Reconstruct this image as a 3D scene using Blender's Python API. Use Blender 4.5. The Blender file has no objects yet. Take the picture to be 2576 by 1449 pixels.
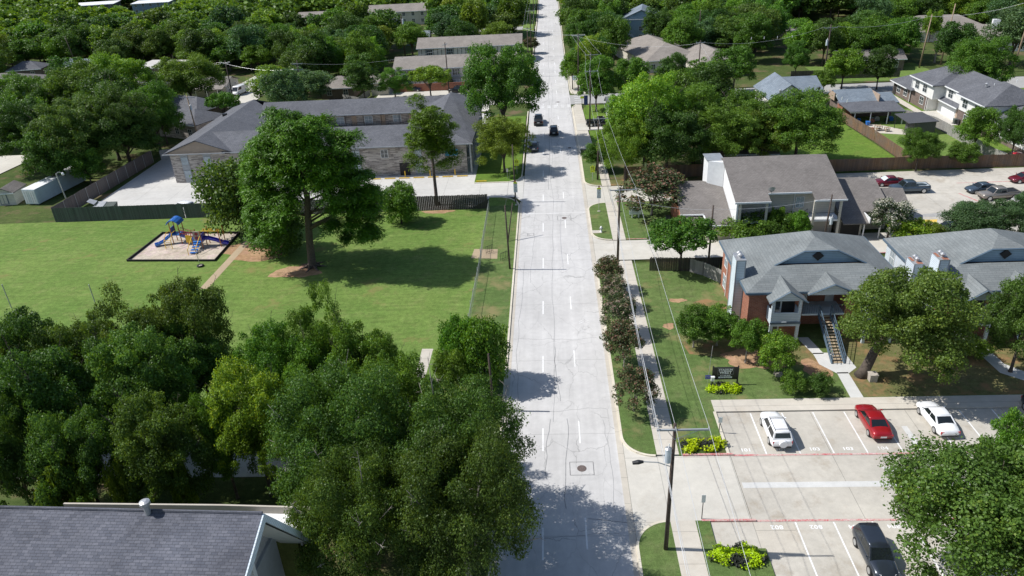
import bpy, bmesh, math, random
import numpy as np
from mathutils import Vector, Matrix
R = math.radians
rng = random.Random(7)
# ---------------------------------------------------------------- camera, sky, sun, exposure
scene = bpy.context.scene
col = scene.collection
YAW, PIT, ROL, FPX, HC = R(-3.58947), R(27.41545), R(-3.14686), 1875.42, 43.0
_f = np.array([math.sin(YAW)*math.cos(PIT), math.cos(YAW)*math.cos(PIT), -math.sin(PIT)])
_r0 = np.array([math.cos(YAW), -math.sin(YAW), 0.0]); _u0 = np.cross(_r0, _f)
_r = _r0*math.cos(ROL)+_u0*math.sin(ROL); _u = -_r0*math.sin(ROL)+_u0*math.cos(ROL)
CAM = np.array([0, 0, HC])
cd = bpy.data.cameras.new('camera'); cam = bpy.data.objects.new('camera', cd); col.objects.link(cam)
cd.sensor_width = 36.0; cd.lens = 36.0*FPX/2576.0; cd.clip_start = 0.5; cd.clip_end = 5000
cam.matrix_world = Matrix(((_r[0], _u[0], -_f[0], 0), (_r[1], _u[1], -_f[1], 0), (_r[2], _u[2], -_f[2], HC), (0, 0, 0, 1)))
scene.camera = cam
w = bpy.data.worlds.new("World"); scene.world = w; w.use_nodes = True
nt = w.node_tree; bg = nt.nodes['Background']; sky = nt.nodes.new('ShaderNodeTexSky')
sky.sky_type = 'NISHITA'; sky.sun_disc = False; sky.sun_elevation = R(50); sky.sun_rotation = R(273)
nt.links.new(sky.outputs[0], bg.inputs[0]); bg.inputs[1].default_value = 0.105
sl = bpy.data.lights.new('sun', 'SUN'); sl.energy = 4.4; sl.angle = R(0.5); sl.color = (1.0, 0.97, 0.93)
so = bpy.data.objects.new('sun', sl); col.objects.link(so)
so.rotation_euler = Vector((math.cos(R(50)), -0.035, -math.sin(R(50)))).to_track_quat('-Z', 'Y').to_euler()
scene.view_settings.view_transform = 'Standard'; scene.view_settings.look = 'None'
scene.view_settings.exposure = 0.2; scene.view_settings.gamma = 1.0
scene.cycles.max_bounces = 5; scene.cycles.transparent_max_bounces = 6
scene.cycles.diffuse_bounces = 3; scene.cycles.glossy_bounces = 2

def G(u, v, z=0.0):
    """point at height z seen where the survey photograph has (u, v) (2576 px wide)"""
    d = (u-1288)*_r-(v-724.5)*_u+FPX*_f
    return CAM+d*((z-HC)/d[2])
def depth(P): return float((np.array(P)-CAM)@_f)

# ---------------------------------------------------------------- materials
def newmat(name):
    m = bpy.data.materials.new(name); m.use_nodes = True
    nt = m.node_tree; return m, nt, nt.nodes['Principled BSDF']
def nn(nt, t, **kw):
    n = nt.nodes.new(t)
    for k, v in kw.items():
        if k in n.inputs: n.inputs[k].default_value = v
        else: setattr(n, k, v)
    return n
def ramp(nt, fac, stops, interp='LINEAR'):
    r = nt.nodes.new('ShaderNodeValToRGB'); r.color_ramp.interpolation = interp
    e = r.color_ramp.elements
    while len(e) < len(stops): e.new(0.5)
    for i, (p, c) in enumerate(stops):
        e[i].position = p; e[i].color = (c, c, c, 1) if not isinstance(c, (tuple, list)) else (*c[:3], 1)
    nt.links.new(fac, r.inputs[0]); return r.outputs[0]
def mix(nt, fac, a, b, mode='MIX'):
    m = nt.nodes.new('ShaderNodeMix'); m.data_type = 'RGBA'; m.blend_type = mode
    for s, v in ((m.inputs[0], fac), (m.inputs[6], a), (m.inputs[7], b)):
        if hasattr(v, 'is_linked') or isinstance(v, bpy.types.NodeSocket): nt.links.new(v, s)
        elif isinstance(v, (tuple, list)): s.default_value = (*v[:3], 1)
        else: s.default_value = v
    return m.outputs[2]
def noise(nt, vec, scale, detail=3, rough=0.55):
    n = nn(nt, 'ShaderNodeTexNoise', Scale=scale, Detail=detail, Roughness=rough)
    nt.links.new(vec, n.inputs['Vector']); return n.outputs['Fac']
def pos(nt): return nt.nodes.new('ShaderNodeNewGeometry').outputs['Position']
def uv(nt): return nt.nodes.new('ShaderNodeUVMap').outputs[0]
def bump(nt, bs, h, strength=0.3, dist=0.02):
    b = nn(nt, 'ShaderNodeBump', Strength=strength, Distance=dist)
    nt.links.new(h, b.inputs['Height']); nt.links.new(b.outputs[0], bs.inputs['Normal'])
def sc(c, k): return tuple(x*k for x in c[:3])

def plain(name, c, rough=0.6, var=0.12, scale=2.0, metal=0.0, spec=None):
    m, nt, bs = newmat(name)
    n = noise(nt, pos(nt), scale, 4)
    nt.links.new(mix(nt, ramp(nt, n, ((0.3, 0.0), (0.7, 1.0))), sc(c, 1-var), sc(c, 1+var)), bs.inputs['Base Color'])
    bs.inputs['Roughness'].default_value = rough; bs.inputs['Metallic'].default_value = metal
    if spec is not None: bs.inputs['Specular IOR Level'].default_value = spec
    return m
def wornpaint(name, c, under, wear=0.5, rough=0.65):
    m, nt, bs = newmat(name); p = pos(nt)
    n = noise(nt, p, 7.0, 6, 0.75); n2 = noise(nt, p, 0.5, 3, 0.6)
    a = nn(nt, 'ShaderNodeMath', operation='MULTIPLY_ADD'); nt.links.new(n2, a.inputs[0]); a.inputs[1].default_value = 0.6; nt.links.new(n, a.inputs[2])
    f = ramp(nt, a.outputs[0], ((0.72+0.3*(0.5-wear), 0.0), (0.9+0.3*(0.5-wear), 1.0)))
    nt.links.new(mix(nt, f, c, under), bs.inputs['Base Color']); bs.inputs['Roughness'].default_value = rough; return m
def brickmat(name, c1, c2, mortar, bw, rh, ms=0.01, var=0.5, rough=0.85, streak=0.0, off=0.5, patch=0.18):
    m, nt, bs = newmat(name)
    b = nn(nt, 'ShaderNodeTexBrick', offset=off, Scale=1.0)
    b.inputs['Color1'].default_value = (*c1, 1); b.inputs['Color2'].default_value = (*c2, 1); b.inputs['Mortar'].default_value = (*mortar, 1)
    b.inputs['Mortar Size'].default_value = ms; b.inputs['Brick Width'].default_value = bw; b.inputs['Row Height'].default_value = rh
    nt.links.new(uv(nt), b.inputs['Vector'])
    n = noise(nt, pos(nt), 0.35, 5, 0.6)
    n2 = noise(nt, pos(nt), 9.0, 3, 0.7)
    c = mix(nt, 1.0, b.outputs['Color'], ramp(nt, n, ((0.3, 1-patch), (0.7, 1+patch*.6))), 'MULTIPLY')
    c = mix(nt, 1.0, c, ramp(nt, n2, ((0.3, 0.86), (0.7, 1.12))), 'MULTIPLY')
    nt.links.new(c, bs.inputs['Base Color']); bs.inputs['Roughness'].default_value = rough
    bs.inputs['Specular IOR Level'].default_value = 0.25
    bump(nt, bs, b.outputs['Fac'], -0.25, 0.01)
    return m
def siding(name, c, pitch=0.2, rough=0.6, vert=False, dark=0.6):
    m, nt, bs = newmat(name)
    s = nt.nodes.new('ShaderNodeSeparateXYZ'); nt.links.new(uv(nt), s.inputs[0])
    a = nn(nt, 'ShaderNodeMath', operation='DIVIDE'); nt.links.new(s.outputs[0 if vert else 1], a.inputs[0]); a.inputs[1].default_value = pitch
    f = nn(nt, 'ShaderNodeMath', operation='FRACT'); nt.links.new(a.outputs[0], f.inputs[0])
    ln = ramp(nt, f.outputs[0], ((0.0, dark), (0.12, dark), (0.2, 1.0), (1.0, 0.97)))
    n = noise(nt, pos(nt), 0.8, 4)
    cc = mix(nt, ramp(nt, n, ((0.3, 0.0), (0.7, 1.0))), sc(c, 0.9), sc(c, 1.06))
    nt.links.new(mix(nt, 1.0, cc, ln, 'MULTIPLY'), bs.inputs['Base Color']); bs.inputs['Roughness'].default_value = rough
    bump(nt, bs, f.outputs[0], 0.3, 0.02)
    return m
def planks(name, c, w=0.15, var=0.35, rough=0.85):
    m, nt, bs = newmat(name)
    s = nt.nodes.new('ShaderNodeSeparateXYZ'); nt.links.new(uv(nt), s.inputs[0])
    a = nn(nt, 'ShaderNodeMath', operation='DIVIDE'); nt.links.new(s.outputs[0], a.inputs[0]); a.inputs[1].default_value = w
    fl = nn(nt, 'ShaderNodeMath', operation='FLOOR'); nt.links.new(a.outputs[0], fl.inputs[0])
    wn = nn(nt, 'ShaderNodeTexWhiteNoise', noise_dimensions='1D'); nt.links.new(fl.outputs[0], wn.inputs['W'])
    n = noise(nt, pos(nt), 0.6, 5)
    cc = mix(nt, wn.outputs[0], sc(c, 1-var), sc(c, 1+var))
    cc = mix(nt, ramp(nt, n, ((0.35, 0.0), (0.75, 0.6))), cc, sc((c[1], c[1], c[1]), 1.1))
    f = nn(nt, 'ShaderNodeMath', operation='FRACT'); nt.links.new(a.outputs[0], f.inputs[0])
    ln = ramp(nt, f.outputs[0], ((0.0, 0.35), (0.08, 0.35), (0.14, 1.0), (1.0, 1.0)))
    nt.links.new(mix(nt, 1.0, cc, ln, 'MULTIPLY'), bs.inputs['Base Color']); bs.inputs['Roughness'].default_value = rough
    return m
def grassmat(name, c1, c2, bare=None, bare_amt=0.0, mow=0.12, scale=1.0):
    m, nt, bs = newmat(name)
    p = pos(nt)
    n1 = noise(nt, p, 0.07*scale, 5, 0.62); n2 = noise(nt, p, 1.6, 6, 0.7); n3 = noise(nt, p, 14.0, 3, 0.7)
    mp = nn(nt, 'ShaderNodeMapping'); mp.inputs['Scale'].default_value = (0.25, 1.8, 1); mp.inputs['Rotation'].default_value = (0, 0, 0.15)
    nt.links.new(p, mp.inputs['Vector']); n4 = noise(nt, mp.outputs[0], 1.0, 3, 0.6)
    c = mix(nt, ramp(nt, n1, ((0.35, 0.0), (0.65, 1.0))), c1, c2)
    n5 = noise(nt, p, 0.45, 6, 0.72); n6 = noise(nt, p, 4.5, 4, 0.7)
    c = mix(nt, ramp(nt, n5, ((0.5, 0.0), (0.72, 0.55))), c, (c2[0]*1.35, c2[1]*1.02, c2[2]*1.5))
    c = mix(nt, ramp(nt, n6, ((0.58, 0.0), (0.72, 0.45))), c, (c1[0]*.55, c1[1]*.7, c1[2]*.7))
    c = mix(nt, 1.0, c, ramp(nt, n2, ((0.25, 0.70), (0.75, 1.25))), 'MULTIPLY')
    c = mix(nt, 1.0, c, ramp(nt, n3, ((0.25, 0.62), (0.75, 1.36))), 'MULTIPLY')
    c = mix(nt, 1.0, c, ramp(nt, n4, ((0.3, 1-mow), (0.7, 1+mow))), 'MULTIPLY')
    if bare:
        nb = noise(nt, p, 0.16*scale, 6, 0.68)
        c = mix(nt, ramp(nt, nb, ((0.62-bare_amt, 0.0), (0.74-bare_amt, 1.0))), c, bare)
    nt.links.new(c, bs.inputs['Base Color']); bs.inputs['Roughness'].default_value = 0.95
    bs.inputs['Specular IOR Level'].default_value = 0.1
    bump(nt, bs, n3, 0.6, 0.05)
    return m
def concrete(name, c, stain=(0.3, 0.22, 0.13), samt=0.5, crack=0.0, jx=0.0, jy=0.0, ox=0.0, oy=0.0, var=0.09, tyre=0.0):
    m, nt, bs = newmat(name)
    p = pos(nt)
    n1 = noise(nt, p, 0.11, 6, 0.65); n2 = noise(nt, p, 1.3, 5, 0.7); n3 = noise(nt, p, 22.0, 2, 0.6)
    cc = mix(nt, ramp(nt, n1, ((0.3, 0.0), (0.7, 1.0))), sc(c, 1-var*1.5), sc(c, 1+var))
    cc = mix(nt, 1.0, cc, ramp(nt, n2, ((0.25, 1-var), (0.75, 1+var*.7))), 'MULTIPLY')
    cc = mix(nt, 1.0, cc, ramp(nt, n3, ((0.3, 0.94), (0.7, 1.05))), 'MULTIPLY')
    if samt:
        ns = noise(nt, p, 0.33, 8, 0.74)
        f = ramp(nt, ns, ((0.53, 0.0), (0.76, samt)))
        cc = mix(nt, f, cc, stain)
    s = nt.nodes.new('ShaderNodeSeparateXYZ'); nt.links.new(p, s.inputs[0])
    def joint(o, pitch, off, w, k, c):
        a = nn(nt, 'ShaderNodeMath', operation='ADD'); nt.links.new(s.outputs[o], a.inputs[0]); a.inputs[1].default_value = off+1000*pitch
        d = nn(nt, 'ShaderNodeMath', operation='DIVIDE'); nt.links.new(a.outputs[0], d.inputs[0]); d.inputs[1].default_value = pitch
        f = nn(nt, 'ShaderNodeMath', operation='FRACT'); nt.links.new(d.outputs[0], f.inputs[0])
        return mix(nt, 1.0, c, ramp(nt, f.outputs[0], ((0.0, k), (w/pitch, k), (w*1.6/pitch, 1.0), (1.0, 1.0))), 'MULTIPLY')
    if jx: cc = joint(0, jx, -ox, 0.035, 0.6, cc)
    if jy: cc = joint(1, jy, -oy, 0.035, 0.62, cc)
    if tyre:
        # darker wheel tracks worn along the lanes
        a = nn(nt, 'ShaderNodeMath', operation='MULTIPLY'); nt.links.new(s.outputs[0], a.inputs[0]); a.inputs[1].default_value = 2*math.pi/1.65
        sn = nn(nt, 'ShaderNodeMath', operation='SINE'); nt.links.new(a.outputs[0], sn.inputs[0])
        mp = nn(nt, 'ShaderNodeMapping'); mp.inputs['Scale'].default_value = (1.6, 0.06, 1); nt.links.new(p, mp.inputs['Vector'])
        nz = noise(nt, mp.outputs[0], 1.0, 4, 0.6)
        cc = mix(nt, 1.0, cc, ramp(nt, sn.outputs[0], ((0.0, 1-tyre), (1.0, 1.0))), 'MULTIPLY')
        cc = mix(nt, 1.0, cc, ramp(nt, nz, ((0.3, 1-tyre*2.2), (0.7, 1.03))), 'MULTIPLY')
    if crack:
        mp = nn(nt, 'ShaderNodeMapping'); mp.inputs['Scale'].default_value = (0.36, 0.2, 1); nt.links.new(p, mp.inputs['Vector'])
        nz = nn(nt, 'ShaderNodeTexNoise', Scale=1.6, Detail=5.0, Roughness=0.6); nt.links.new(mp.outputs[0], nz.inputs['Vector'])
        wv = nt.nodes.new('ShaderNodeVectorMath'); wv.operation = 'MULTIPLY_ADD'
        nt.links.new(nz.outputs['Color'], wv.inputs[0]); wv.inputs[1].default_value = (0.55, 0.55, 0); nt.links.new(mp.outputs[0], wv.inputs[2])
        vo = nn(nt, 'ShaderNodeTexVoronoi', feature='DISTANCE_TO_EDGE', Scale=1.0); nt.links.new(wv.outputs[0], vo.inputs['Vector'])
        ln = ramp(nt, vo.outputs['Distance'], ((0.0, 1.0), (0.004, 1.0), (0.012, 0.0)))
        mk = ramp(nt, noise(nt, p, 0.15, 3), ((0.42, 0.15), (0.6, 1.0)))
        f = mix(nt, 1.0, ln, mk, 'MULTIPLY')
        f2 = nn(nt, 'ShaderNodeMath', operation='MULTIPLY'); nt.links.new(f, f2.inputs[0]); f2.inputs[1].default_value = crack
        cc = mix(nt, f2.outputs[0], cc, sc(c, 0.3))
    nt.links.new(cc, bs.inputs['Base Color']); bs.inputs['Roughness'].default_value = 0.85
    bs.inputs['Specular IOR Level'].default_value = 0.2
    return m
def leafmat(name, c, yel=0.35, trans=0.36, flower=None, famt=0.0):
    m, nt, bs = newmat(name)
    at = nn(nt, 'ShaderNodeAttribute', attribute_name='lv'); oi = nt.nodes.new('ShaderNodeObjectInfo')
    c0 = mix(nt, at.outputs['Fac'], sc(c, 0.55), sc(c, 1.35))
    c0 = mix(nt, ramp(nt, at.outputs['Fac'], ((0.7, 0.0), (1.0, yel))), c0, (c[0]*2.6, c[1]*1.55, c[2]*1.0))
    hs = nn(nt, 'ShaderNodeHueSaturation'); nt.links.new(c0, hs.inputs['Color'])
    mh = nn(nt, 'ShaderNodeMapRange'); hs.inputs['Saturation'].default_value = 1.06; mh.inputs[3].default_value = 0.484; mh.inputs[4].default_value = 0.516; nt.links.new(oi.outputs['Random'], mh.inputs[0])
    nt.links.new(mh.outputs[0], hs.inputs['Hue'])
    wn = nn(nt, 'ShaderNodeTexWhiteNoise', noise_dimensions='1D'); nt.links.new(oi.outputs['Random'], wn.inputs['W'])
    mv = nn(nt, 'ShaderNodeMapRange'); mv.inputs[3].default_value = 0.80; mv.inputs[4].default_value = 1.18; nt.links.new(wn.outputs[0], mv.inputs[0])
    nt.links.new(mv.outputs[0], hs.inputs['Value']); out = hs.outputs[0]
    if flower:
        a2 = nn(nt, 'ShaderNodeAttribute', attribute_name='fl')
        out = mix(nt, ramp(nt, a2.outputs['Fac'], ((1-famt-0.02, 0.0), (1-famt, 1.0))), out, flower)
    nt.links.new(out, bs.inputs['Base Color']); bs.inputs['Roughness'].default_value = 0.5
    bs.inputs['Specular IOR Level'].default_value = 0.35
    tr = nt.nodes.new('ShaderNodeBsdfTranslucent'); ms = nt.nodes.new('ShaderNodeMixShader'); ms.inputs[0].default_value = trans
    tc = mix(nt, 1.0, out, (1.5, 1.35, 0.6), 'MULTIPLY'); nt.links.new(tc, tr.inputs[0])
    nt.links.new(bs.outputs[0], ms.inputs[1]); nt.links.new(tr.outputs[0], ms.inputs[2])
    nt.links.new(ms.outputs[0], nt.nodes['Material Output'].inputs[0])
    return m
def paint(name, c, rough=0.25, metal=0.0, coat=0.6):
    m, nt, bs = newmat(name)
    n = noise(nt, pos(nt), 3.0, 3)
    nt.links.new(mix(nt, ramp(nt, n, ((0.3, 0.0), (0.7, 1.0))), sc(c, 0.93), sc(c, 1.05)), bs.inputs['Base Color'])
    bs.inputs['Roughness'].default_value = rough; bs.inputs['Metallic'].default_value = metal; bs.inputs['Coat Weight'].default_value = coat
    bs.inputs['Coat Roughness'].default_value = 0.08
    return m
def glassmat(name, c=(0.02, 0.028, 0.03), rough=0.06):
    m, nt, bs = newmat(name)
    n = noise(nt, pos(nt), 1.2, 2)
    nt.links.new(mix(nt, n, sc(c, 0.6), sc(c, 1.5)), bs.inputs['Base Color'])
    bs.inputs['Roughness'].default_value = rough; bs.inputs['Specular IOR Level'].default_value = 0.8
    return m

M = {}
M['lawn'] = grassmat('lawn', (0.118, 0.198, 0.044), (0.165, 0.240, 0.060), (0.22, 0.20, 0.075), 0.03)
M['lawn_vivid'] = grassmat('vivid_lawn', (0.10, 0.185, 0.028), (0.14, 0.22, 0.038))
M['lawn_cool'] = grassmat('cool_lawn', (0.095, 0.155, 0.045), (0.125, 0.178, 0.056), (0.22, 0.20, 0.09), 0.08)
M['lawn_worn'] = grassmat('worn_lawn', (0.11, 0.13, 0.045), (0.19, 0.17, 0.075), (0.27, 0.17, 0.085), 0.12, scale=2.2)
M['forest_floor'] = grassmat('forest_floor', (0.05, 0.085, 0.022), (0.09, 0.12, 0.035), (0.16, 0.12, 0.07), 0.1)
M['dirt'] = grassmat('bare_dirt', (0.36, 0.22, 0.12), (0.42, 0.28, 0.17), (0.20, 0.16, 0.07), 0.0, scale=3)
M['mulch'] = grassmat('wood_mulch', (0.42, 0.36, 0.28), (0.56, 0.49, 0.40), scale=6, mow=0.05)
M['road'] = concrete('road_concrete', (0.57, 0.56, 0.545), (0.3, 0.3, 0.3), 0.15, crack=0.45, jy=12.2, oy=5.0, tyre=0.028)
M['gutter'] = concrete('gutter_concrete', (0.53, 0.49, 0.42), (0.32, 0.24, 0.16), 0.35, jy=3.0)
M['kerb'] = concrete('kerb_concrete', (0.66, 0.61, 0.50), (0.35, 0.28, 0.2), 0.3, jy=3.0)
M['walk'] = concrete('walk_concrete', (0.56, 0.52, 0.45), (0.36, 0.28, 0.19), 0.3, jy=1.55)
M['drive'] = concrete('drive_concrete', (0.57, 0.545, 0.485), (0.38, 0.32, 0.24), 0.4, jy=7.5, oy=50.4, jx=6.1, ox=14.6)
M['lot'] = concrete('lot_concrete', (0.51, 0.48, 0.42), (0.30, 0.24, 0.17), 0.8, var=0.13, jy=7.5, oy=50.4, jx=8.5, ox=14.7)
M['lot_white'] = concrete('motel_lot_concrete', (0.56, 0.55, 0.52), (0.33, 0.3, 0.26), 0.35, jx=6.0, jy=6.0)
M['street'] = concrete('side_street', (0.38, 0.375, 0.36), (0.2, 0.19, 0.18), 0.4, crack=0.4)
M['path'] = concrete('path_concrete', (0.42, 0.33, 0.22), (0.25, 0.2, 0.14), 0.4)
M['white_band'] = concrete('new_concrete_band', (0.60, 0.60, 0.58), (0.5, 0.48, 0.44), 0.3)
M['marking'] = wornpaint('road_marking', (0.80, 0.80, 0.79), (0.58, 0.57, 0.54), 0.25)
M['marking_worn'] = wornpaint('worn_marking', (0.74, 0.74, 0.73), (0.56, 0.55, 0.53), 0.75)
M['marking_yellow'] = plain('yellow_marking', (0.72, 0.50, 0.10), 0.6, 0.15, 6)
M['marking_blue'] = plain('blue_marking', (0.10, 0.22, 0.50), 0.6, 0.2, 6)
M['red_paint'] = wornpaint('red_paint', (0.52, 0.09, 0.11), (0.55, 0.40, 0.36), 0.6)
M['crack'] = plain('crack_line', (0.24, 0.24, 0.24), 0.8, 0.3, 3); M['tar'] = plain('crack_sealant', (0.12, 0.12, 0.12), 0.8)
M['shingle_dark'] = brickmat('dark_shingle', (0.11, 0.115, 0.13), (0.15, 0.155, 0.17), (0.085, 0.087, 0.097), 0.35, 0.28, 0.02)
M['shingle_near'] = brickmat('slate_blue_shingle', (0.105, 0.112, 0.138), (0.155, 0.16, 0.188), (0.05, 0.052, 0.06), 0.36, 0.17, 0.010, patch=0.3)
M['shingle_grey'] = brickmat('light_grey_shingle', (0.18, 0.198, 0.20), (0.215, 0.232, 0.232), (0.14, 0.155, 0.158), 0.9, 0.3, 0.02)
M['shingle_brown'] = brickmat('brown_shingle', (0.18, 0.165, 0.152), (0.225, 0.205, 0.19), (0.145, 0.133, 0.125), 0.4, 0.24, 0.02)
M['shingle_taupe'] = brickmat('taupe_shingle', (0.25, 0.225, 0.20), (0.30, 0.27, 0.24), (0.2, 0.18, 0.16), 0.5, 0.3, 0.02)
M['shingle_blue'] = brickmat('blue_grey_shingle', (0.17, 0.21, 0.25), (0.22, 0.26, 0.30), (0.13, 0.15, 0.18), 0.5, 0.3, 0.02)
M['brick_red'] = brickmat('red_brick', (0.30, 0.10, 0.06), (0.40, 0.15, 0.09), (0.34, 0.24, 0.19), 0.4, 0.15, 0.016)
M['brick_brown'] = brickmat('brown_brick', (0.14, 0.10, 0.085), (0.20, 0.15, 0.125), (0.22, 0.19, 0.17), 0.4, 0.15, 0.016)
M['brick_motel'] = brickmat('mottled_grey_brick', (0.55, 0.50, 0.45), (0.15, 0.13, 0.125), (0.42, 0.39, 0.36), 0.9, 0.17, 0.02)
M['brick_pale'] = brickmat('pale_painted_brick', (0.42, 0.42, 0.43), (0.48, 0.48, 0.48), (0.34, 0.34, 0.35), 0.4, 0.12, 0.014)
M['siding_blue'] = siding('blue_siding', (0.30, 0.42, 0.52)); M['siding_pale'] = siding('pale_blue_siding', (0.66, 0.74, 0.80))
M['siding_white'] = siding('white_siding', (0.80, 0.79, 0.76), 0.25, dark=0.85); M['siding_cream'] = siding('cream_siding', (0.62, 0.58, 0.50), 0.3, dark=0.8)
M['siding_tan'] = siding('tan_gable_siding', (0.36, 0.28, 0.22), 0.25, dark=0.8)
M['siding_slate'] = siding('slate_siding', (0.20, 0.27, 0.38), 0.25, dark=0.75)
M['panel_beige'] = siding('beige_panels', (0.74, 0.68, 0.62), 1.2, vert=True, dark=0.2)
M['container_paint'] = siding('container_paint', (0.52, 0.62, 0.66), 0.28, vert=True, dark=0.7)
M['metal_dark_ribs'] = siding('dark_ribbed_metal', (0.09, 0.09, 0.095), 0.3, vert=True, dark=0.6)
M['white'] = plain('white_paint', (0.78, 0.79, 0.79), 0.5, 0.06); M['cream'] = plain('cream_stucco', (0.66, 0.62, 0.53), 0.8, 0.08)
M['trim_blue'] = plain('slate_blue_trim', (0.10, 0.15, 0.20), 0.5, 0.1); M['grey_trim'] = plain('grey_trim', (0.32, 0.34, 0.36), 0.5, 0.1)
M['black'] = plain('black_metal', (0.02, 0.02, 0.022), 0.45, 0.2); M['steel'] = plain('galvanised_steel', (0.45, 0.46, 0.47), 0.4, 0.12, metal=0.5)
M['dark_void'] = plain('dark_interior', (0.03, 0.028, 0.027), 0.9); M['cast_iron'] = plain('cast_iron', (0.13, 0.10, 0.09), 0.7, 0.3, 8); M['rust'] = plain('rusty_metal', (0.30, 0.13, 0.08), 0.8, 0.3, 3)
M['wood_tread'] = plain('wooden_treads', (0.38, 0.30, 0.20), 0.8, 0.2, 4)
M['door_white'] = plain('white_door', (0.70, 0.71, 0.72), 0.4, 0.05); M['door_tan'] = plain('tan_door', (0.40, 0.30, 0.22), 0.6)
M['window'] = glassmat('window_glass', (0.05, 0.06, 0.065), 0.1); M['window_pale'] = glassmat('curtained_window', (0.32, 0.38, 0.42), 0.2)
M['fence_green'] = planks('green_stained_boards', (0.075, 0.098, 0.085)); M['fence_dark'] = planks('weathered_dark_boards', (0.075, 0.065, 0.052))
M['fence_brown'] = planks('brown_fence_boards', (0.20, 0.115, 0.065), var=0.25); M['fence_grey'] = planks('grey_fence_boards', (0.30, 0.29, 0.26), var=0.2)
M['fence_taupe'] = planks('taupe_fence_boards', (0.17, 0.14, 0.125), var=0.2)
M['pole_wood'] = plain('creosote_pole', (0.075, 0.055, 0.045), 0.9, 0.3, 4); M['pole_tan'] = plain('tan_pole', (0.30, 0.22, 0.15), 0.9, 0.2, 4)
M['wire'] = plain('aluminium_wire', (0.62, 0.63, 0.64), 0.4, 0.05, metal=0.2); M['wire_dark'] = plain('dark_cable', (0.10, 0.10, 0.10), 0.6)
M['transformer'] = plain('transformer_grey', (0.52, 0.58, 0.62), 0.4, 0.08)
M['bark'] = plain('bark', (0.085, 0.068, 0.055), 0.95, 0.35, 5); M['bark_pale'] = plain('pale_bark', (0.30, 0.27, 0.24), 0.95, 0.25, 5); M['bark_pine'] = plain('pine_bark', (0.11, 0.085, 0.07), 0.95, 0.35, 5)
M['leaf_oak'] = leafmat('oak_leaves', (0.100, 0.178, 0.038)); M['leaf_dark'] = leafmat('dark_leaves', (0.072, 0.148, 0.030), 0.2)
M['leaf_mid'] = leafmat('mid_green_leaves', (0.112, 0.222, 0.036)); M['leaf_bright'] = leafmat('bright_green_leaves', (0.165, 0.300, 0.042), 0.5)
M['leaf_blue'] = leafmat('blue_green_leaves', (0.090, 0.170, 0.068), 0.1); M['leaf_yellow'] = leafmat('yellow_green_leaves', (0.160, 0.240, 0.038), 0.15)
M['leaf_pine'] = leafmat('pine_needles', (0.118, 0.245, 0.022), 0.4, 0.2)
M['leaf_myrtle'] = leafmat('crepe_myrtle_leaves', (0.085, 0.115, 0.045), 0.2, 0.2, (0.22, 0.12, 0.08), 0.25)
M['leaf_myrtle_white'] = leafmat('white_crepe_myrtle_leaves', (0.085, 0.115, 0.05), 0.2, 0.2, (0.45, 0.32, 0.27), 0.22)
M['leaf_white'] = leafmat('white_blossom_leaves', (0.055, 0.10, 0.04), 0.2, 0.2, (0.62, 0.60, 0.52), 0.3)
M['leaf_lime'] = leafmat('lime_vine_leaves', (0.36, 0.50, 0.03), 0.0, 0.2, (0.03, 0.035, 0.025), 0.3)
M['leaf_red'] = leafmat('red_shrub_leaves', (0.10, 0.09, 0.05), 0.2, 0.2, (0.35, 0.08, 0.07), 0.4)
M['play_blue'] = plain('blue_plastic', (0.03, 0.16, 0.50), 0.35, 0.08); M['play_indigo'] = plain('indigo_plastic', (0.05, 0.05, 0.42), 0.35, 0.08)
M['play_yellow'] = plain('yellow_tube', (0.80, 0.50, 0.03), 0.35, 0.06); M['play_orange'] = plain('orange_brown_post', (0.42, 0.16, 0.05), 0.4, 0.1)
M['play_red'] = plain('maroon_plastic', (0.28, 0.03, 0.05), 0.4); M['rubber'] = plain('black_rubber', (0.018, 0.018, 0.018), 0.8)
M['sign_yellow'] = plain('fluorescent_sign', (0.66, 0.80, 0.02), 0.4, 0.03); M['sign_white'] = plain('white_sign', (0.75, 0.80, 0.82), 0.4, 0.03)
M['sign_navy'] = plain('navy_banner', (0.012, 0.035, 0.14), 0.5, 0.06); M['sign_black'] = plain('black_sign_board', (0.012, 0.014, 0.018), 0.4, 0.05)
M['sign_blue'] = plain('blue_banner', (0.03, 0.28, 0.52), 0.5, 0.06); M['grey_text'] = plain('grey_lettering', (0.85, 0.87, 0.88), 0.5, 0.03)
M['amber'] = plain('amber_lens', (0.75, 0.33, 0.05), 0.3, 0.05); M['stone'] = plain('limestone_block', (0.42, 0.38, 0.33), 0.9, 0.2, 5)
M['tyre'] = plain('tyre_rubber', (0.02, 0.02, 0.02), 0.8); M['rim'] = plain('alloy_rim', (0.55, 0.56, 0.57), 0.3, 0.05, metal=0.7)
M['car_glass'] = glassmat('car_glass', (0.012, 0.016, 0.018), 0.05); M['light_red'] = paint('tail_light_red', (0.45, 0.01, 0.02)); M['light_clear'] = paint('headlight_clear', (0.62, 0.64, 0.66))
M['sunshade'] = plain('silver_sunshade', (0.55, 0.66, 0.68), 0.4, 0.1)
for k, c, mt in (('white', (0.82, 0.83, 0.84), 0), ('red', (0.33, 0.012, 0.018), .2), ('maroon', (0.16, 0.012, 0.025), .3), ('charcoal', (0.035, 0.045, 0.062), .4), ('black', (0.012, 0.013, 0.016), .3),
                 ('navy', (0.014, 0.018, 0.04), .3), ('steel_blue', (0.07, 0.10, 0.135), .4), ('tan', (0.30, 0.27, 0.24), .4), ('pale', (0.50, 0.49, 0.47), .3), ('bright_red', (0.5, 0.01, 0.015), 0)):
    M['car_'+k] = paint('car_paint_'+k, c, 0.28, mt)

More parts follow.
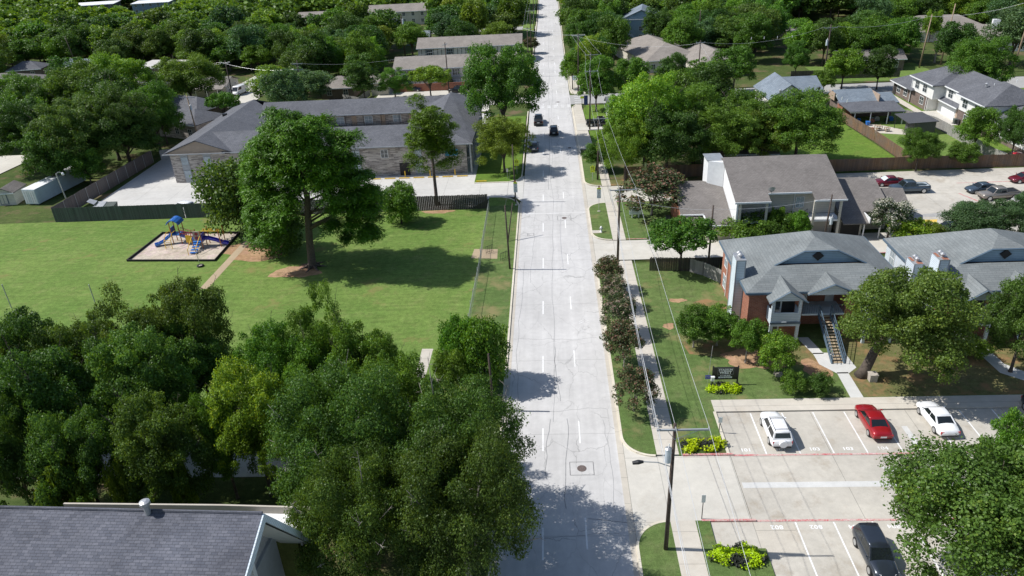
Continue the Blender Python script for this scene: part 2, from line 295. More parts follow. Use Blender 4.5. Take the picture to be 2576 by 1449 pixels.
# ---------------------------------------------------------------- mesh helpers
class MB:
    def __init__(s): s.v = []; s.f = []; s.mi = []; s.m = 0
    def face(s, pts, m=None):
        i = len(s.v); s.v += [tuple(map(float, p)) for p in pts]; s.f.append(tuple(range(i, i+len(pts)))); s.mi.append(s.m if m is None else m); return s
    def box(s, x0, x1, y0, y1, z0, z1, m=None):
        return s.hexa([(x0, y0, z0), (x1, y0, z0), (x1, y1, z0), (x0, y1, z0)], [(x0, y0, z1), (x1, y0, z1), (x1, y1, z1), (x0, y1, z1)], m)
    def hexa(s, b, t, m=None):
        n = len(b); i = len(s.v); s.v += [tuple(map(float, p)) for p in b]+[tuple(map(float, p)) for p in t]
        fs = [tuple(i+k for k in range(n))[::-1], tuple(i+n+k for k in range(n))]
        for k in range(n): fs.append((i+k, i+(k+1) % n, i+n+(k+1) % n, i+n+k))
        s.f += fs; s.mi += [s.m if m is None else m]*len(fs); return s
    def prism(s, poly, z0, z1, m=None):
        a = sum(poly[k][0]*poly[(k+1) % len(poly)][1]-poly[(k+1) % len(poly)][0]*poly[k][1] for k in range(len(poly)))
        if a < 0: poly = poly[::-1]
        return s.hexa([(p[0], p[1], z0) for p in poly], [(p[0], p[1], z1) for p in poly], m)
    def obox(s, c, ax, hx, hy, z0, z1, m=None):
        ax = np.array(ax, float); ax /= np.linalg.norm(ax); ay = np.array([-ax[1], ax[0]]); c = np.array(c[:2], float)
        q = [c-ax*hx-ay*hy, c+ax*hx-ay*hy, c+ax*hx+ay*hy, c-ax*hx+ay*hy]
        return s.prism([tuple(p) for p in q], z0, z1, m)
    def tube(s, pts, r, n=8, m=None, cap=True):
        pts = [np.array(p, float) for p in pts]; rs = r if isinstance(r, (list, tuple)) else [r]*len(pts)
        i0 = len(s.v); prev = None
        for k, p in enumerate(pts):
            d = pts[min(k+1, len(pts)-1)]-pts[max(k-1, 0)]; d = d/(np.linalg.norm(d)+1e-9)
            if prev is None: a = np.cross(d, [0, 0, 1.0] if abs(d[2]) < 0.9 else [1.0, 0, 0])
            else: a = prev-d*(prev@d)
            a = a/(np.linalg.norm(a)+1e-9); prev = a; b = np.cross(d, a)
            for j in range(n):
                t = 2*math.pi*j/n; q = p+rs[k]*(a*math.cos(t)+b*math.sin(t)); s.v.append(tuple(q))
        fs = []
        for k in range(len(pts)-1):
            for j in range(n):
                a, b = i0+k*n+j, i0+k*n+(j+1) % n; fs.append((a, a+n, b+n, b))
        if cap: fs.append(tuple(i0+j for j in range(n))); fs.append(tuple(i0+(len(pts)-1)*n+j for j in range(n))[::-1])
        s.f += fs; s.mi += [s.m if m is None else m]*len(fs); return s
    def cyl(s, x, y, z0, z1, r, n=12, m=None): return s.tube([(x, y, z0), (x, y, z1)], r, n, m)
    def slab(s, pts, t, m=None):
        """thick sheet: pts top corners, thickness t straight down"""
        return s.hexa([(p[0], p[1], p[2]-t) for p in pts], pts, m)
    def build(s, name, mats, parent=None, smooth=False, org=None):
        me = bpy.data.meshes.new(name); V = np.array(s.v, float)
        if parent is not None and org is None: org = parent.get('_o', (0, 0, 0))
        if org is not None and len(V): V = V-np.array(org)
        me.from_pydata(V.tolist(), [], s.f)
        if not isinstance(mats, (list, tuple)): mats = [mats]
        for mm in mats: me.materials.append(M[mm] if isinstance(mm, str) else mm)
        if len(mats) > 1: me.polygons.foreach_set('material_index', s.mi)
        if smooth: me.polygons.foreach_set('use_smooth', [True]*len(s.f))
        uvl = me.uv_layers.new(name='UVMap'); ang = {}
        o3 = np.array(org if org is not None else (0, 0, 0))
        data = np.zeros((len(me.loops), 2))
        for p in me.polygons:
            n = np.array(p.normal); 
            if abs(n[2]) > 0.995: a = np.array([1.0, 0, 0]); b = np.array([0, 1.0, 0])
            else: a = np.array([-n[1], n[0], 0]); a /= np.linalg.norm(a); b = np.cross(n, a)
            for li in p.loop_indices:
                q = V[me.loops[li].vertex_index]+o3; data[li] = (q@a, q@b)
        uvl.data.foreach_set('uv', data.ravel().astype(np.float32)); me.update()
        ob = bpy.data.objects.new(name, me); col.objects.link(ob)
        if parent is not None: ob.parent = parent
        elif org is not None: ob.location = org
        return ob
def tag(o, label=None, cat=None, group=None, kind=None):
    if label: o['label'] = label
    if cat: o['category'] = cat
    if group: o['group'] = group
    if kind: o['kind'] = kind
    return o
def thing(name, label, cat, loc=(0, 0, 0), group=None, rz=0.0):
    o = bpy.data.objects.new(name, None); col.objects.link(o); o.location = tuple(float(x) for x in loc); o.rotation_euler = (0, 0, rz)
    o.empty_display_size = 0.3; o['_o'] = tuple(float(x) for x in loc) if rz == 0.0 else (0.0, 0.0, 0.0)
    return tag(o, label, cat, group)
def local(o): o['_o'] = (0.0, 0.0, 0.0); return o
def copy_tree(o, loc=None, rz=None, label=None, parent=None, drop=()):
    c = o.copy(); col.objects.link(c); c.parent = parent
    if loc is not None: c.location = loc
    if rz is not None: c.rotation_euler = (0, 0, rz)
    if label: c['label'] = label
    for ch in list(o.children):
        if ch.name.split('.')[0] in drop: continue
        copy_tree(ch, parent=c)
    return c
def struct(name, mb, mat): return tag(mb.build(name, mat), kind='structure')
_lay = [0.0]
def sheet(name, poly, mat, z): return struct(name, MB().face([(p[0], p[1], z) for p in poly]), mat)
def rect(x0, x1, y0, y1): return [(x0, y0), (x1, y0), (x1, y1), (x0, y1)]
def arc(cx, cy, r, a0, a1, n=8): return [(cx+r*math.cos(R(a0+(a1-a0)*k/n)), cy+r*math.sin(R(a0+(a1-a0)*k/n))) for k in range(n+1)]
def strip(mb, pts, w, z0, z1, m=None):
    """kerb-like band following pts"""
    P = [np.array(p[:2], float) for p in pts]; L = []; Rr = []
    for k, p in enumerate(P):
        d = P[min(k+1, len(P)-1)]-P[max(k-1, 0)]; d = d/(np.linalg.norm(d)+1e-9); nrm = np.array([-d[1], d[0]])*w/2
        L.append(p+nrm); Rr.append(p-nrm)
    for k in range(len(P)-1): mb.prism([tuple(Rr[k]), tuple(Rr[k+1]), tuple(L[k+1]), tuple(L[k])], z0, z1, m)
    return mb
_fontc = {}
def text(name, s, size, loc, mat, parent=None, rot=(0, 0, 0), thick=0.01, align='CENTER', sx=1.0, bold=0.0):
    cu = bpy.data.curves.new(name, 'FONT'); cu.body = s; cu.size = size; cu.extrude = thick; cu.align_x = align; cu.align_y = 'CENTER'; cu.offset = bold
    cu.resolution_u = 2
    o = bpy.data.objects.new(name, cu); col.objects.link(o); bpy.context.view_layer.update()
    me = bpy.data.meshes.new_from_object(o.evaluated_get(bpy.context.evaluated_depsgraph_get())); bpy.data.objects.remove(o)
    me.materials.clear(); me.materials.append(M[mat]); ob = bpy.data.objects.new(name, me); col.objects.link(ob)
    ob.location = loc; ob.rotation_euler = rot; ob.scale = (sx, 1, 1)
    if parent is not None: ob.parent = parent; ob.location = tuple(np.array(loc)-np.array(parent.get('_o', (0, 0, 0))))
    return ob
# ---------------------------------------------------------------- ground, road, paving
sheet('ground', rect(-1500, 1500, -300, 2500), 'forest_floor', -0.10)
ROADL = [(-4.65, -20), (-4.6, 30), (-4.6, 110), (-4.45, 150), (-4.3, 200), (-3.9, 258), (-3.3, 340), (-3.0, 700)]
ROADR = [(5.2, -20), (5.2, 110), (5.15, 190), (5.1, 258), (5.4, 340), (5.6, 700)]
sheet('road', ROADR+ROADL[::-1], 'road', 0.0)
# grassed ground either side of the road (behind the kerbs)
K = 0.12
def ground_block(name, poly, mat, top=K):
    return struct(name, MB().prism(poly, -0.3, top), mat)
ground_block('park_lawn', [(-5.25, -20), (-5.25, 111.2), (-6.3, 113.6), (-7.6, 114.6), (-10.1, 114.9), (-10.1, 110.0), (-130, 110.0), (-130, 56), (-30, 56), (-30, -20)], 'lawn')
sheet('shade_coloured_yard', [(-5.35, -20), (-5.35, 56), (-130, 56), (-130, -20)], 'forest_floor', K+0.002)  # darker ground colour stands in for the shade under the trees
sheet('verge_lawn', rect(-9.7, -5.35, 58, 111), 'lawn_cool', K+0.004)
ground_block('motel_lawn', [(-5.2, 125.6), (-5.6, 123.5), (-7.2, 122.4), (-13.2, 122.4), (-13.2, 166.0), (-5.1, 166.0)], 'lawn_vivid')
ground_block('far_left_verge', [(-4.9, 212), (-4.5, 300), (-4.0, 420), (-9, 420), (-9, 212)], 'lawn')
ground_block('front_lawn', [(10.4, 50.6), (14.6, 50.6), (14.6, 58.4), (60, 58.4), (60, 88.6), (10.4, 88.6)], 'lawn_cool')
def verge(name, y0, y1, r=2.6, mat='lawn_cool', x0=5.8, x1=8.5):
    poly = [(x1, y0), (x1, y1)]+[(x0+r-r*math.sin(R(a)), y1-r+r*math.cos(R(a))) for a in range(0, 91, 15)]+[(x0+r-r*math.cos(R(a)), y0+r-r*math.sin(R(a))) for a in range(0, 91, 15)]
    ground_block(name, poly, mat, K)
    kb = MB(); pts = [(x0+r-(r+.08)*math.sin(R(a)), y1-r+(r+.08)*math.cos(R(a))) for a in range(0, 91, 9)]+[(x0+r-(r+.08)*math.cos(R(a)), y0+r-(r+.08)*math.sin(R(a))) for a in range(0, 91, 9)]
    strip(kb, pts, 0.2, -0.05, K+0.012); struct('kerb', kb, 'kerb')
verge('verge_strip', 50.7, 89.9); verge('verge_island', 96.6, 110.8); verge('verge_strip_north', 118.9, 137.0)
verge('verge_strip_south', 20.0, 42.9)
# gutters
struct('gutter', MB().prism([(5.2, -20), (5.72, -20), (5.72, 172), (5.2, 172)], -0.2, 0.008), 'gutter')
struct('gutter', MB().prism([(-5.0, -20), (-4.6, -20), (-4.6, 112.5), (-5.0, 112.5)], -0.2, 0.008), 'gutter')
kb = MB(); strip(kb, [(-5.12, -20), (-5.12, 111.2), (-5.6, 112.9), (-6.7, 114.2), (-8.2, 114.85), (-10.2, 114.95)], 0.22, -0.05, K+0.012); struct('kerb', kb, 'kerb')
kb = MB(); strip(kb, [(-13.2, 122.3), (-7.2, 122.3), (-5.8, 123.0), (-5.1, 124.6), (-5.0, 126), (-4.75, 170)], 0.22, -0.05, K+0.012); struct('kerb', kb, 'kerb')
kb = MB(); strip(kb, [(-4.75, 212), (-4.3, 258), (-3.7, 340), (-3.5, 420)], 0.3, -0.05, K+0.012); struct('kerb', kb, 'kerb')
kb = MB(); strip(kb, [(5.75, 137.5), (5.6, 141), (5.5, 172.5), (6.4, 174.8), (8.5, 175.3)], 0.22, -0.05, K+0.012); struct('kerb', kb, 'kerb')
kb = MB(); strip(kb, [(12, 184.6), (7.5, 184.8), (5.7, 186.5), (5.4, 190), (5.35, 258), (5.7, 340), (5.9, 420)], 0.25, -0.05, K+0.012); struct('kerb', kb, 'kerb')
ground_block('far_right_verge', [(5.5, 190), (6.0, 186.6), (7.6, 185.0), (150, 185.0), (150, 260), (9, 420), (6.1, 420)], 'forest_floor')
# sidewalks
ground_block('sidewalk', rect(8.5, 10.4, 10, 43.0), 'walk', K+0.006)
ground_block('sidewalk', rect(8.5, 10.4, 50.7, 89.5), 'walk', K+0.006)
ground_block('sidewalk', rect(8.5, 10.3, 96.3, 110.9), 'walk', K+0.006)
ground_block('sidewalk', rect(8.5, 10.0, 118.5, 138.5), 'walk', K+0.006)
ground_block('sidewalk', [(5.7, 139.5), (8.5, 139.5), (8.0, 150), (7.6, 174.5), (6.4, 174.5), (5.65, 172)], 'walk', K+0.006)
ground_block('sidewalk', [(5.6, 188), (6.6, 185.2), (12, 185.2), (9.5, 190), (8.0, 200), (8.3, 206), (5.6, 206)], 'walk', K+0.006)
ground_block('side_lawn', rect(10.3, 18.6, 96.3, 110.9), 'lawn_cool'); ground_block('side_lawn', rect(10.0, 47, 118.6, 121.6), 'lawn_worn')
ground_block('corner_lawn', [(8.1, 158), (13.2, 158), (13.2, 173.5), (8.6, 173.5), (7.7, 169)], 'lawn_vivid'); ground_block('corner_lawn', [(8.4, 140), (12, 140), (12, 152.2), (8.2, 152.2)], 'lawn_vivid')
# driveways and lots (one sheet each, all flush)
def apron(name, y0, y1, x1, mat, r=2.4):
    poly = [(5.74, y0-r)]+[(5.74+r-r*math.cos(R(a)), y0-r+r*math.sin(R(a))) for a in range(15, 91, 15)]+[(x1, y0), (x1, y1)]+[(5.74+r-r*math.sin(R(a)), y1+r-r*math.cos(R(a))) for a in range(0, 76, 15)]+[(5.74, y1+r)]
    sheet(name, poly, mat, 0.012)
apron('driveway', 42.9, 50.6, 14.7, 'drive'); apron('driveway', 90.0, 96.4, 48, 'drive'); apron('driveway', 111.0, 118.6, 47, 'drive')
sheet('driveway', [(5.8, 152.4), (16, 152.4), (16, 157.6), (5.8, 157.6)], 'drive', 0.16)
sheet('parking_lot', [(14.72, 20), (60, 20), (60, 56.55), (14.72, 56.55)], 'lot', 0.014)
sheet('parking_lot', [(47.05, 88), (100, 88), (100, 121), (47.05, 121)], 'lot', 0.012)
ground_block('parking_walk', rect(14.6, 60, 56.6, 58.4), 'walk', K+0.02)
ground_block('parking_kerb', [(14.45, 50.6), (14.72, 50.6), (14.72, 56.6), (14.45, 56.6)], 'kerb', K+0.02)
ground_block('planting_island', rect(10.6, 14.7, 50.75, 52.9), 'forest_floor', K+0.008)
ground_block('south_verge', rect(10.4, 11.5, 20, 43.0), 'lawn_cool', K)
ground_block('south_lawn', rect(11.5, 15.0, 20, 40.2), 'lawn_cool', K+0.003)
sheet('motel_lot', [(-78.5, 110.1), (-12.9, 110.1), (-9.9, 114.95), (-5.8, 114.9), (-4.6, 112.3), (-4.6, 125.4), (-6.4, 122.3), (-13.2, 122.3), (-13.2, 170), (-78.5, 170)], 'lot_white', 0.02)
sheet('townhouse_lot', [(-44, 172), (-14, 172), (-14, 178), (-4.4, 178), (-4.3, 186), (-10, 186), (-10, 198), (-44, 198)], 'drive', 0.02)
sheet('cross_street', [(5.1, 175.3), (140, 175.3), (140, 184.6), (5.1, 184.6)], 'street', -0.004)
sheet('alley', rect(-90, -4.6, 48.5, 53.5), 'lot_white', K+0.02)
sheet('side_street', [(-90, 186), (-76, 186), (-78, 226), (-88, 226)], 'drive', 0.03)
sheet('side_street', [(96, 160), (140, 160), (140, 200), (99, 200)], 'street', 0.02)
sheet('side_street', [(50, 184), (62, 184), (66, 215), (56, 215)], 'street', 0.02)
sheet('left_street', rect(-110, -4.2, 292, 300), 'street', 0.02); sheet('left_street', rect(-30, -4.2, 252, 259), 'drive', 0.02)
sheet('house_drive', [(-110, 116), (-120, 116), (-128, 150), (-108, 150)], 'drive', 0.03)
sheet('north_drive', [(-95, 262), (-60, 258), (-58, 270), (-95, 275)], 'drive', 0.03)
sheet('north_street', [(78, 262), (110, 262), (104, 240), (84, 246)], 'street', 0.2)
# yards behind the fences on the right
ground_block('back_lawn', [(28, 122.1), (60.4, 122.1), (59.0, 153), (28, 153)], 'lawn_vivid', 0.05)
ground_block('back_yard', [(60.8, 122.1), (76, 122.1), (76, 160), (59.6, 160)], 'lawn', 0.05)
ground_block('duplex_lawn', [(77.2, 122), (110, 122), (110, 174), (77.2, 174)], 'lawn_vivid', 0.04)
sheet('patio_slab', [(62, 143.5), (67.6, 141.4), (68.5, 144.5), (66, 148), (63.4, 150.3), (61.6, 148)], 'walk', 0.056)
sheet('duplex_walk', [(75.6, 135), (77.0, 135), (77.6, 172), (75.9, 172)], 'walk', 0.062); sheet('duplex_drive', [(76.5, 146.5), (82, 146.5), (82, 157.5), (76.5, 157.5)], 'drive', 0.068)
sheet('duplex_drive', [(75.8, 122), (80.5, 122), (77.6, 135), (75.4, 135)], 'drive', 0.068)
ground_block('house_lawn', [(68, 186), (96, 186), (96, 205), (68, 205)], 'lawn', 0.13)
# lawn wear
def blob(name, cx, cy, rx, ry, mat, z, seed=0, n=26):
    r_ = random.Random(seed); ph = [r_.uniform(0, 6.28) for _ in range(4)]
    pts = []
    for k in range(n):
        a = 2*math.pi*k/n; q = 1+.16*math.sin(2*a+ph[0])+.12*math.sin(3*a+ph[1])+.09*math.sin(5*a+ph[2])+.07*math.sin(8*a+ph[3])
        pts.append((cx+rx*q*math.cos(a), cy+ry*q*math.sin(a)))
    return sheet(name, pts, mat, z)
blob('bare_ground', -34.5, 88.9, 2.9, 2.1, 'dirt', K+0.008, 3); blob('bare_ground', -43, 96.5, 5.0, 3.5, 'dirt', K+0.008, 5)
blob('bare_ground', -17.8, 109.2, 2.2, 0.8, 'dirt', K+0.008, 8); blob('bare_ground', 20.5, 65.2, 3.2, 1.9, 'dirt', K+0.012, 9)
blob('bare_ground', 25.9, 63.3, 1.3, 1.6, 'dirt', K+0.012, 10); blob('bare_ground', 14.6, 78.2, .9, .55, 'dirt', K+0.008, 4); blob('bare_ground', 12.7, 72.3, .7, .6, 'dirt', K+0.008, 6)
blob('worn_grass', 18.4, 76.5, 2.5, 1.7, 'lawn_worn', K+0.006, 12)
sheet('worn_grass', [(28.8, 58.5), (59, 58.5), (59, 68), (30, 69.0), (28.6, 63)], 'lawn_worn', K+0.006); sheet('worn_grass', [(14, 66.5), (26.5, 63.5), (26.5, 69), (20.5, 69.5), (13.5, 69)], 'lawn_worn', K+0.007)
sheet('park_path', [(-46.1, 84.5), (-45.0, 84.6), (-44.6, 99.8), (-45.7, 99.8)], 'path', K+0.009); sheet('pad', [(-11.1, 91.6), (-10.9, 94.6), (-7.6, 94.3), (-7.5, 91.2)], 'path', K+0.009)
sheet('park_walk', [tuple(G(*p, .1)[:2]) for p in ((1062, 878), (1090, 878), (1070, 950), (1044, 950))], 'walk', K+0.009)
for nm, pl in (('apartment_walk', [(27.55, 58.4), (28.75, 58.4), (28.8, 62.6), (27.7, 62.6)]), ('apartment_walk', [(27.7, 62.4), (28.8, 62.4), (29.9, 63.4), (29.7, 66.2), (26.5, 66.2), (26.5, 64.1)]), ('apartment_walk', [(26.5, 66.0), (27.6, 66.0), (27.0, 69.3), (25.8, 69.3)]), ('apartment_walk', [(43.0, 62), (47, 58.4), (48.6, 58.4), (44.2, 63.5), (43.9, 69), (42.5, 69)])):
    sheet(nm, pl, 'white_band' if nm != 'x' else 'walk', K+0.014)
sheet('hydrant_pad', rect(5.8, 7.1, 98.9, 99.9), 'walk', K+0.016)
# playground surfacing and its timber border
sheet('playground_mulch', [(-60.4, 93.9), (-47.5, 93.1), (-47.6, 102.8), (-59.8, 103.6)], 'mulch', K+0.02)
# markings ------------------------------------------------------------
mk = MB()
for y in np.arange(40.3-12.2*2, 300, 12.2):
    mk.face([(1.94, y, .006), (2.07, y, .006), (2.07, y+3.2, .006), (1.94, y+3.2, .006)])
    mk.face([(-1.36, y-1, .006), (-1.23, y-1, .006), (-1.23, y+2.2, .006), (-1.36, y+2.2, .006)])
struct('lane_markings', mk, 'marking')
struct('stop_bar', MB().face([(-4.4, 107.2, .007), (5.0, 107.1, .007), (5.0, 107.5, .007), (-4.4, 107.6, .007)]), 'marking_worn')
mk = MB(); [mk.face([(x, 172.6, .007), (x+.75, 172.6, .007), (x+.75, 175.4, .007), (x, 175.4, .007)]) for x in (-3.5, -1.9, -.35, 1.2, 2.8, 4.3)]
[mk.face([(6.2, y, .015), (8.0, y, .015), (8.0, y+.6, .015), (6.2, y+.6, .015)]) for y in (176.6, 178.6, 180.6, 182.6)]
struct('crosswalk', mk, 'marking_worn')
def sharrow(x, y):
    mb = MB(); z = .008
    def seg(a, b, w=.09): strip2(mb, [a, b], w, z)
    def ring(cx, cy, r):
        for k in range(16):
            a, b = 2*math.pi*k/16, 2*math.pi*(k+1)/16
            mb.face([(cx+r*math.cos(a), cy+1.35*r*math.sin(a), z), (cx+r*math.cos(b), cy+1.35*r*math.sin(b), z), (cx+(r-.08)*math.cos(b), cy+1.35*(r-.08)*math.sin(b), z), (cx+(r-.08)*math.cos(a), cy+1.35*(r-.08)*math.sin(a), z)])
    ring(x-.5, y, .36); ring(x+.5, y, .36)
    for a, b in (((-.5, 0), (-.2, .75)), ((-.2, .75), (.32, .75)), ((-.2, .75), (.05, 0)), ((.05, 0), (-.5, 0)), ((.05, 0), (.32, .75)), ((.32, .75), (.5, 0)), ((.32, .75), (.3, 1.05)), ((.3, 1.05), (.5, 1.05)), ((-.2, .75), (-.25, .95)), ((-.38, .97), (-.1, .97))):
        seg((x+a[0], y+a[1]), (x+b[0], y+b[1]))
    for dy in (1.35, 1.75):
        seg((x-.62, y+dy), (x, y+dy+.5), .16); seg((x, y+dy+.5), (x+.62, y+dy), .16)
    struct('bicycle_marking', mb, 'marking_worn')
def strip2(mb, pts, w, z):
    for a, b in zip(pts[:-1], pts[1:]):
        a, b = np.array(a, float), np.array(b, float); d = (b-a)/np.linalg.norm(b-a); n = np.array([-d[1], d[0]])*w/2
        mb.face([(*(a-n), z), (*(b-n), z), (*(b+n), z), (*(a+n), z)])
sharrow(3.45, 72.2); sharrow(-3.0, 102.0)
# sealed cracks, patches
mb = MB(); r_ = random.Random(4)
def crack(x, y, n, dx, dy, w=.06):
    pts = [(x, y)]
    for k in range(n): pts.append((pts[-1][0]+dx+r_.uniform(-.14, .14), pts[-1][1]+dy+r_.uniform(-.12, .12)))
    strip2(mb, pts, w, .005)
for y in (41.5, 57.5, 70.5, 98, 118): crack(-4.5, y, 24, .4, .0+r_.uniform(-.01, .01), .035)
crack(.55, 44.5, 10, .0, 1.15, .06); crack(.4, 58.8, 10, .0, 1.0, .05); crack(-1.0, 48, 9, .01, .85, .055); crack(-.35, 55.6, 60, 0, 2.4, .035); crack(4.4, 44, 12, -.02, .95, .03); crack(-3.8, 58, 20, 0, 1.6, .035); crack(-2.9, 84, 14, 0, 1.8, .03)
crack(5.22, 38, 60, 0.0, 2.4, .07); crack(2.2, 43.4, 4, .8, -.1, .07); crack(-.4, 118, 50, .02, 3.4, .06)
struct('road_cracks', mb, 'crack')
mb = MB(); 
for (x, y, s, t) in ((2.0, 49.2, 1.0, .82), (1.9, 105.3, 1.0, .9), (-3.1, 99.4, .45, .4), (2.2, 178, .5, .5), (3.8, 141, .6, .5)):
    mb2 = [(x-s, y-t), (x+s, y-t), (x+s, y+t), (x-s, y+t), (x-s, y-t)]; strip2(mb, mb2, .05, .0055)
struct('patch_outlines', mb, 'tar')
for (x, y, r) in ((2.0, 49.2, .40), (1.9, 105.3, .38), (2.2, 178, .38), (3.8, 141, .38)):
    t = thing('manhole_cover', '', 'manhole cover', (x, y, .006), 'manhole covers in the road')
    t['label'] = {49.2: 'round rusty manhole cover in a square patch, nearest one in the road', 105.3: 'round manhole cover just past the white stop bar', 178: 'round manhole cover out in the far intersection', 141: 'round manhole cover in the right lane beside the three driving cars'}[y]
    MB().cyl(x, y, .0, .018, r, 20).build('cover', 'cast_iron', t)
# parking stalls
mk = MB(); z = .022
for x in (17.75, 20.6, 23.4, 26.2, 29.15, 33.6, 36.4, 39.3, 42.1): mk.face([(x, 50.7, z), (x+.12, 50.7, z), (x+.12, 56.4, z), (x, 56.4, z)])
for x in (17.85, 20.7, 23.55, 26.4, 29.2): mk.face([(x, 36.4, z), (x+.12, 36.4, z), (x+.12, 42.85, z), (x, 42.85, z)])
struct('stall_lines', mk, 'marking')
struct('fire_lane_line', MB().face([(15, 50.5, .026), (30.9, 50.45, .026), (30.9, 50.64, .026), (15, 50.69, .026)]).face([(34, 50.5, .026), (50, 50.5, .026), (50, 50.64, .026), (34, 50.64, .026)]).face([(15, 42.92, .026), (40, 42.92, .026), (40, 43.12, .026), (15, 43.12, .026)]), 'red_paint')
struct('red_kerb', MB().box(10.7, 15.0, 50.56, 50.76, -.05, K+.03).box(10.9, 15.0, 42.92, 43.1, -.05, K+.03), 'red_paint')
sheet('trench_patch', rect(14.9, 45, 46.6, 47.25), 'white_band', .020)
sheet('trench_patch', [(26.6, 48.9), (27.6, 47.27), (29.4, 47.27), (28.6, 48.9)], 'white_band', .0195)
sheet('trench_patch', [(30.45, 54.2), (30.95, 54.2), (31.1, 49.0), (30.5, 49.0)], 'white_band', .0203)
sheet('parking_lot', rect(11.5, 14.72, 20, 42.95), 'lot', 0.013); sheet('utility_pad', rect(14.75, 17.7, 39.9, 42.8), 'gutter', .018)
for s, x, y, rot in (('101', 16.2, 51.25, 0), ('101', 19.15, 51.25, 0), ('103', 22.0, 51.25, 0), ('103', 24.8, 51.25, 0), ('104', 27.7, 51.25, 0), ('802', 16.4, 42.35, math.pi), ('802', 19.3, 42.35, math.pi), ('804', 22.15, 42.35, math.pi), ('804', 25.0, 42.35, math.pi)):
    tag(text('stall_number', s, .55, (x, y, .024), 'marking', rot=(0, 0, rot), thick=.001, sx=1.15, bold=.012), kind='structure')
for s, x, y, rot in (('NO PARKING', 18.6, 50.58, 0), ('FIRE LANE', 25.3, 50.56, 0), ('NO PARKING', 26.6, 50.56, 0), ('FIRE LANE', 23.3, 43.02, math.pi), ('NO PARKING', 22.0, 43.02, math.pi)):
    tag(text('fire_lane_lettering', s, .15, (x, y, .03), 'marking', rot=(0, 0, rot), thick=.001), kind='structure')
for s, x in (('FIRE LANE', 11.7), ('NO PARKING', 12.9)): tag(text('kerb_lettering', s, .15, (x, 50.555, .06), 'marking', rot=(R(90), 0, 0), thick=.002), kind='structure')
struct('fire_lane_line', MB().face([(64.5, 103.0, .02), (64.8, 103.0, .02), (62.4, 110.2, .02), (62.1, 110.2, .02)]).face([(64, 114.6, .02), (74, 114.6, .02), (74, 114.8, .02), (64, 114.8, .02)]), 'red_paint')
sheet('access_marking', [(50.7, 100.4), (54.6, 100.4), (54.0, 99.4), (50.4, 99.2)], 'marking_yellow', .02); sheet('accessible_marking', [(55.8, 98.2), (57.6, 98.2), (57.6, 97.0), (55.8, 97.0)], 'marking_blue', .02)
blob('oil_stain', 54.8, 102.0, 2.3, .75, 'street', .018, 21); blob('oil_stain', 52.9, 104.2, .9, .4, 'street', .018, 22)
for k, x in enumerate((-32.2, -29.6, -27, -24.4, -21.8, -19.2, -16.6)):
    tag(MB().box(x, x+1.9, 126.1, 126.3, .02, .16).build('wheel_stop', 'play_yellow'), 'yellow concrete wheel stop in the row along the motel brick wall', 'wheel stop', 'yellow wheel stops by the motel')
tag(MB().box(-12.9, -11.1, 122.7, 122.9, .1, .26).build('wheel_stop', 'play_yellow'), 'yellow concrete wheel stop lying on the grass corner beside the motel driveway', 'wheel stop')
struct('red_kerb', MB().box(10.4, 13.4, 96.4, 96.55, 0, K+.03).box(14.5, 24, 96.4, 96.55, 0, K+.03).box(40, 46, 89.7, 89.85, 0, K+.03).box(10.2, 12, 111, 111.1, 0, K+.03), 'red_paint')
# ---------------------------------------------------------------- buildings
def roof_slab(mb, *faces, t=.16):
    for f in faces: mb.slab(f, t)
    return mb
def add_window(parent, face, x0, x1, z0, z1, at, mat='window', frame='white', name='window', mull=(1, 1), t=.07):
    """face: 'S' (looks -Y), 'W' (looks -X), 'E', 'N'; at = wall plane coordinate; x0..x1 along the wall"""
    s = {'S': -1, 'W': -1, 'E': 1, 'N': 1}[face]
    def bx(mb, a0, a1, b0, b1, d0, d1):
        d0, d1 = at+s*d0, at+s*d1; lo, hi = min(d0, d1), max(d0, d1)
        if face in 'SN': mb.box(a0, a1, lo, hi, b0, b1)
        else: mb.box(lo, hi, a0, a1, b0, b1)
    f = MB(); bx(f, x0-t, x1+t, z0-t, z0, .012, .06); bx(f, x0-t, x1+t, z1, z1+t, .012, .06); bx(f, x0-t, x0, z0, z1, .012, .06); bx(f, x1, x1+t, z0, z1, .012, .06)
    for k in range(mull[0]):
        x = x0+(x1-x0)*(k+1)/(mull[0]+1); bx(f, x-.025, x+.025, z0, z1, .012, .055)
    for k in range(mull[1]):
        z = z0+(z1-z0)*(k+1)/(mull[1]+1); bx(f, x0, x1, z-.022, z+.022, .012, .050)
    w_ = MB(); bx(w_, x0, x1, z0, z1, -.02, .03); w_ = w_.build(name, mat, parent)
    f.build('frame', frame, w_, org=parent.get('_o', (0, 0, 0)))
    return w_
def mushroom_vent(parent, x, y, z, r=.22, mat='steel'):
    MB().cyl(x, y, z, z+.35, r*.7, 10).tube([(x, y, z+.35), (x, y, z+.42), (x, y, z+.6)], [r*1.1, r*1.25, r*.3], 10).build('roof_vent', mat, parent)
def pipe_vent(parent, x, y, z, mat='white'): MB().cyl(x, y, z-.2, z+.35, .06, 8).build('vent_pipe', mat, parent)

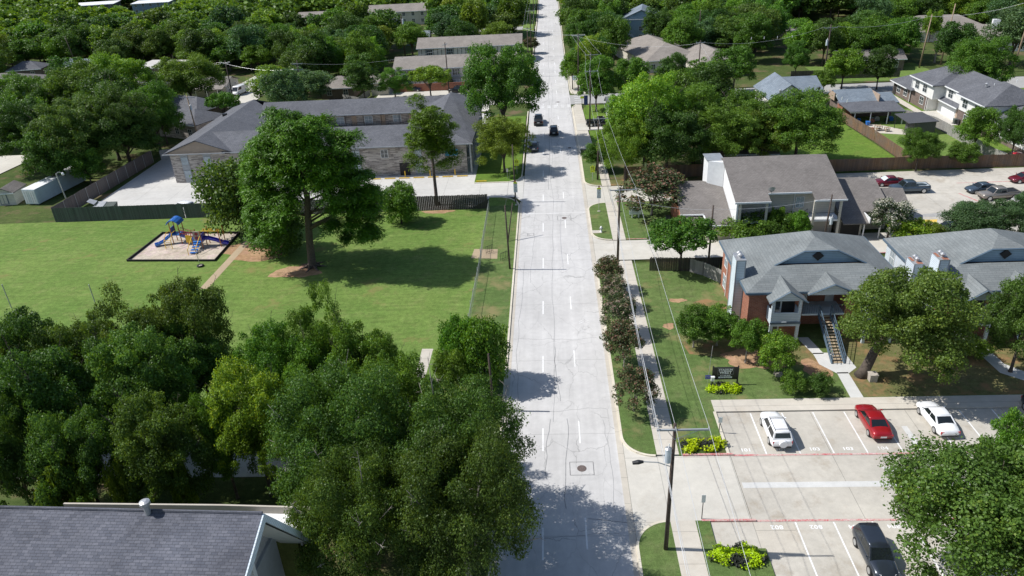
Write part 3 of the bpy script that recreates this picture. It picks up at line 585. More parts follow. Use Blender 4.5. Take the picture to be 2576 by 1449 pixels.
# --- slate blue two-storey apartment block (and the one beside it, shifted) ---------------
def blue_apartment(dx, dy, label, full):
    X0, X1, YS, YB = 20.4+dx, 36.2+dx, 69.5+dy, 82.0+dy
    b = thing('apartment_block', label, 'apartment building', (X0, YS, 0), 'slate blue and brick apartment blocks')
    wl = MB(); wl.box(X0, X0+.3, YS, YB, 0, 5.75); wl.box(X1-.3, X1, YS, YB, 0, 5.75); wl.box(X0+.3, X1-.3, YB-.3, YB, 0, 5.75)
    wl.box(X0+.3, X0+5.3, YS, YS+.3, 0, 5.75); wl.box(X0+5.3, X0+5.6, YS, YS+2.6, 0, 5.75); wl.box(X0+5.6, X0+10.0, YS+2.6, YS+2.9, 0, 5.75); wl.box(X0+10.0, X0+10.3, YS, YS+2.6, 0, 5.75); wl.box(X0+10.3, X1-.3, YS, YS+.3, 0, 5.75)
    wl.build('wall', 'brick_red' if full else 'siding_pale', b) if full else wl.build('wall', 'brick_red', b)
    if not full: MB().box(X0-.12, X0-.002, YS+.3, YB, 0, 5.7).build('side_cladding', 'siding_pale', b)
    # roof
    E, W_, S, N, ze = X1+.5, X0-.45, YS-.5, YB+.45, 5.85
    xr, zr = (E+W_)/2, 9.25; yj, yb = 75.2+dy, 76.8+dy; zg = 7.25; xg0, xg1 = W_+3.6, E-3.6; yg = 72.5+dy; yr = 72.8+dy
    xa0, xa1 = xr-1.75, xr+1.75; za = 8.7
    rm = MB()
    roof_slab(rm, [(W_, S, ze), (E, S, ze), (xg1, yg, zg), (xg0, yg, zg)],
              [(W_, N, ze), (W_, S, ze), (xg0, yg, zg), (xa0, yr, za), (xr, yj, zr), (xr, yb, zr)],
              [(E, S, ze), (E, N, ze), (xr, yb, zr), (xr, yj, zr), (xa1, yr, za), (xg1, yg, zg)],
              [(E, N, ze), (W_, N, ze), (xr, yb, zr)], [(xa0, yr, za), (xa1, yr, za), (xr, yj, zr)])
    roof = rm.build('roof', 'shingle_grey', b)
    MB().hexa([(xg0+.45, yg+.45, zg-.1), (xg1-.45, yg+.45, zg-.1), (xg1-.45, yg+.65, zg-.1), (xg0+.45, yg+.65, zg-.1)], [(xa0-.05, yg+.45, za-.17), (xa1+.05, yg+.45, za-.17), (xa1+.05, yg+.65, za-.17), (xa0-.05, yg+.65, za-.17)]).build('gable_siding', 'siding_blue', b)
    tr = MB(); tr.tube([(xg0, yg-.02, zg-.06), (xa0, yr-.04, za-.08), (xa1, yr-.04, za-.08), (xg1, yg-.02, zg-.06)], .10, 4); tr.box(W_, E, S-.09, S-.01, ze-.26, ze-.02); tr.box(W_-.09, W_-.01, S, N, ze-.26, ze-.02); tr.box(E+.01, E+.09, S, N, ze-.26, ze-.02)
    tr.build('fascia', 'trim_blue', b)
    gy = yg+.30
    vx, vz = xr-.2, 8.02
    vt = MB(); vt.hexa([(vx-.6, gy, vz), (vx, gy, vz-.55), (vx+.6, gy, vz), (vx, gy, vz+.55)], [(vx-.6, gy+.14, vz), (vx, gy+.14, vz-.55), (vx+.6, gy+.14, vz), (vx, gy+.14, vz+.55)])
    vt.build('gable_vent', 'dark_void', b)
    for (x, y, z) in ((xr-4.2, yb+.2, 7.8), (xr+3.2, yb+.5, 7.9)): mushroom_vent(roof, x, y, z, .26, 'steel' if x < xr else 'black')
    for (x, y, z) in ((xr-3.0, yb-.2, 8.0), (xr+1.3, yb+.4, 8.4), (xr+6.2, 75.8+dy, 6.9), (xr+6.9, 74.9+dy, 6.6), (xr+7.2, 73.0+dy, 6.5)): pipe_vent(roof, x, y, z)
    # chimneys
    def chimney(cx, y0, y1, z0, zt, rusty=False):
        c = MB().box(cx, cx+.95, y0, y1, z0, zt).build('chimney', 'siding_pale', b); o = b['_o']
        MB().box(cx-.05, cx+1.0, y0-.05, y1+.05, zt, zt+.07).build('chimney_cap', 'steel', c, org=o)
        if rusty: MB().box(cx+.3, cx+.9, y0, y0+.6, zt+.072, zt+.085).box(cx, cx+.3, y0+.7, y1-.2, zt+.072, zt+.085).build('rust_patch', 'rust', c, org=o)
        [MB().box(x-.05, x+.05, y-.05, y+.05, z0, zt-.002).build('corner_board', 'grey_trim', c, org=o) for x in (cx, cx+.95) for y in (y0, y1)]
        for q in (.35, .65):
            y = y0+(y1-y0)*q; MB().cyl(cx+.48, y, zt+.07, zt+.35, .17, 10).tube([(cx+.48, y, zt+.35), (cx+.48, y, zt+.45), (cx+.48, y, zt+.6)], [.26, .3, .08], 10).build('flue', 'steel', c, org=o)
    if full: chimney(X0-.98, 72.0, 73.9, 0, 8.1)
    else:
        chimney(X0-1.1, 73.2+dy, 75.1+dy, 0, 6.9, True); chimney(X0+.2, 71.0+dy, 72.9+dy, 5.6, 8.4, True)
    # west windows
    for (y, z, h) in ((80.2+dy, 3.4, 1.9), (80.2+dy, .7, 1.6), (74.9+dy, 3.4, 1.9), (74.9+dy, .6, 2.0)):
        add_window(b, 'W', y-.55, y+.55, z, z+h, X0-(.12 if not full else 0), 'window_pale')
    MB().cyl(X0-.1, 79.0+dy, 0, 5.6, .05, 8).build('downpipe', 'white', b)
    # porch bay with its own gable, two storeys
    def bay(px, tall=True):
        yb0, yb1 = YS-1.65, YS-.02; z2 = 2.75; p = MB(); xl, xr_ = px, px+3.0
        for (x, y) in ((xl, yb0), (xr_-.3, yb0)): p.box(x, x+.3, yb0, yb0+.25, 0, 5.55)
        p.box(xl, xl+.12, yb0+.25, yb1, 2.6, 4.1); p.box(xr_-.12, xr_, yb0+.25, yb1, 2.6, 4.1); p.box(xl+.3, xr_-.3, yb0+.02, yb0+.14, 2.95, 4.0); p.box(xl+.12, xr_-.12, yb0+.15, yb1, 2.6, 2.8); p.box(xl, xr_, yb0-.04, yb0-.005, 2.45, 2.75)
        bo = p.build('balcony', 'siding_pale', b)
        MB().box(xl-.06, xr_+.06, yb0-.09, yb0-.05, 2.72, 2.95).build('balcony_trim', 'trim_blue', bo, org=b['_o'])
        zp = 6.75; g = MB(); xm = (xl+xr_)/2
        roof_slab(g, [(xl-.4, yb0-.35, 5.45), (xm, yb0-.35, zp), (xm, yb0+3.9, zp), (xl-.4, yb0+1.0, 5.45)], [(xm, yb0-.35, zp), (xr_+.4, yb0-.35, 5.45), (xr_+.4, yb0+1.0, 5.45), (xm, yb0+3.9, zp)], t=.14)
        g.build('porch_roof', 'shingle_grey', b)
        MB().face([(xl-.1, yb0-.02, 5.4), (xr_+.1, yb0-.02, 5.4), (xm, yb0-.02, zp-.25)]).face([(xl-.1, yb0+.1, 5.4), (xm, yb0+.1, zp-.25), (xr_+.1, yb0+.1, 5.4)]).build('porch_gable', 'siding_pale', b)
        MB().tube([(xl-.45, yb0-.42, 5.36), (xm, yb0-.42, zp-.08), (xr_+.45, yb0-.42, 5.36)], .09, 4).build('porch_fascia', 'trim_blue', b)
        for z in (.2, 2.9):
            d = MB().box(xl+.5, xl+1.45, YS-.12, YS-.004, z, z+2.1).build('door', 'door_white', b)
            MB().box(xl+.68, xl+1.28, YS-.145, YS-.122, z+.45, z+1.9).build('door_glass', 'window', d, org=b['_o'])
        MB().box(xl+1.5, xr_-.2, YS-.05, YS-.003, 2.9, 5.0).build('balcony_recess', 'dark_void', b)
    bay(X0+1.95); bay(X0+11.6)
    # stair gable over the entrance
    g = MB(); xm = X0+8.2; xl, xr_ = xm-2.5, xm+2.5; zp = 6.85; yb0 = YS-.7
    roof_slab(g, [(xl, yb0-.2, 5.75), (xm, yb0-.2, zp), (xm, yb0+3.3, zp), (xl, yb0+.6, 5.75)], [(xm, yb0-.2, zp), (xr_, yb0-.2, 5.75), (xr_, yb0+.6, 5.75), (xm, yb0+3.3, zp)], t=.14)
    g.build('entrance_roof', 'shingle_grey', b)
    MB().hexa([(xl+.3, yb0, 5.5), (xr_-.3, yb0, 5.5), (xr_-.3, yb0+.12, 5.5), (xl+.3, yb0+.12, 5.5)], [(xm-.25, yb0, zp-.3), (xm+.25, yb0, zp-.3), (xm+.25, yb0+.12, zp-.3), (xm-.25, yb0+.12, zp-.3)]).build('entrance_gable', 'siding_pale', b)
    MB().tube([(xl-.05, yb0-.27, 5.66), (xm, yb0-.27, zp-.07), (xr_+.05, yb0-.27, 5.66)], .09, 4).build('entrance_fascia', 'trim_blue', b)
    MB().box(X0+5.6, X0+10.0, YS-.1, YS+2.6, 2.75, 2.95).build('landing', 'siding_pale', b)
    for x in (X0+6.0, X0+8.8): MB().box(x, x+.9, YS+2.5, YS+2.58, 2.96, 4.95).build('door', 'door_white', b)
    # stairs run down towards the parking
    sx0, sx1, ys, ye = X0+7.35, X0+8.55, YS-.1, YS-5.3; n = 16
    tr = MB()
    for k in range(n): z = 2.9-(k+1)*2.9/(n+1); y = ys-(k+.5)*(ys-ye)/n; tr.box(sx0+.06, sx1-.06, y-.15, y+.15, z-.05, z)
    st = tr.build('staircase', 'wood_tread', b); o = b['_o']
    for sx in (sx0, sx1):
        s = MB(); s.hexa([(sx-.05, ye-.1, 0), (sx+.05, ye-.1, 0), (sx+.05, ys, 2.6), (sx-.05, ys, 2.6)], [(sx-.05, ye-.1, .3), (sx+.05, ye-.1, .3), (sx+.05, ys, 2.98), (sx-.05, ys, 2.98)])
        s.tube([(sx, ye-.2, 1.15), (sx, ys, 3.95)], .04, 6); s.tube([(sx, ye-.2, .7), (sx, ys, 3.5)], .025, 6)
        for k in range(14): q = k/13; y = ye+(ys-ye)*q; z = 2.9*q; s.tube([(sx, y, z), (sx, y, z+1.05)], .018, 4)
        s.build('handrail', 'trim_blue', st, org=o)
    if full:
        for (xa, xb) in ((X0+5.65, sx0), (sx1, X0+9.98)):
            s = MB()
            s.tube([(xa, YS-.05, 3.95), (xb, YS-.05, 3.95)], .03, 6)
            for k in range(8): x = xa+(xb-xa)*k/7; s.tube([(x, YS-.05, 2.95), (x, YS-.05, 3.95)], .015, 4)
            s.build('landing_railing', 'trim_blue', b)
    return b
blue_apartment(0, 0, 'nearer slate blue apartment block with red brick end wall and single tall chimney', True)
blue_apartment(18.8, -.8, 'second slate blue apartment block behind the leaning tree, with two rusty topped chimneys', False)

# --- cream building with a broad brown roof and balconies -----------------------------------
def brown_roof_building():
    b = thing('apartment_building', 'cream and white apartment building with broad brown shingle roof and railed balconies', 'apartment building', (24.7, 95, 0))
    wl = MB(); wl.box(25.0, 38.6, 96.9, 104.0, 0, 6.2); wl.box(25.0, 28.9, 98.4, 98.5, 0, 6.3); b_ = wl.build('wall', 'siding_cream', b)
    MB().prism([(24.75, 94.5), (25.0, 94.5), (25.0, 104.0), (24.75, 104.0)], 0, 6.0).hexa([(24.75, 94.5, 6.0), (25.0, 94.5, 6.0), (25.0, 104.0, 6.0), (24.75, 104, 6.0)], [(24.75, 94.5, 6.02), (25, 94.5, 6.02), (25, 104, 8.9), (24.75, 104, 8.9)]).prism([(22.6, 104.0), (24.7, 103.0), (24.74, 107), (22.6, 107)], 0, 8.6).build('white_end_wall', 'white', b)
    MB().box(22.4, 24.9, 104, 107.2, 8.6, 8.7).build('flat_roof', 'steel', b)
    r = MB()
    roof_slab(r, [(24.5, 94.2, 6.0), (29.1, 94.2, 6.0), (29.1, 95.9, 6.54), (34.9, 95.9, 6.54), (34.9, 94.2, 6.0), (39.0, 94.2, 6.0), (39.0, 103.8, 9.05), (24.5, 103.8, 9.05)],
              [(24.5, 103.8, 9.05), (39.0, 103.8, 9.05), (39.0, 107.6, 7.9), (24.5, 107.6, 7.9)])
    ro = r.build('roof', 'shingle_brown', b)
    MB().box(24.4, 29.15, 94.05, 94.17, 5.75, 5.98).box(34.85, 39.05, 94.05, 94.17, 5.75, 5.98).box(29.12, 34.88, 95.75, 95.87, 6.3, 6.52).build('gutter_trim', 'white', b)
    for x in (27.0, 30.2, 33.5, 37.2): pipe_vent(ro, x, 103.9, 9.05)
    for (xa, xb) in ((25.1, 28.9), (34.9, 38.6)):
        MB().box(xa, xb, 94.5, 98.4, 2.75, 2.98).build('balcony_floor', 'white', b)
        [MB().box(x, x+.3, 94.45, 94.7, 0, 5.8).build('post', 'siding_cream', b) for x in (xa, xb-.3)]
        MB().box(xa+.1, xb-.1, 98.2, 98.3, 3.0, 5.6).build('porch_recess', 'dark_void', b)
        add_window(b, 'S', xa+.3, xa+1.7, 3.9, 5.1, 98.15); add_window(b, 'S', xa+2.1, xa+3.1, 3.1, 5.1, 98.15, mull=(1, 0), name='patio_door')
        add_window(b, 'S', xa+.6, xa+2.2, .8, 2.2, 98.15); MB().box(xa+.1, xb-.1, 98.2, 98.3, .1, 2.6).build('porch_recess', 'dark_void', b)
        rl = MB(); rl.tube([(xa, 94.6, 3.95), (xb, 94.6, 3.95)], .03, 6)
        for k in range(24): x = xa+(xb-xa)*k/23; rl.tube([(x, 94.6, 3.0), (x, 94.6, 3.95)], .013, 4)
        rl.build('balcony_railing', 'black', b)
    MB().box(26.0, 27.0, 95.3, 96.1, 3.4, 3.5).box(26.1, 26.16, 95.4, 95.46, 2.98, 3.4).box(26.85, 26.91, 95.9, 95.96, 2.98, 3.4).build('patio_table', 'cream', b)
    add_window(b, 'S', 29.2, 29.8, 4.0, 5.4, 96.88, 'window_pale'); add_window(b, 'S', 33.3, 34.3, 4.0, 5.4, 96.88, 'window_pale')
    MB().cyl(33.0, 96.8, 0, 6.4, .06, 8).build('downpipe', 'white', b)
    for s, x0, x1 in ((1, 29.0, 31.6), (-1, 34.8, 32.2)):
        t = MB()
        for k in range(14): x = x0+(x1-x0)*(k+.5)/14; t.box(x-.12, x+.12, 95.3, 96.3, 2.9-(k+1)*.2-.05, 2.9-(k+1)*.2)
        so_ = t.build('staircase', 'grey_trim', b)
        h = MB()
        for y in (95.25, 96.35):
            h.tube([(x0, y, 3.9), (x1, y, 1.0)], .035, 6)
            for k in range(12): q = k/11; x = x0+(x1-x0)*q; h.tube([(x, y, 2.9-2.85*q), (x, y, 3.9-2.9*q)], .014, 4)
        h.build('stair_railing', 'black', so_, org=b['_o'])
    # single storey wings
    def wing(x0, x1, xn0, xn1, nm):
        w = MB(); w.box(x0+.3, x1-.05, 97.7, 106, 0, 2.6)
        if xn1 > xn0: w.box(xn0, xn1, 95.4, 97.7, 0, 2.4)
        w.build('wing_wall', 'siding_cream', b)
        r = MB(); sl = .317
        if nm == 'L':
            roof_slab(r, [(17.9, 97.4, 3.2), (21.1, 97.4, 3.2), (21.1, 95.0, 2.45), (24.7, 95.0, 2.45), (24.7, 104.3, 5.4), (17.9, 104.3, 5.4)], [(17.9, 104.3, 5.4), (24.7, 104.3, 5.4), (22.3, 107.6, 4.4), (17.9, 107.6, 4.4)])
            MB().box(17.8, 21.05, 97.2, 97.35, 3.0, 3.2).box(20.98, 21.12, 94.9, 97.2, 2.4, 3.1).box(21.12, 24.7, 94.85, 94.98, 2.2, 2.43).build('wing_gutter', 'white', b)
            MB().box(17.95, 18.25, 97.6, 106, 0, 3.2).build('brick_end', 'brick_red', b)
        else:
            roof_slab(r, [(39.05, 94.2, 2.4), (42.4, 94.2, 2.4), (42.4, 96.5, 3.15), (46.2, 96.5, 3.15), (46.2, 103.5, 5.35), (39.05, 103.5, 5.35)], [(39.05, 103.5, 5.35), (46.2, 103.5, 5.35), (46.2, 107.4, 4.2), (39.05, 107.4, 4.2)])
            roof_slab(r, [(46.3, 99.2, 2.7), (49.8, 99.2, 2.7), (49.8, 102.3, 4.2), (46.3, 102.3, 4.2)], [(46.3, 102.3, 4.2), (49.8, 102.3, 4.2), (49.8, 105.5, 3.1), (46.3, 105.5, 3.1)])
            MB().box(46.3, 49.5, 99.5, 105.2, 0, 2.7).build('wing_wall', 'siding_cream', b); MB().box(42.42, 42.54, 94.2, 96.4, 2.35, 3.1).build('wing_gutter', 'white', b)
            [MB().box(x, x+.14, 94.5, 94.64, 0, 2.3).build('porch_post', 'white', b) for x in (41.9, 44.0)]; MB().box(39.2, 41.7, 95.3, 95.38, .1, 2.2).build('porch_recess', 'dark_void', b)
        r.build('wing_roof', 'shingle_brown', b)
    wing(18, 24.7, 21.3, 24.6, 'L'); wing(39, 46.2, 39.2, 42.0, 'R')
    c = MB(); c.tube([(29.4, 95.5, 6.5), (29.4, 95.4, 7.0)], .04, 6); c.tube([(29.4, 95.2, 7.1), (29.4, 95.35, 7.12), (29.4, 95.5, 7.25)], [.05, .35, .5], 14); c.build('satellite_dish', 'steel', b)
brown_roof_building()

# --- motel with courtyard ------------------------------------------------------------------
def motel():
    b = thing('motel_building', 'long two-storey motel of mottled brick with dark hipped roof round a courtyard', 'motel', (-69, 128, 0))
    ze, zr = 5.7, 7.8
    wl = MB(); wl.box(-68.6, -14.8, 128, 128.4, 0, ze-.1); wl.box(-68.6, -68.2, 128.4, 160.5, 0, ze-.1); wl.box(-15.6, -15.2, 130, 156, 0, ze-.1); wl.box(-57.4, -26.8, 152.6, 153, 0, ze-.1); wl.box(-57.8, -57.4, 139, 153, 0, ze-.1); wl.box(-26.8, -26.4, 139, 153, 0, ze-.1); wl.box(-68.2, -15.6, 160.5, 160.9, 0, ze-.1)
    wl.build('wall', 'brick_motel', b)
    r = MB()
    # left wing, gable to the front, hip at the back
    roof_slab(r, [(-69.4, 161.4, ze), (-69.4, 127.3, ze), (-63, 127.3, 8.0), (-63, 158, 8.0)], [(-63, 158, 8.0), (-63, 127.3, 8.0), (-56.6, 127.3, ze), (-56.6, 134, 8.0), (-56.6, 154, ze)] if False else [(-63, 158, 8.0), (-63, 127.3, 8.0), (-56.6, 127.3, ze), (-56.6, 153, ze)], [(-69.4, 161.4, ze), (-63, 158, 8.0), (-56.6, 161.4, ze)])
    # front wing
    roof_slab(r, [(-58.5, 127.25, ze-.02), (-13.6, 127.25, ze-.02), (-20.6, 133.6, zr), (-62.5, 133.6, zr-.02)], [(-62.5, 133.6, zr-.02), (-20.6, 133.6, zr), (-24, 140, ze), (-57, 140, ze)])
    # back wing
    roof_slab(r, [(-60, 151, ze), (-22, 151, ze), (-20, 155.6, zr), (-60, 155.6, zr)], [(-60, 155.6, zr), (-20, 155.6, zr), (-20, 161.3, ze), (-60, 161.3, ze)])
    # right wing, peaked at the back
    roof_slab(r, [(-13.6, 127.3, ze), (-13.6, 156.5, ze), (-20.2, 155.2, 8.45), (-20.4, 133.6, zr+.04)], [(-20.4, 133.6, zr+.04), (-20.2, 155.2, 8.45), (-27.2, 151, ze), (-27.2, 140, ze)], [(-13.6, 156.5, ze), (-13.6, 161.3, ze), (-20.2, 155.2, 8.45)])
    ro = r.build('roof', 'shingle_dark', b)
    MB().hexa([(-69.0, 127.5, ze-.1), (-57.0, 127.5, ze-.1), (-57.0, 127.9, ze-.1), (-69.0, 127.9, ze-.1)], [(-63.3, 127.5, 7.7), (-62.7, 127.5, 7.7), (-62.7, 127.9, 7.7), (-63.3, 127.9, 7.7)]).build('gable', 'siding_tan', b)
    MB().box(-69.5, -57, 127.05, 127.28, ze-.2, ze-.06).box(-57.9, -13.5, 127.05, 127.22, ze-.22, ze-.04).box(-59, -24, 150.8, 150.98, ze-.2, ze-.02).box(-59, -25, 140.02, 140.2, ze-.2, ze-.02).build('fascia', 'grey_trim', b)
    for x in (-66.0, -58.6 - 3.2, -54.6, -34.6, -23.5): 
        MB().box(x-.7, x+.7, 127.93, 127.99, 0, ze-.2).build('siding_strip', 'grey_trim', b)
        for z in (.9, 3.4): add_window(b, 'S', x-.6, x+.6, z, z+1.4, 127.92, 'window_pale', 'grey_trim', mull=(0, 1))
    for x in (-51.5, -47, -42.5, -38, -29.5): add_window(b, 'S', x-.6, x+.6, 3.4, 4.8, 128)
    # galleries
    g = MB(); g.box(-57.3, -26.9, 151.2, 152.6, 2.7, 2.85); g.tube([(-57.3, 151.3, 3.85), (-26.9, 151.3, 3.85)], .03, 5)
    for k in range(60): x = -57.2+30.2*k/59; g.tube([(x, 151.3, 2.85), (x, 151.3, 3.85)], .015, 4)
    for k in range(9): x = -57+30*k/8; g.tube([(x, 151.25, 0), (x, 151.25, ze-.1)], .06, 6)
    g.build('gallery', 'black', b)
    for k, x in enumerate(np.arange(-55.5, -28, 3.0)):
        if k % 2: MB().box(x-.5, x+.5, 152.5, 152.58, 2.86, 4.95).build('door', 'door_tan', b)
        else: add_window(b, 'S', x-.8, x+.8, 3.4, 4.8, 152.6, 'window_pale')
    [MB().box(-14.2, -13.9, y, y+.3, 0, ze-.1).build('column', 'grey_trim', b) for y in (127.6, 131, 136, 141, 147, 153)]
    MB().box(-15.1, -14.0, 128.6, 156, 2.6, 2.8).build('side_gallery', 'grey_trim', b)
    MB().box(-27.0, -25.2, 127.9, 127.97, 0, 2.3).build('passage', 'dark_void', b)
    for (x, y, z) in ((-57.5, 131.2, 7.0), (-57, 129, 6.3), (-40.3, 132.4, 7.3), (-64.2, 148, 7.7), (-60.6, 145, 7.2), (-37, 155.4, 7.8), (-48, 155.4, 7.8), (-16.5, 152, 7.0), (-17, 138, 6.9)): pipe_vent(ro, x, y, z, 'steel')
    MB().box(-66.6, -65.9, 149, 149.8, 6.6, 7.3).build('roof_box', 'black', ro, org=b['_o'])
    s = thing('banner_sign', 'bright blue vinyl banner on the corner of the motel brick wall, mostly hidden by pine', 'banner', (-17.4, 127.75, 3.9))
    MB().box(-18.6, -16.3, 127.7, 127.75, 3.4, 4.6).build('banner', 'sign_blue', s)
motel()

# --- near roof in the lower left corner -------------------------------------------------------
def near_building():
    P0 = G(0, 1276, 14); P1 = G(660, 1291, 14); d = (P1-P0)/np.linalg.norm(P1-P0); n = np.array([-d[1], d[0], 0]); P0 = P0-d*6
    b = thing('hall_building', 'tall building with slate blue shingle roof and white gable boards in the near corner', 'building', (P1[0], P1[1], 0))
    A = lambda s, t, z: tuple(P1+d*s+n*t+np.array([0, 0, z-14]))
    L = -22
    r = MB(); roof_slab(r, [A(L, -13, 14-5.2), A(0, -13, 14-5.2), A(0, 0, 14), A(L, 0, 14)], [A(L, 0, 14), A(0, 0, 14), A(0, 4.4, 14-6.2), A(L, 4.4, 14-6.2)], t=.2)
    ro = r.build('roof', 'shingle_near', b)
    MB().tube([A(L, 0, 14.02), A(0, 0, 14.02)], .09, 8).build('ridge_cap', 'shingle_near', ro, org=b['_o'])
    f = MB(); f.hexa([A(-.02, 0, 13.35), A(.1, 0, 13.35), A(.1, 4.6, 13.35-6.5), A(-.02, 4.6, 13.35-6.5)], [A(-.02, 0, 13.98), A(.1, 0, 13.98), A(.1, 4.6, 13.98-6.5), A(-.02, 4.6, 13.98-6.5)])
    f.hexa([A(-.02, -13, 13.45-5.2), A(.1, -13, 13.45-5.2), A(.1, 0, 13.45), A(-.02, 0, 13.45)], [A(-.02, -13, 13.98-5.2), A(.1, -13, 13.98-5.2), A(.1, 0, 13.98), A(-.02, 0, 13.98)])
    f.build('fascia', 'siding_pale', b)
    MB().face([A(-1.9, 0, 13.2), A(-.03, 0, 13.2), A(-.03, 4.3, 13.2-6.0), A(-1.9, 4.3, 13.2-6.0)]).build('soffit', 'white', b)
    g = MB(); g.hexa([A(L+1, -12.3, 0), A(-1.9, -12.3, 0), A(-1.9, 3.6, 0), A(L+1, 3.6, 0)], [A(L+1, -12.3, 8.6), A(-1.9, -12.3, 8.6), A(-1.9, 3.6, 8.6), A(L+1, 3.6, 8.6)])
    g.hexa([A(L+1, -12.3, 8.61), A(-1.9, -12.3, 8.61), A(-1.9, 3.6, 8.61), A(L+1, 3.6, 8.61)], [A(L+1, -.3, 13.4), A(-1.9, -.3, 13.4), A(-1.9, .05, 13.4), A(L+1, .05, 13.4)])
    g.build('wall', 'brick_pale', b)
    MB().hexa([A(-1.88, .2, 0), A(-1.7, .2, 0), A(-1.7, 3.5, 0), A(-1.88, 3.5, 0)], [A(-1.88, .2, 8.8), A(-1.7, .2, 8.8), A(-1.7, 3.5, 8.8), A(-1.88, 3.5, 8.8)]).build('dark_panel', 'grey_trim', b)
    MB().hexa([A(-1.69, -.1, 0), A(-1.45, -.1, 0), A(-1.45, .25, 0), A(-1.69, .25, 0)], [A(-1.69, -.1, 13.2), A(-1.45, -.1, 13.2), A(-1.45, .25, 13.2), A(-1.69, .25, 13.2)]).build('corner_board', 'white', b)
    # lower annex with white parapet beyond the ridge
    Q = lambda u, v, z: tuple(G(u, v, z))
    qa, qb, qc, qd = Q(150, 1300, 7.6), Q(700, 1330, 7.6), Q(752, 1356, 7.6), Q(777, 1291, 7.6)
    an = MB(); an.prism([Q(120, 1268, 7.6)[:2], Q(120, 1310, 7.6)[:2], Q(745, 1350, 7.6)[:2], Q(775, 1276, 7.6)[:2]], 0, 7.3).build('annex', 'forest_floor', b)  # dark roof colour covers both the debris and the shadow lying over it
    MB().prism([Q(640, 1286, 7.6)[:2], Q(702, 1286, 7.6)[:2], Q(757, 1306, 7.6)[:2], Q(737, 1344, 7.6)[:2], Q(650, 1344, 7.6)[:2]], 7.3, 7.6).build('flat_roof', 'white', b)
    pp = MB(); strip(pp, [Q(160, 1266, 8.2)[:2], Q(560, 1270, 8.2)[:2], Q(780, 1276, 8.2)[:2], Q(755, 1352, 8.2)[:2]], .13, 7.5, 8.2); pp.build('parapet', 'gutter', b)
    v = G(365, 1268, 14.6); MB().cyl(v[0], v[1], 12.8, 14.5, .17, 12).tube([(v[0], v[1], 14.5), (v[0], v[1], 14.6), (v[0], v[1], 14.78), (v[0], v[1], 14.85)], [.2, .3, .28, .12], 14).build('flue_pipe', 'steel', b)
near_building()

# --- generic houses ---------------------------------------------------------------------------
def house(name, label, x, y, w, d, rot=0, eave=2.8, rise=1.6, kind='gable', wall='siding_cream', roof='shingle_brown', win='WE SN', cat='house', group=None, over=.45, nwin=None, ridge='x', frame='white'):
    b = local(thing(name, label, cat, (x, y, 0.05), group, rz=R(rot))); b['_o'] = (0., 0., 0.)
    MB().box(-w/2, w/2, -d/2, d/2, -.3, eave-.02).build('wall', wall, b)
    if kind == 'gable':
        g = MB()
        if ridge == 'x': g.hexa([(-w/2, -d/2+.01, eave-.02), (w/2, -d/2+.01, eave-.02), (w/2, d/2-.01, eave-.02), (-w/2, d/2-.01, eave-.02)], [(-w/2, -.02, eave+rise*.93), (w/2, -.02, eave+rise*.93), (w/2, .02, eave+rise*.93), (-w/2, .02, eave+rise*.93)])
        else: g.hexa([(-w/2+.01, -d/2, eave-.02), (w/2-.01, -d/2, eave-.02), (w/2-.01, d/2, eave-.02), (-w/2+.01, d/2, eave-.02)], [(-.02, -d/2, eave+rise*.93), (.02, -d/2, eave+rise*.93), (.02, d/2, eave+rise*.93), (-.02, d/2, eave+rise*.93)])
        g.build('gable', wall, b)
    W, D = w/2+over, d/2+over; z0 = eave-rise*over/(d/2 if ridge == 'x' else w/2); z1 = eave+rise; r = MB()
    z0 += .12; z1 += .12
    if kind == 'gable':
        if ridge == 'x': roof_slab(r, [(-W, -D, z0), (W, -D, z0), (W, 0, z1), (-W, 0, z1)], [(-W, 0, z1), (W, 0, z1), (W, D, z0), (-W, D, z0)], t=.14)
        else: roof_slab(r, [(-W, D, z0), (-W, -D, z0), (0, -D, z1), (0, D, z1)], [(W, -D, z0), (W, D, z0), (0, D, z1), (0, -D, z1)], t=.14)
    elif kind == 'hip':
        if w >= d: q = W-D*.95; roof_slab(r, [(-W, -D, z0), (W, -D, z0), (q, 0, z1), (-q, 0, z1)], [(W, D, z0), (-W, D, z0), (-q, 0, z1), (q, 0, z1)], [(-W, D, z0), (-W, -D, z0), (-q, 0, z1)], [(W, -D, z0), (W, D, z0), (q, 0, z1)], t=.14)
        else: q = D-W*.95; roof_slab(r, [(-W, D, z0), (-W, -D, z0), (0, -q, z1), (0, q, z1)], [(W, -D, z0), (W, D, z0), (0, q, z1), (0, -q, z1)], [(-W, -D, z0), (W, -D, z0), (0, -q, z1)], [(W, D, z0), (-W, D, z0), (0, q, z1)], t=.14)
    else: roof_slab(r, [(-W, -D, eave+.15), (W, -D, eave+.15), (W, D, eave+.15+rise), (-W, D, eave+.15+rise)], t=.2)
    ro = r.build('roof', roof, b)
    MB().box(-W, W, -D-.1, -D-.01, z0-.22, z0-.02).build('gutter', frame if frame != 'white' else 'white', b)
    levels = [0.9] if eave < 4.2 else [0.9, 3.5]
    for z in levels:
        for f, span, at in (('S', w, -d/2), ('W', d, -w/2), ('E', d, w/2)):
            if f not in win: continue
            n = nwin or max(1, int(span/3.6))
            for k in range(n):
                c = -span/2+span*(k+.5)/n; hw = .55
                add_window(b, f, c-hw, c+hw, z, z+1.3, at)
    return b, ro
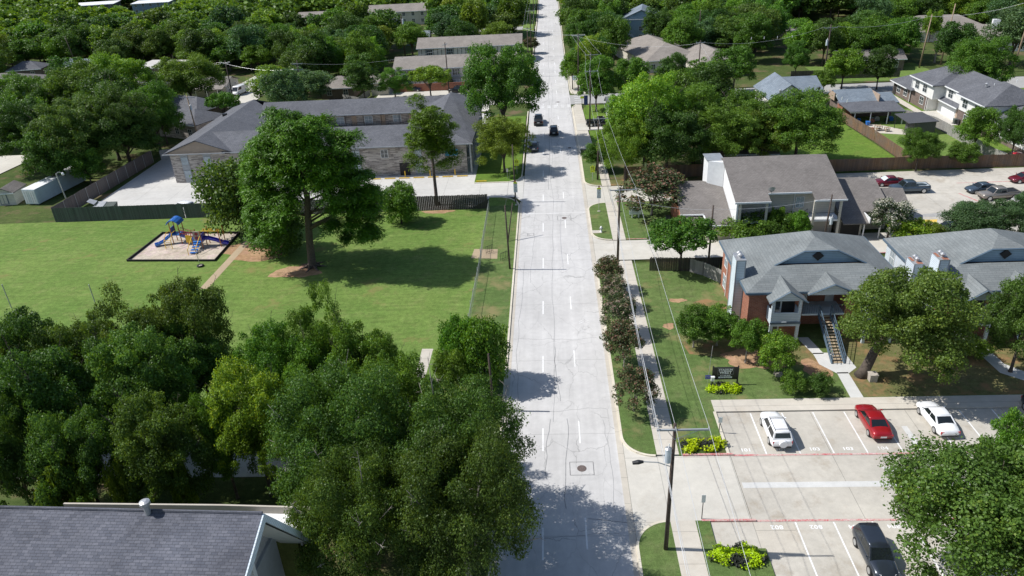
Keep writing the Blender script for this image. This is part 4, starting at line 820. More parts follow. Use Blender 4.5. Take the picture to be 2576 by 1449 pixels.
def townhouse(label, x0, x1, y, nb, patio):
    w = x1-x0; b, ro = house('townhouse_block', label, (x0+x1)/2, y+5, w, 10, 0, 5.3, 2.1, 'gable', 'panel_beige', 'shingle_taupe', '', 'townhouses', 'long taupe roofed townhouse blocks')
    for k in range(nb):
        c = -w/2+w*(k+.55)/nb
        MB().box(c-1.1, c+1.1, -5.06, -5.005, 0, 4.9).build('siding_bay', 'grey_trim', b)
        add_window(b, 'S', c-.9, c+.9, 3.2, 4.7, -5.06, 'window', 'white', mull=(2, 1)); add_window(b, 'S', c-.9, c+.7, .8, 2.0, -5.06, 'window_pale')
    MB().box(-w/2, w/2, -5.2, -5.1, 2.5, 2.7).build('belt_trim', 'grey_trim', b)
    for k in range(12): pipe_vent(ro, -w/2+1.5+k*(w-3)/11, .4+(k % 3)*.9-.9, 7.2, 'steel')
    if patio: MB().box(-w/2, w/2-2, -8.2, -8.0, 0, 1.9).build('patio_wall', 'brick_red', b)
    return b
townhouse('nearer long townhouse block with taupe roof and red brick patio wall', -40.2, -8.4, 198.6, 5, True)
townhouse('farther long townhouse block with taupe roof and five narrow window bays', -38.6, -7.8, 229.0, 5, False)
house('townhouse_block', 'beige townhouse block with pale roof at the top of the picture, partly behind trees', -61.8, 324, 34, 10, 0, 5.3, 2.2, 'gable', 'siding_cream', 'shingle_taupe', 'S', 'townhouses')
house('house', 'low house with long grey roof seen between treetops at upper left', -95.5, 330, 30, 13, 0, 3, 2.4, 'hip', 'siding_cream', 'shingle_taupe', 'S')
b, ro = house('duplex_house', 'large slate blue house with rows of white framed windows at the left edge', -149, 200, 20, 15, 18, 5.6, 2.6, 'hip', 'siding_slate', 'shingle_brown', 'SE', nwin=6)
MB().box(-9, 3, -13, -7.5, 0, 2.6).build('porch', 'siding_slate', b); roof_slab(MB(), [(-9.5, -13.5, 2.6), (3.5, -13.5, 2.6), (3.5, -7.4, 3.6), (-9.5, -7.4, 3.6)]).build('porch_roof', 'shingle_brown', b)
house('house', 'small dark grey roofed house behind the slate blue house', -167, 240, 10, 8, 10, 3, 1.8, 'hip', 'brick_brown', 'shingle_dark', 'S')
house('house', 'small house with pale blue grey roof beside a slim pole at upper left', -149.4, 243, 12, 8, -8, 2.8, 1.5, 'gable', 'siding_cream', 'shingle_blue', 'S')
house('house', 'low house with flat beige roof behind the trunks of a dark tree', -119, 232, 13, 9, -12, 3.2, .5, 'shed', 'brick_brown', 'lot_white', 'S')
house('house', 'brown roofed house just below the flat beige roof', -113, 212, 11, 7, -8, 3.0, 1.6, 'gable', 'siding_cream', 'shingle_brown', 'S')
b, ro = house('house', 'small pale house with open porch beside the parked white vans', -92, 204, 11, 9, 0, 2.7, 1.5, 'gable', 'siding_cream', 'shingle_brown', 'SE')
[MB().box(x, x+.15, -7, -6.85, 0, 2.3).build('porch_post', 'white', b) for x in (-5, -2, 1, 4)]; roof_slab(MB(), [(-5.6, -7.3, 2.4), (5.6, -7.3, 2.4), (5.6, -4.4, 2.9), (-5.6, -4.4, 2.9)]).build('porch_roof', 'shingle_taupe', b)
house('house', 'mottled brick house with dark grey hipped roof left of the motel roof', -80.0, 163, 12, 9, -25, 3.4, 2.0, 'hip', 'brick_motel', 'shingle_dark', 'SE')
house('house', 'dark roofed house directly behind the brick house with hipped roof', -86, 175, 16, 9, -25, 3.4, 2.2, 'hip', 'brick_brown', 'shingle_dark', 'S')
house('house', 'small brick house in deep shade right of the vans', -72, 208, 10, 7, 0, 2.8, 1.2, 'gable', 'brick_brown', 'shingle_brown', 'S')
house('house', 'small brick house with pale hipped roof and fenced patch of lawn', -54, 195, 8.5, 8, 0, 2.8, 2.0, 'hip', 'brick_brown', 'shingle_taupe', 'S')
house('garage', 'narrow pale garage beside the left end of the nearer townhouses', -43.5, 197, 4.5, 8, 0, 3.2, 1.2, 'gable', 'siding_cream', 'shingle_taupe', 'S', 'garage')
house('shed', 'little pale shed behind the farther townhouse roof', -15, 262, 5, 4, 0, 3.0, .8, 'gable', 'siding_cream', 'shingle_taupe', 'S', 'shed')
house('garage', 'small blue grey roofed outbuilding with red umbrella beside it', -45, 272, 8, 7, 0, 2.6, 1.4, 'gable', 'siding_slate', 'shingle_blue', 'S', 'garage')
house('warehouse', 'long white roofed building at the far upper left', -240, 414, 22, 12, 10, 5, .4, 'shed', 'metal_dark_ribs', 'white', 'S', 'warehouse')
house('warehouse', 'white roofed dark walled building right of the long one at the far upper left', -206, 410, 19, 11, 6, 5, .4, 'shed', 'siding_slate', 'white', 'S', 'warehouse')
b, ro = house('house', 'tall grey blue house with gabled roof among trees right of the road', 31.5, 262, 12, 14, -8, 7.2, 2.6, 'gable', 'siding_blue', 'shingle_blue', 'S', ridge='y')
house('duplex_house', 'long brown grey roofed house in front of the tall grey blue house', 31, 222, 16, 30, 12, 3.2, 3.0, 'hip', 'siding_cream', 'shingle_taupe', 'S')
house('house', 'brown roofed house right of the long brown grey roof', 43, 208, 12, 22, 8, 3.2, 2.6, 'hip', 'siding_cream', 'shingle_taupe', 'S')
b, ro = house('small_house', 'small white house with dark grey roof beside the corner lawn', 16.6, 161.5, 8, 7.5, 0, 3.0, 1.6, 'gable', 'siding_white', 'shingle_dark', 'SW')
b, ro = house('house', 'pale house with blue grey cross gabled roof behind the big trees', 50.4, 165, 8, 12, 0, 3.6, 2.6, 'gable', 'siding_white', 'shingle_blue', 'SW', ridge='y')
roof_slab(MB(), [(-.5, -2.8, 3.9), (8.2, -2.8, 3.9), (7.8, 2.3, 6.1), (.0, 2.3, 6.1)], [(.0, 2.3, 6.1), (7.8, 2.3, 6.1), (8.2, 6.0, 3.9), (-.5, 6.0, 3.9)]).build('side_roof', 'shingle_blue', b); MB().box(4.1, 7.7, -2.3, 5.5, 0, 3.75).build('side_wing', 'siding_slate', b)
house('house', 'wide low house with grey roofs at the upper right', 117, 240, 26, 16, -6, 3.2, 3.2, 'hip', 'siding_white', 'shingle_taupe', 'S')
b, ro = house('house', 'grey roofed house with white box chimney at the upper right', 124, 222, 22, 14, -14, 3.0, 3.0, 'hip', 'siding_white', 'shingle_taupe', 'S')
MB().box(-1, .8, -2, -.8, 4, 7.6).build('chimney', 'white', b)
house('small_house', 'little grey roofed house beside the bright red parked car', 78.5, 252, 8, 7, 10, 2.8, 1.6, 'gable', 'siding_cream', 'shingle_taupe', 'S')
house('small_house', 'dark brick house in shade behind the long dark fence', 82, 201, 16, 8, -3, 3.0, 1.6, 'gable', 'brick_brown', 'shingle_brown', 'SW')
house('shed_house', 'low grey roof glimpsed under trees behind the brown board fence', 33, 130, 12, 9, -4, 2.6, 1.4, 'gable', 'brick_brown', 'shingle_brown', 'S', 'house')

# --- house with carport, ribbed shed, long duplex -------------------------------------------
def carport_house():
    b = thing('carport_house', 'brick house with blue grey roofs and wide dark carport over its back yard', 'house', (63, 156, 0))
    MB().box(59.6, 70.2, 155.2, 161, 0, 3.0).build('wall', 'brick_brown', b); MB().box(59.4, 61.5, 153.2, 156, 0, 2.8).build('annex_wall', 'brick_red', b)
    r = MB(); roof_slab(r, [(59.2, 154.2, 3.1), (67.0, 154.2, 3.1), (66.7, 158.6, 5.0), (59.0, 158.6, 5.0)], [(59.0, 158.6, 5.0), (66.7, 158.6, 5.0), (66.7, 162.4, 3.2), (58.6, 162.4, 3.2)], [(66.9, 153.8, 3.1), (70.8, 153.8, 3.1), (70.2, 157.0, 4.5), (67.0, 157.0, 4.5)], [(67.0, 157.0, 4.5), (70.2, 157, 4.5), (70.8, 161, 3.1), (67.0, 161, 3.1)])
    ro = r.build('roof', 'shingle_blue', b)
    MB().box(66.72, 66.9, 154.1, 158.6, 3.2, 4.7).box(58.9, 59.1, 157.0, 160.4, 3.1, 4.6).build('brick_gable', 'brick_pale' if False else 'door_tan', b)
    c = MB(); roof_slab(c, [(59.6, 149.4, 2.7), (69.9, 148.3, 2.7), (69.9, 154.4, 3.35), (58.9, 155.3, 3.35)]); c.build('carport_roof', 'shingle_dark', b)
    [MB().box(x, x+.16, y, y+.16, 0, 2.65).build('post', 'white', b) for x, y in ((60.6, 149.6), (63.6, 149.4), (66.8, 149.1), (69.5, 148.6), (59.4, 154.6))]
    MB().box(59.6, 69.9, 149.22, 149.34, 2.4, 2.62).build('carport_fascia', 'steel', b)
    for x in (61.2, 64.3, 66.0): mushroom_vent(ro, x, 158.6, 4.9, .2)
    for k, (x, y, c_, s) in enumerate(((61.4, 151.4, 'steel', .4), (62.5, 151.9, 'play_blue', .35), (64.6, 150.6, 'rust', .4), (66.0, 151.8, 'steel', .45), (67.6, 150.8, 'black', .4), (68.6, 151.5, 'play_blue', .45), (65.3, 152.2, 'white', .3))):
        tag(MB().box(x-s, x+s, y-s*.7, y+s*.7, .05, .05+s*1.5).box(x-s*.9, x+s*.6, y-s*.5, y+s*.6, .05+s*1.5+.003, s*2.0).build('storage_box', c_), 'piece of household clutter stored in the shade under the dark carport', 'storage box', 'clutter under the carport')
carport_house()
def ribbed_shed():
    b = thing('lean_to_shed', 'dark ribbed metal shed with flat open lean-to roof in the back yard', 'shed', (70, 142, 0))
    roof_slab(MB(), [(67.2, 140.4, 2.5), (72.9, 141.0, 2.55), (72.3, 147, 2.8), (66.9, 146.4, 2.8)], t=.12).build('roof', 'metal_dark_ribs', b)
    MB().hexa([(68.4, 140.8, 0), (72.5, 141.2, 0), (72.1, 144.2, 0), (68.2, 144, 0)], [(68.4, 140.8, 2.35), (72.5, 141.2, 2.4), (72.1, 144.2, 2.6), (68.2, 144, 2.6)]).build('wall', 'metal_dark_ribs', b)
    [MB().cyl(x, y, 0, 2.4, .06, 6).build('post', 'black', b) for x, y in ((67.4, 141.0), (67.1, 146.0))]
ribbed_shed()
def duplex():
    b = thing('duplex_building', 'long white and brown brick duplex with dark roofs and white framed windows', 'house', (79, 157, 0))
    lo = MB(); lo.box(78.0, 88, 165.2, 173.8, 0, 2.9); lo.box(78.2, 90, 157.9, 165.2, 0, 2.9); lo.box(80.4, 90, 148.0, 157.9, 0, 2.9); lo.box(79.6, 90, 138.2, 148.0, 0, 2.9); lo.box(81, 90, 126.0, 138.2, 0, 2.9); lo.build('lower_wall', 'brick_brown', b)
    up = MB(); up.box(78.0, 90, 155.6, 165.0, 2.9, 5.8); up.box(80.2, 90, 147.6, 155.6, 2.9, 5.8); up.box(79.4, 90, 138.4, 147.6, 2.9, 5.8); up.box(80.9, 90, 126.2, 138.4, .9, 3.4); up.box(78.3, 80.4, 157.75, 157.9, 0, 2.9); up.box(80.28, 80.42, 148.2, 157.5, 0, 2.8); up.build('upper_wall', 'siding_white', b)
    r = MB(); hipr = lambda x0, x1, y0, y1, z0, z1, q: roof_slab(r, [(x0, y1, z0), (x0, y0, z0), ((x0+x1)/2, y0+q, z1), ((x0+x1)/2, y1-q, z1)], [(x1, y0, z0), (x1, y1, z0), ((x0+x1)/2, y1-q, z1), ((x0+x1)/2, y0+q, z1)], [(x0, y0, z0), (x1, y0, z0), ((x0+x1)/2, y0+q, z1)], [(x1, y1, z0), (x0, y1, z0), ((x0+x1)/2, y1-q, z1)])
    hipr(77.4, 91, 154.9, 165.6, 5.85, 8.6, 4.0); hipr(79.7, 90.6, 140, 162, 5.83, 8.3, 4.0); hipr(78.7, 91, 137.7, 148.3, 5.86, 8.7, 4.0)
    hipr(77.3, 88.8, 163.5, 174.5, 3.0, 5.4, 4.0); hipr(80.2, 90.8, 125.4, 140.5, 3.5, 6.0, 3.5)
    roof_slab(r, [(79.3, 148.0, 2.95), (80.4, 148.0, 3.6), (80.4, 157.0, 3.6), (79.3, 157.0, 2.95)], t=.12)
    r.build('roof', 'shingle_dark', b)
    for (y, z, at) in ((162.8, 3.6, 78), (159.3, 3.6, 78), (153.0, 3.8, 80.2), (145.6, 3.6, 79.4), (141.2, 3.6, 79.4), (160.2, .9, 78.2), (171, .9, 78), (167.5, .9, 78), (144.6, .9, 79.6), (129.5, 1.2, 80.9), (134, 1.2, 80.9)):
        add_window(b, 'W', y-.85, y+.85, z, z+1.5, at, 'window', 'white', mull=(1, 1))
    MB().box(80.18, 80.26, 150.2, 156.8, .05, 2.5).build('garage_door', 'white', b); MB().box(80.1, 80.17, 148.5, 149.6, .05, 2.2).build('door', 'door_tan', b)
    MB().box(77.9, 77.98, 172.2, 173.4, .05, 2.5).build('entry_recess', 'dark_void', b)
    g = MB(); [g.box(x-.12, x-.02, y0, y1, z-.2, z) for x, y0, y1, z in ((77.4, 155, 165.6, 5.82), (78.7, 137.7, 148.2, 5.82), (79.68, 148.4, 154.8, 5.8), (77.28, 165.7, 174.5, 2.98), (79.28, 148, 157, 2.93), (80.18, 125.4, 137.6, 3.48))]
    [g.cyl(x, y, 0, 5.7, .06, 6) for x, y in ((77.9, 165.1), (78.1, 158.0))]; g.build('gutter', 'white', b)
duplex()
# ---------------------------------------------------------------- trees
def leaf_mesh(name, P, N, size, seed, fl=None, aspect=1.0):
    """one mesh of leaf-cluster cards: P centres, N normals"""
    g = np.random.default_rng(seed); n = len(P)
    N = N/(np.linalg.norm(N, axis=1, keepdims=True)+1e-9)
    A = np.cross(N, g.normal(size=(n, 3))); A /= np.linalg.norm(A, axis=1, keepdims=True)+1e-9; B = np.cross(N, A)
    s = size*g.uniform(.55, 1.25, (n, 1)); a = A*s*aspect; b = B*s/aspect*.8
    V = np.empty((n, 4, 3)); V[:, 0] = P-a*.5; V[:, 1] = P+b*.5+N*s*.12; V[:, 2] = P+a*.5; V[:, 3] = P-b*.5+N*s*.12
    me = bpy.data.meshes.new(name); me.vertices.add(n*4); me.vertices.foreach_set('co', V.reshape(-1).astype(np.float32))
    me.loops.add(n*4); me.loops.foreach_set('vertex_index', np.arange(n*4, dtype=np.int32)); me.polygons.add(n)
    me.polygons.foreach_set('loop_start', np.arange(0, n*4, 4, dtype=np.int32)); me.polygons.foreach_set('loop_total', np.full(n, 4, dtype=np.int32))
    return me, g, n
def crown(name, seed, lobes, n, size, mat, aspect=1.0, shell=.55, upb=.25, droop=0.0, flat=.75, fluff=.16):
    """lobes: (x, y, z, r, [tone]); leaves sit in the outer shell of every lobe"""
    g = np.random.default_rng(seed); L = np.array([l[:4] for l in lobes]); w_ = L[:, 3]**2; w_ /= w_.sum()
    tone = np.array([l[4] if len(l) > 4 else g.uniform(-.18, .18) for l in lobes])
    idx = g.choice(len(L), n, p=w_); D = g.normal(size=(n, 3)); D[:, 2] += upb*1.2; D /= np.linalg.norm(D, axis=1, keepdims=True)
    # lumpy lobe surface: twig clusters
    k = 9+int(n/900); C = g.normal(size=(len(L), 14, 3)); C /= np.linalg.norm(C, axis=2, keepdims=True)
    bump_ = np.einsum('ijk,ik->ij', C[idx], D).max(axis=1)
    rr = L[idx, 3]*(shell+(1-shell)*g.random(n)**.6)*(1-fluff+fluff*2*(bump_-.6)/.4+g.normal(0, .05, n))
    P = L[idx, :3]+D*rr[:, None]*np.array([1, 1, flat]); P[:, 2] -= droop*np.abs(D[:, 0]+D[:, 1])*L[idx, 3]*.3
    J = L[idx, 3][:, None]; P += g.normal(size=(n, 3))*J*np.array([.13, .13, .09]); P += (np.sin(P[:, [1, 2, 0]]*17/np.maximum(L[:, 3].mean()*4, .3)+seed)+np.sin(P[:, [2, 0, 1]]*31/np.maximum(L[:, 3].mean()*4, .3)))*J*.09
    N = D*.7+g.normal(size=(n, 3))*.6+np.array([0, 0, upb])
    me, g2, n = leaf_mesh(name, P, N, size, seed+1, aspect=aspect)
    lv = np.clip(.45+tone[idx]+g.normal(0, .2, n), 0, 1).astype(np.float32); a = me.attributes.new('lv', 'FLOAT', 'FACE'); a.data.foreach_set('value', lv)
    f = me.attributes.new('fl', 'FLOAT', 'FACE'); f.data.foreach_set('value', np.clip(g.random(n)*.45+.55*(D[:, 2]*.5+.5), 0, 1).astype(np.float32))
    me.update(); me.validate(); me.materials.append(M[mat] if isinstance(mat, str) else mat); return me
def trunk_mesh(name, seed, lobes, base_r, fork, mat, lean=(0, 0), nbr=9, twigs=0):
    r_ = random.Random(seed); mb = MB(); fx, fy, fz = lean[0], lean[1], fork
    mb.tube([(0, 0, -.02), (fx*.1, fy*.1, fork*.12), (fx*.5+r_.uniform(-.02, .02), fy*.5, fork*.55), (fx, fy, fz)], [base_r*1.55, base_r*1.05, base_r*.85, base_r*.7], 9)
    ls = sorted(lobes, key=lambda l: -l[3])[:nbr]
    for l in ls:
        e = np.array(l[:3]); s = np.array([fx, fy, fz*r_.uniform(.75, 1.0)]); m1 = s+(e-s)*.4+np.array([r_.uniform(-.05, .05), r_.uniform(-.05, .05), .04]); 
        mb.tube([s, m1, s+(e-s)*.75, e], [base_r*.55, base_r*.36, base_r*.2, base_r*.08], 6)
        for _ in range(2+twigs):
            q = m1+(e-m1)*r_.uniform(.2, .9); t_ = q+np.array([r_.uniform(-1, 1), r_.uniform(-1, 1), r_.uniform(-.2, .9)])*l[3]*.9
            mb.tube([q, (q+t_)/2+np.array([0, 0, .02]), t_], [base_r*.14, base_r*.09, base_r*.03], 4)
    if twigs:
        for _ in range(9 if twigs < 4 else 14):
            l = r_.choice(lobes); e = np.array(l[:3]); c0 = np.array([0, 0, fz+.2]); dr = (e-c0)/np.linalg.norm(e-c0); q = e+dr*l[3]*.2; tip = e+dr*(l[3]+r_.uniform(.1, .32))+np.array([r_.uniform(-.1, .1), r_.uniform(-.1, .1), r_.uniform(-.02, .12)])
            mb.tube([q, (q+tip)/2, tip], [base_r*.17, base_r*.11, base_r*.04], 4)
            for _k in range(4): w0 = q+(tip-q)*r_.uniform(.3, .9); mb.tube([w0, w0+np.array([r_.uniform(-.13, .13), r_.uniform(-.13, .13), r_.uniform(-.02, .13)])], [base_r*.07, base_r*.025], 3)
    me = bpy.data.meshes.new(name); me.from_pydata(mb.v, [], mb.f); me.polygons.foreach_set('use_smooth', [True]*len(mb.f)); me.materials.append(M[mat]); me.update(); return me
def lobeset(seed, nl, zc, hz, rmin=.24, rmax=.42, spread=.72, ragged=.15, low=-.55):
    """lobes over an ellipsoid of unit radius, half height hz, centre zc"""
    r_ = random.Random(seed); out = []; ga = math.pi*(3-math.sqrt(5))
    for k in range(nl):
        t = low+(1-low)*(k+.5)/nl; a = k*ga+r_.uniform(-.5, .5); q = math.sqrt(max(0, 1-t*t*.92)); s = spread*(1+r_.uniform(-ragged, ragged*1.4))
        rr = r_.uniform(rmin, rmax)*(1.0 if t > 0 else .85); out.append((q*math.cos(a)*s, q*math.sin(a)*s, zc+t*hz*s*1.05, rr, r_.uniform(-.22, .22)))
    for k in range(int(nl*1.6)):
        t = r_.uniform(-.4, 1); a = r_.uniform(0, 6.28); q = math.sqrt(max(0, 1-t*t*.92)); s = spread*r_.uniform(1.15, 1.42)
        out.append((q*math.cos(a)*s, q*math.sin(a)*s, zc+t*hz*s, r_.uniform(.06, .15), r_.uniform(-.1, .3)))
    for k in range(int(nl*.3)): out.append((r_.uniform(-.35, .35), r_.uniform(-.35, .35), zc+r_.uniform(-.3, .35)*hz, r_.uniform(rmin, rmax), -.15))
    return out
PRO = {}
def proto(key, seed, nl, zc, hz, n, size, tr=.055, fork=None, mat='leaf_mid', bark='bark', **kw):
    lk = {k: kw.pop(k) for k in ('rmin', 'rmax', 'spread', 'ragged', 'low') if k in kw}
    tk = {k: kw.pop(k) for k in ('lean', 'nbr', 'twigs') if k in kw}
    lb = lobeset(seed, nl, zc, hz, **lk)
    PRO[key] = (crown('crown_'+key, seed, lb, n, size, mat, **kw), trunk_mesh('trunk_'+key, seed, lb, tr, fork if fork else zc-hz*.55, bark, **tk), zc)
# heights are in crown radii: tree height = zc + hz
for k in range(4): proto('far%d' % k, 100+k, 15+2*k, 1.45, 1.0+.12*k, 6500, .135, .05, ragged=.25, rmin=.26, rmax=.46, fluff=.22)
for k in range(4): proto('mid%d' % k, 120+k, 24+3*k, 1.4, 1.0+.1*k, 20000, .07, .05, ragged=.28, rmin=.2, rmax=.38, fluff=.25)
for k in range(3): proto('near%d' % k, 140+k, 34+4*k, 1.35, .95, 64000, .040, .05, ragged=.32, rmin=.15, rmax=.32, spread=.78, twigs=2, fluff=.28)
for k in range(2): proto('live%d' % k, 160+k, 46, 1.15, .72, 90000, .028, .06, ragged=.28, rmin=.15, rmax=.28, spread=.8, twigs=2, fluff=.3, aspect=1.15)
proto('open', 170, 46, 1.45, 1.1, 52000, .040, .05, fork=.75, ragged=.42, rmin=.16, rmax=.3, spread=.74, twigs=4, fluff=.32)
proto('open1', 171, 42, 1.45, 1.15, 52000, .040, .05, fork=.8, ragged=.45, rmin=.16, rmax=.28, spread=.76, twigs=4, fluff=.32)
for k in range(2): proto('bush%d' % k, 210+k, 30, 1.0, .98, 18000, .075, .05, fork=.4, ragged=.25, rmin=.24, rmax=.42, spread=.7, low=-.95, fluff=.28)
proto('umbrella', 180, 26, 1.5, .55, 17000, .07, .045, fork=.85, ragged=.3, rmin=.17, rmax=.3, spread=.8, low=-.3, fluff=.25)
proto('slim', 181, 24, 2.3, 1.9, 15000, .085, .06, ragged=.25, rmin=.25, rmax=.42, low=-.8, fluff=.25)
proto('myrtle', 190, 20, 1.35, .95, 9000, .08, .035, fork=.45, ragged=.25, rmin=.2, rmax=.38, mat='leaf_myrtle', low=-.6, nbr=12)
proto('myrtlew', 191, 20, 1.35, .95, 9000, .08, .035, fork=.45, ragged=.25, rmin=.2, rmax=.38, mat='leaf_myrtle_white', low=-.6, nbr=12)
proto('shrub', 195, 16, .75, .62, 7000, .09, .03, fork=.3, ragged=.3, rmin=.22, rmax=.4, low=-.8)
proto('pineS', 197, 44, 3.2, 1.75, 34000, .065, .07, fork=3.0, ragged=.42, rmin=.2, rmax=.36, spread=.7, low=-.9, mat='leaf_pine', bark='bark_pine', aspect=2.0, upb=.6, fluff=.35, twigs=3)
KIND = {'far': 'tree', 'mid': 'tree', 'near': 'tree'}
def plant(key, x, y, rad, h, mat, label, cat='tree', name='broadleaf_tree', group=None, rz=None, seed=0, z0=0.0, bark=None, trunk=True):
    cm, tm, zc = PRO[key]
    P = thing(name, label, cat, (x, y, z0), group, rz=rng.uniform(0, 6.28) if rz is None else rz)
    hh = {'far': 2.5, 'mid': 2.5, 'bush': 1.98, 'near': 2.3}.get(key[:-1], {'open': 2.6, 'open1': 2.7, 'umbrella': 2.05, 'slim': 4.2, 'myrtle': 2.3, 'myrtlew': 2.3, 'shrub': 1.37, 'pineS': 4.9}.get(key, 1.87))
    S = (rad, rad, h/hh)
    for nm, me in (('crown', cm),)+((('trunk', tm),) if trunk else ()):
        o = bpy.data.objects.new(nm, me); col.objects.link(o); o.parent = P; o.scale = S
        if nm == 'crown' and mat: o.material_slots[0].link = 'OBJECT'; o.material_slots[0].material = M[mat]
        if nm == 'trunk' and bark: o.material_slots[0].link = 'OBJECT'; o.material_slots[0].material = M[bark]
    return P
def T(key, u, v, wpx, h, mat, label, cat='tree', name='broadleaf_tree', group=None, fc=.6, **kw):
    """tree whose crown centre (at fc*h) is seen at (u, v), crown wpx wide"""
    P = G(u, v, fc*h); rad = wpx/2*depth(P)/FPX*(.86 if key[:4] in ('near', 'live', 'open') else 1.12 if key[:6] == 'myrtle' else .92)
    CIRC.append((P[0], P[1], rad)); return plant(key, P[0], P[1], rad, h, mat, label, cat, name, group, z0=0.1, **kw)
CIRC = []
# --- the big pine: broad domed crown on a tall bare trunk -------------------------------------
def big_pine():
    bx, by = -32.7, 90.4; P = thing('pine_tree', 'huge broad domed pine with bare leaning trunk in the middle of the park lawn', 'tree', (bx, by, .1))
    r_ = random.Random(31); lb = []
    def px(u, v, y, r, t=None):
        # lobe centre seen at (u,v) in the vertical plane y metres behind the trunk
        d = (u-1288)*_r-(v-724.5)*_u+FPX*_f; k = (by+y)/d[1]; q = CAM+d*k; lb.append((q[0]-bx, q[1]-by, q[2]-.1, r, r_.uniform(-.2, .25) if t is None else t))
    rows = [(308, 690, 790, 2.0), (330, 655, 830, 2.1), (365, 635, 860, 2.2), (405, 622, 905, 2.2), (445, 615, 935, 2.1), (485, 612, 950, 2.1), (525, 620, 955, 1.9), (560, 625, 945, 1.8), (590, 640, 700, 1.6), (590, 870, 940, 1.4)]
    for v, u0, u1, r in rows:
        n = max(3, int((u1-u0)/38))
        for k in range(n):
            u = u0+(u1-u0)*(k+.5)/n+r_.uniform(-10, 10); e = 1-abs(2*(k+.5)/n-1)
            cen = v > 465 and 728 < u < 812
            for y in (-4.2*e**.5, 3.8*e**.5):
              if not (cen and (y < 0 or v > 520)): px(u, v+r_.uniform(-10, 10)+(14 if y < 0 else -6), y+r_.uniform(-1, 1), r*r_.uniform(.62, .9))
    for k in range(9): px(r_.uniform(680, 880), r_.uniform(350, 420), r_.uniform(-2, 2), 1.7, -.2)
    cm = crown('crown', 33, lb, 150000, .28, 'leaf_pine', aspect=1.9, shell=.3, upb=.9, flat=.5, fluff=.42)
    c = bpy.data.objects.new('crown', cm); col.objects.link(c); c.parent = P
    mb = MB(); pts = [(0, 0, -.1), (0, 0, .6), (.25, 0, 4), (.7, .1, 8), (1.1, .2, 11), (1.2, .2, 14), (.6, .2, 17)]; mb.tube(pts, [.8, .56, .48, .43, .37, .28, .1], 12)
    for l in sorted(lb, key=lambda l: -l[3])[:34]:
        e = np.array(l[:3]); z = min(max(e[2]-r_.uniform(1.5, 4), 5.5), 14); s = np.array([.08*z, .15, z]); m_ = (s+e)/2+np.array([0, 0, -.3]); mb.tube([s, m_, e], [.17, .11, .04], 6)
    for a in ((3.5, 0, 5.6, 7.2), (5.5, 1, 5.6, 8.6), (-3, -1, 7.5, 8.2)): mb.tube([(.5, 0, a[2]), (a[0]*.5, a[1]*.5, a[2]+.8), (a[0], a[1], a[3])], [.26, .18, .08], 7)
    for k in range(7): a = k*.9; mb.tube([(math.cos(a)*.4, math.sin(a)*.4, .3), (math.cos(a)*1.5, math.sin(a)*1.5, .02), (math.cos(a)*2.4, math.sin(a)*2.4, -.1)], [.22, .13, .05], 5)
    t = mb.build('trunk', 'bark_pine', P, smooth=True, org=(0, 0, 0)); CIRC.append((bx, by, 7))
big_pine()
T('pineS', 1083, 352, 138, 16.3, None, 'slim pine with a bare lower trunk standing by the dark board fence', name='pine_tree', fc=.66)
T('bush0', 597, 500, 195, 11.5, 'leaf_oak', 'dense dark green tree left of the huge pine, overhanging the playground corner', fc=.5)
T('bush1', 690, 560, 150, 8, 'leaf_dark', 'dark understorey tree tucked behind the trunk of the huge pine')
T('bush1', 1003, 503, 100, 6.5, 'leaf_mid', 'small bushy tree against the fence between the huge pine and slim pine')
T('open', 1265, 352, 150, 10, 'leaf_yellow', 'yellow green tree with forked trunk on the vivid lawn beside the road')
T('near0', 1264, 222, 200, 18.5, 'leaf_mid', 'tall full green tree hiding the right end of the motel roof')
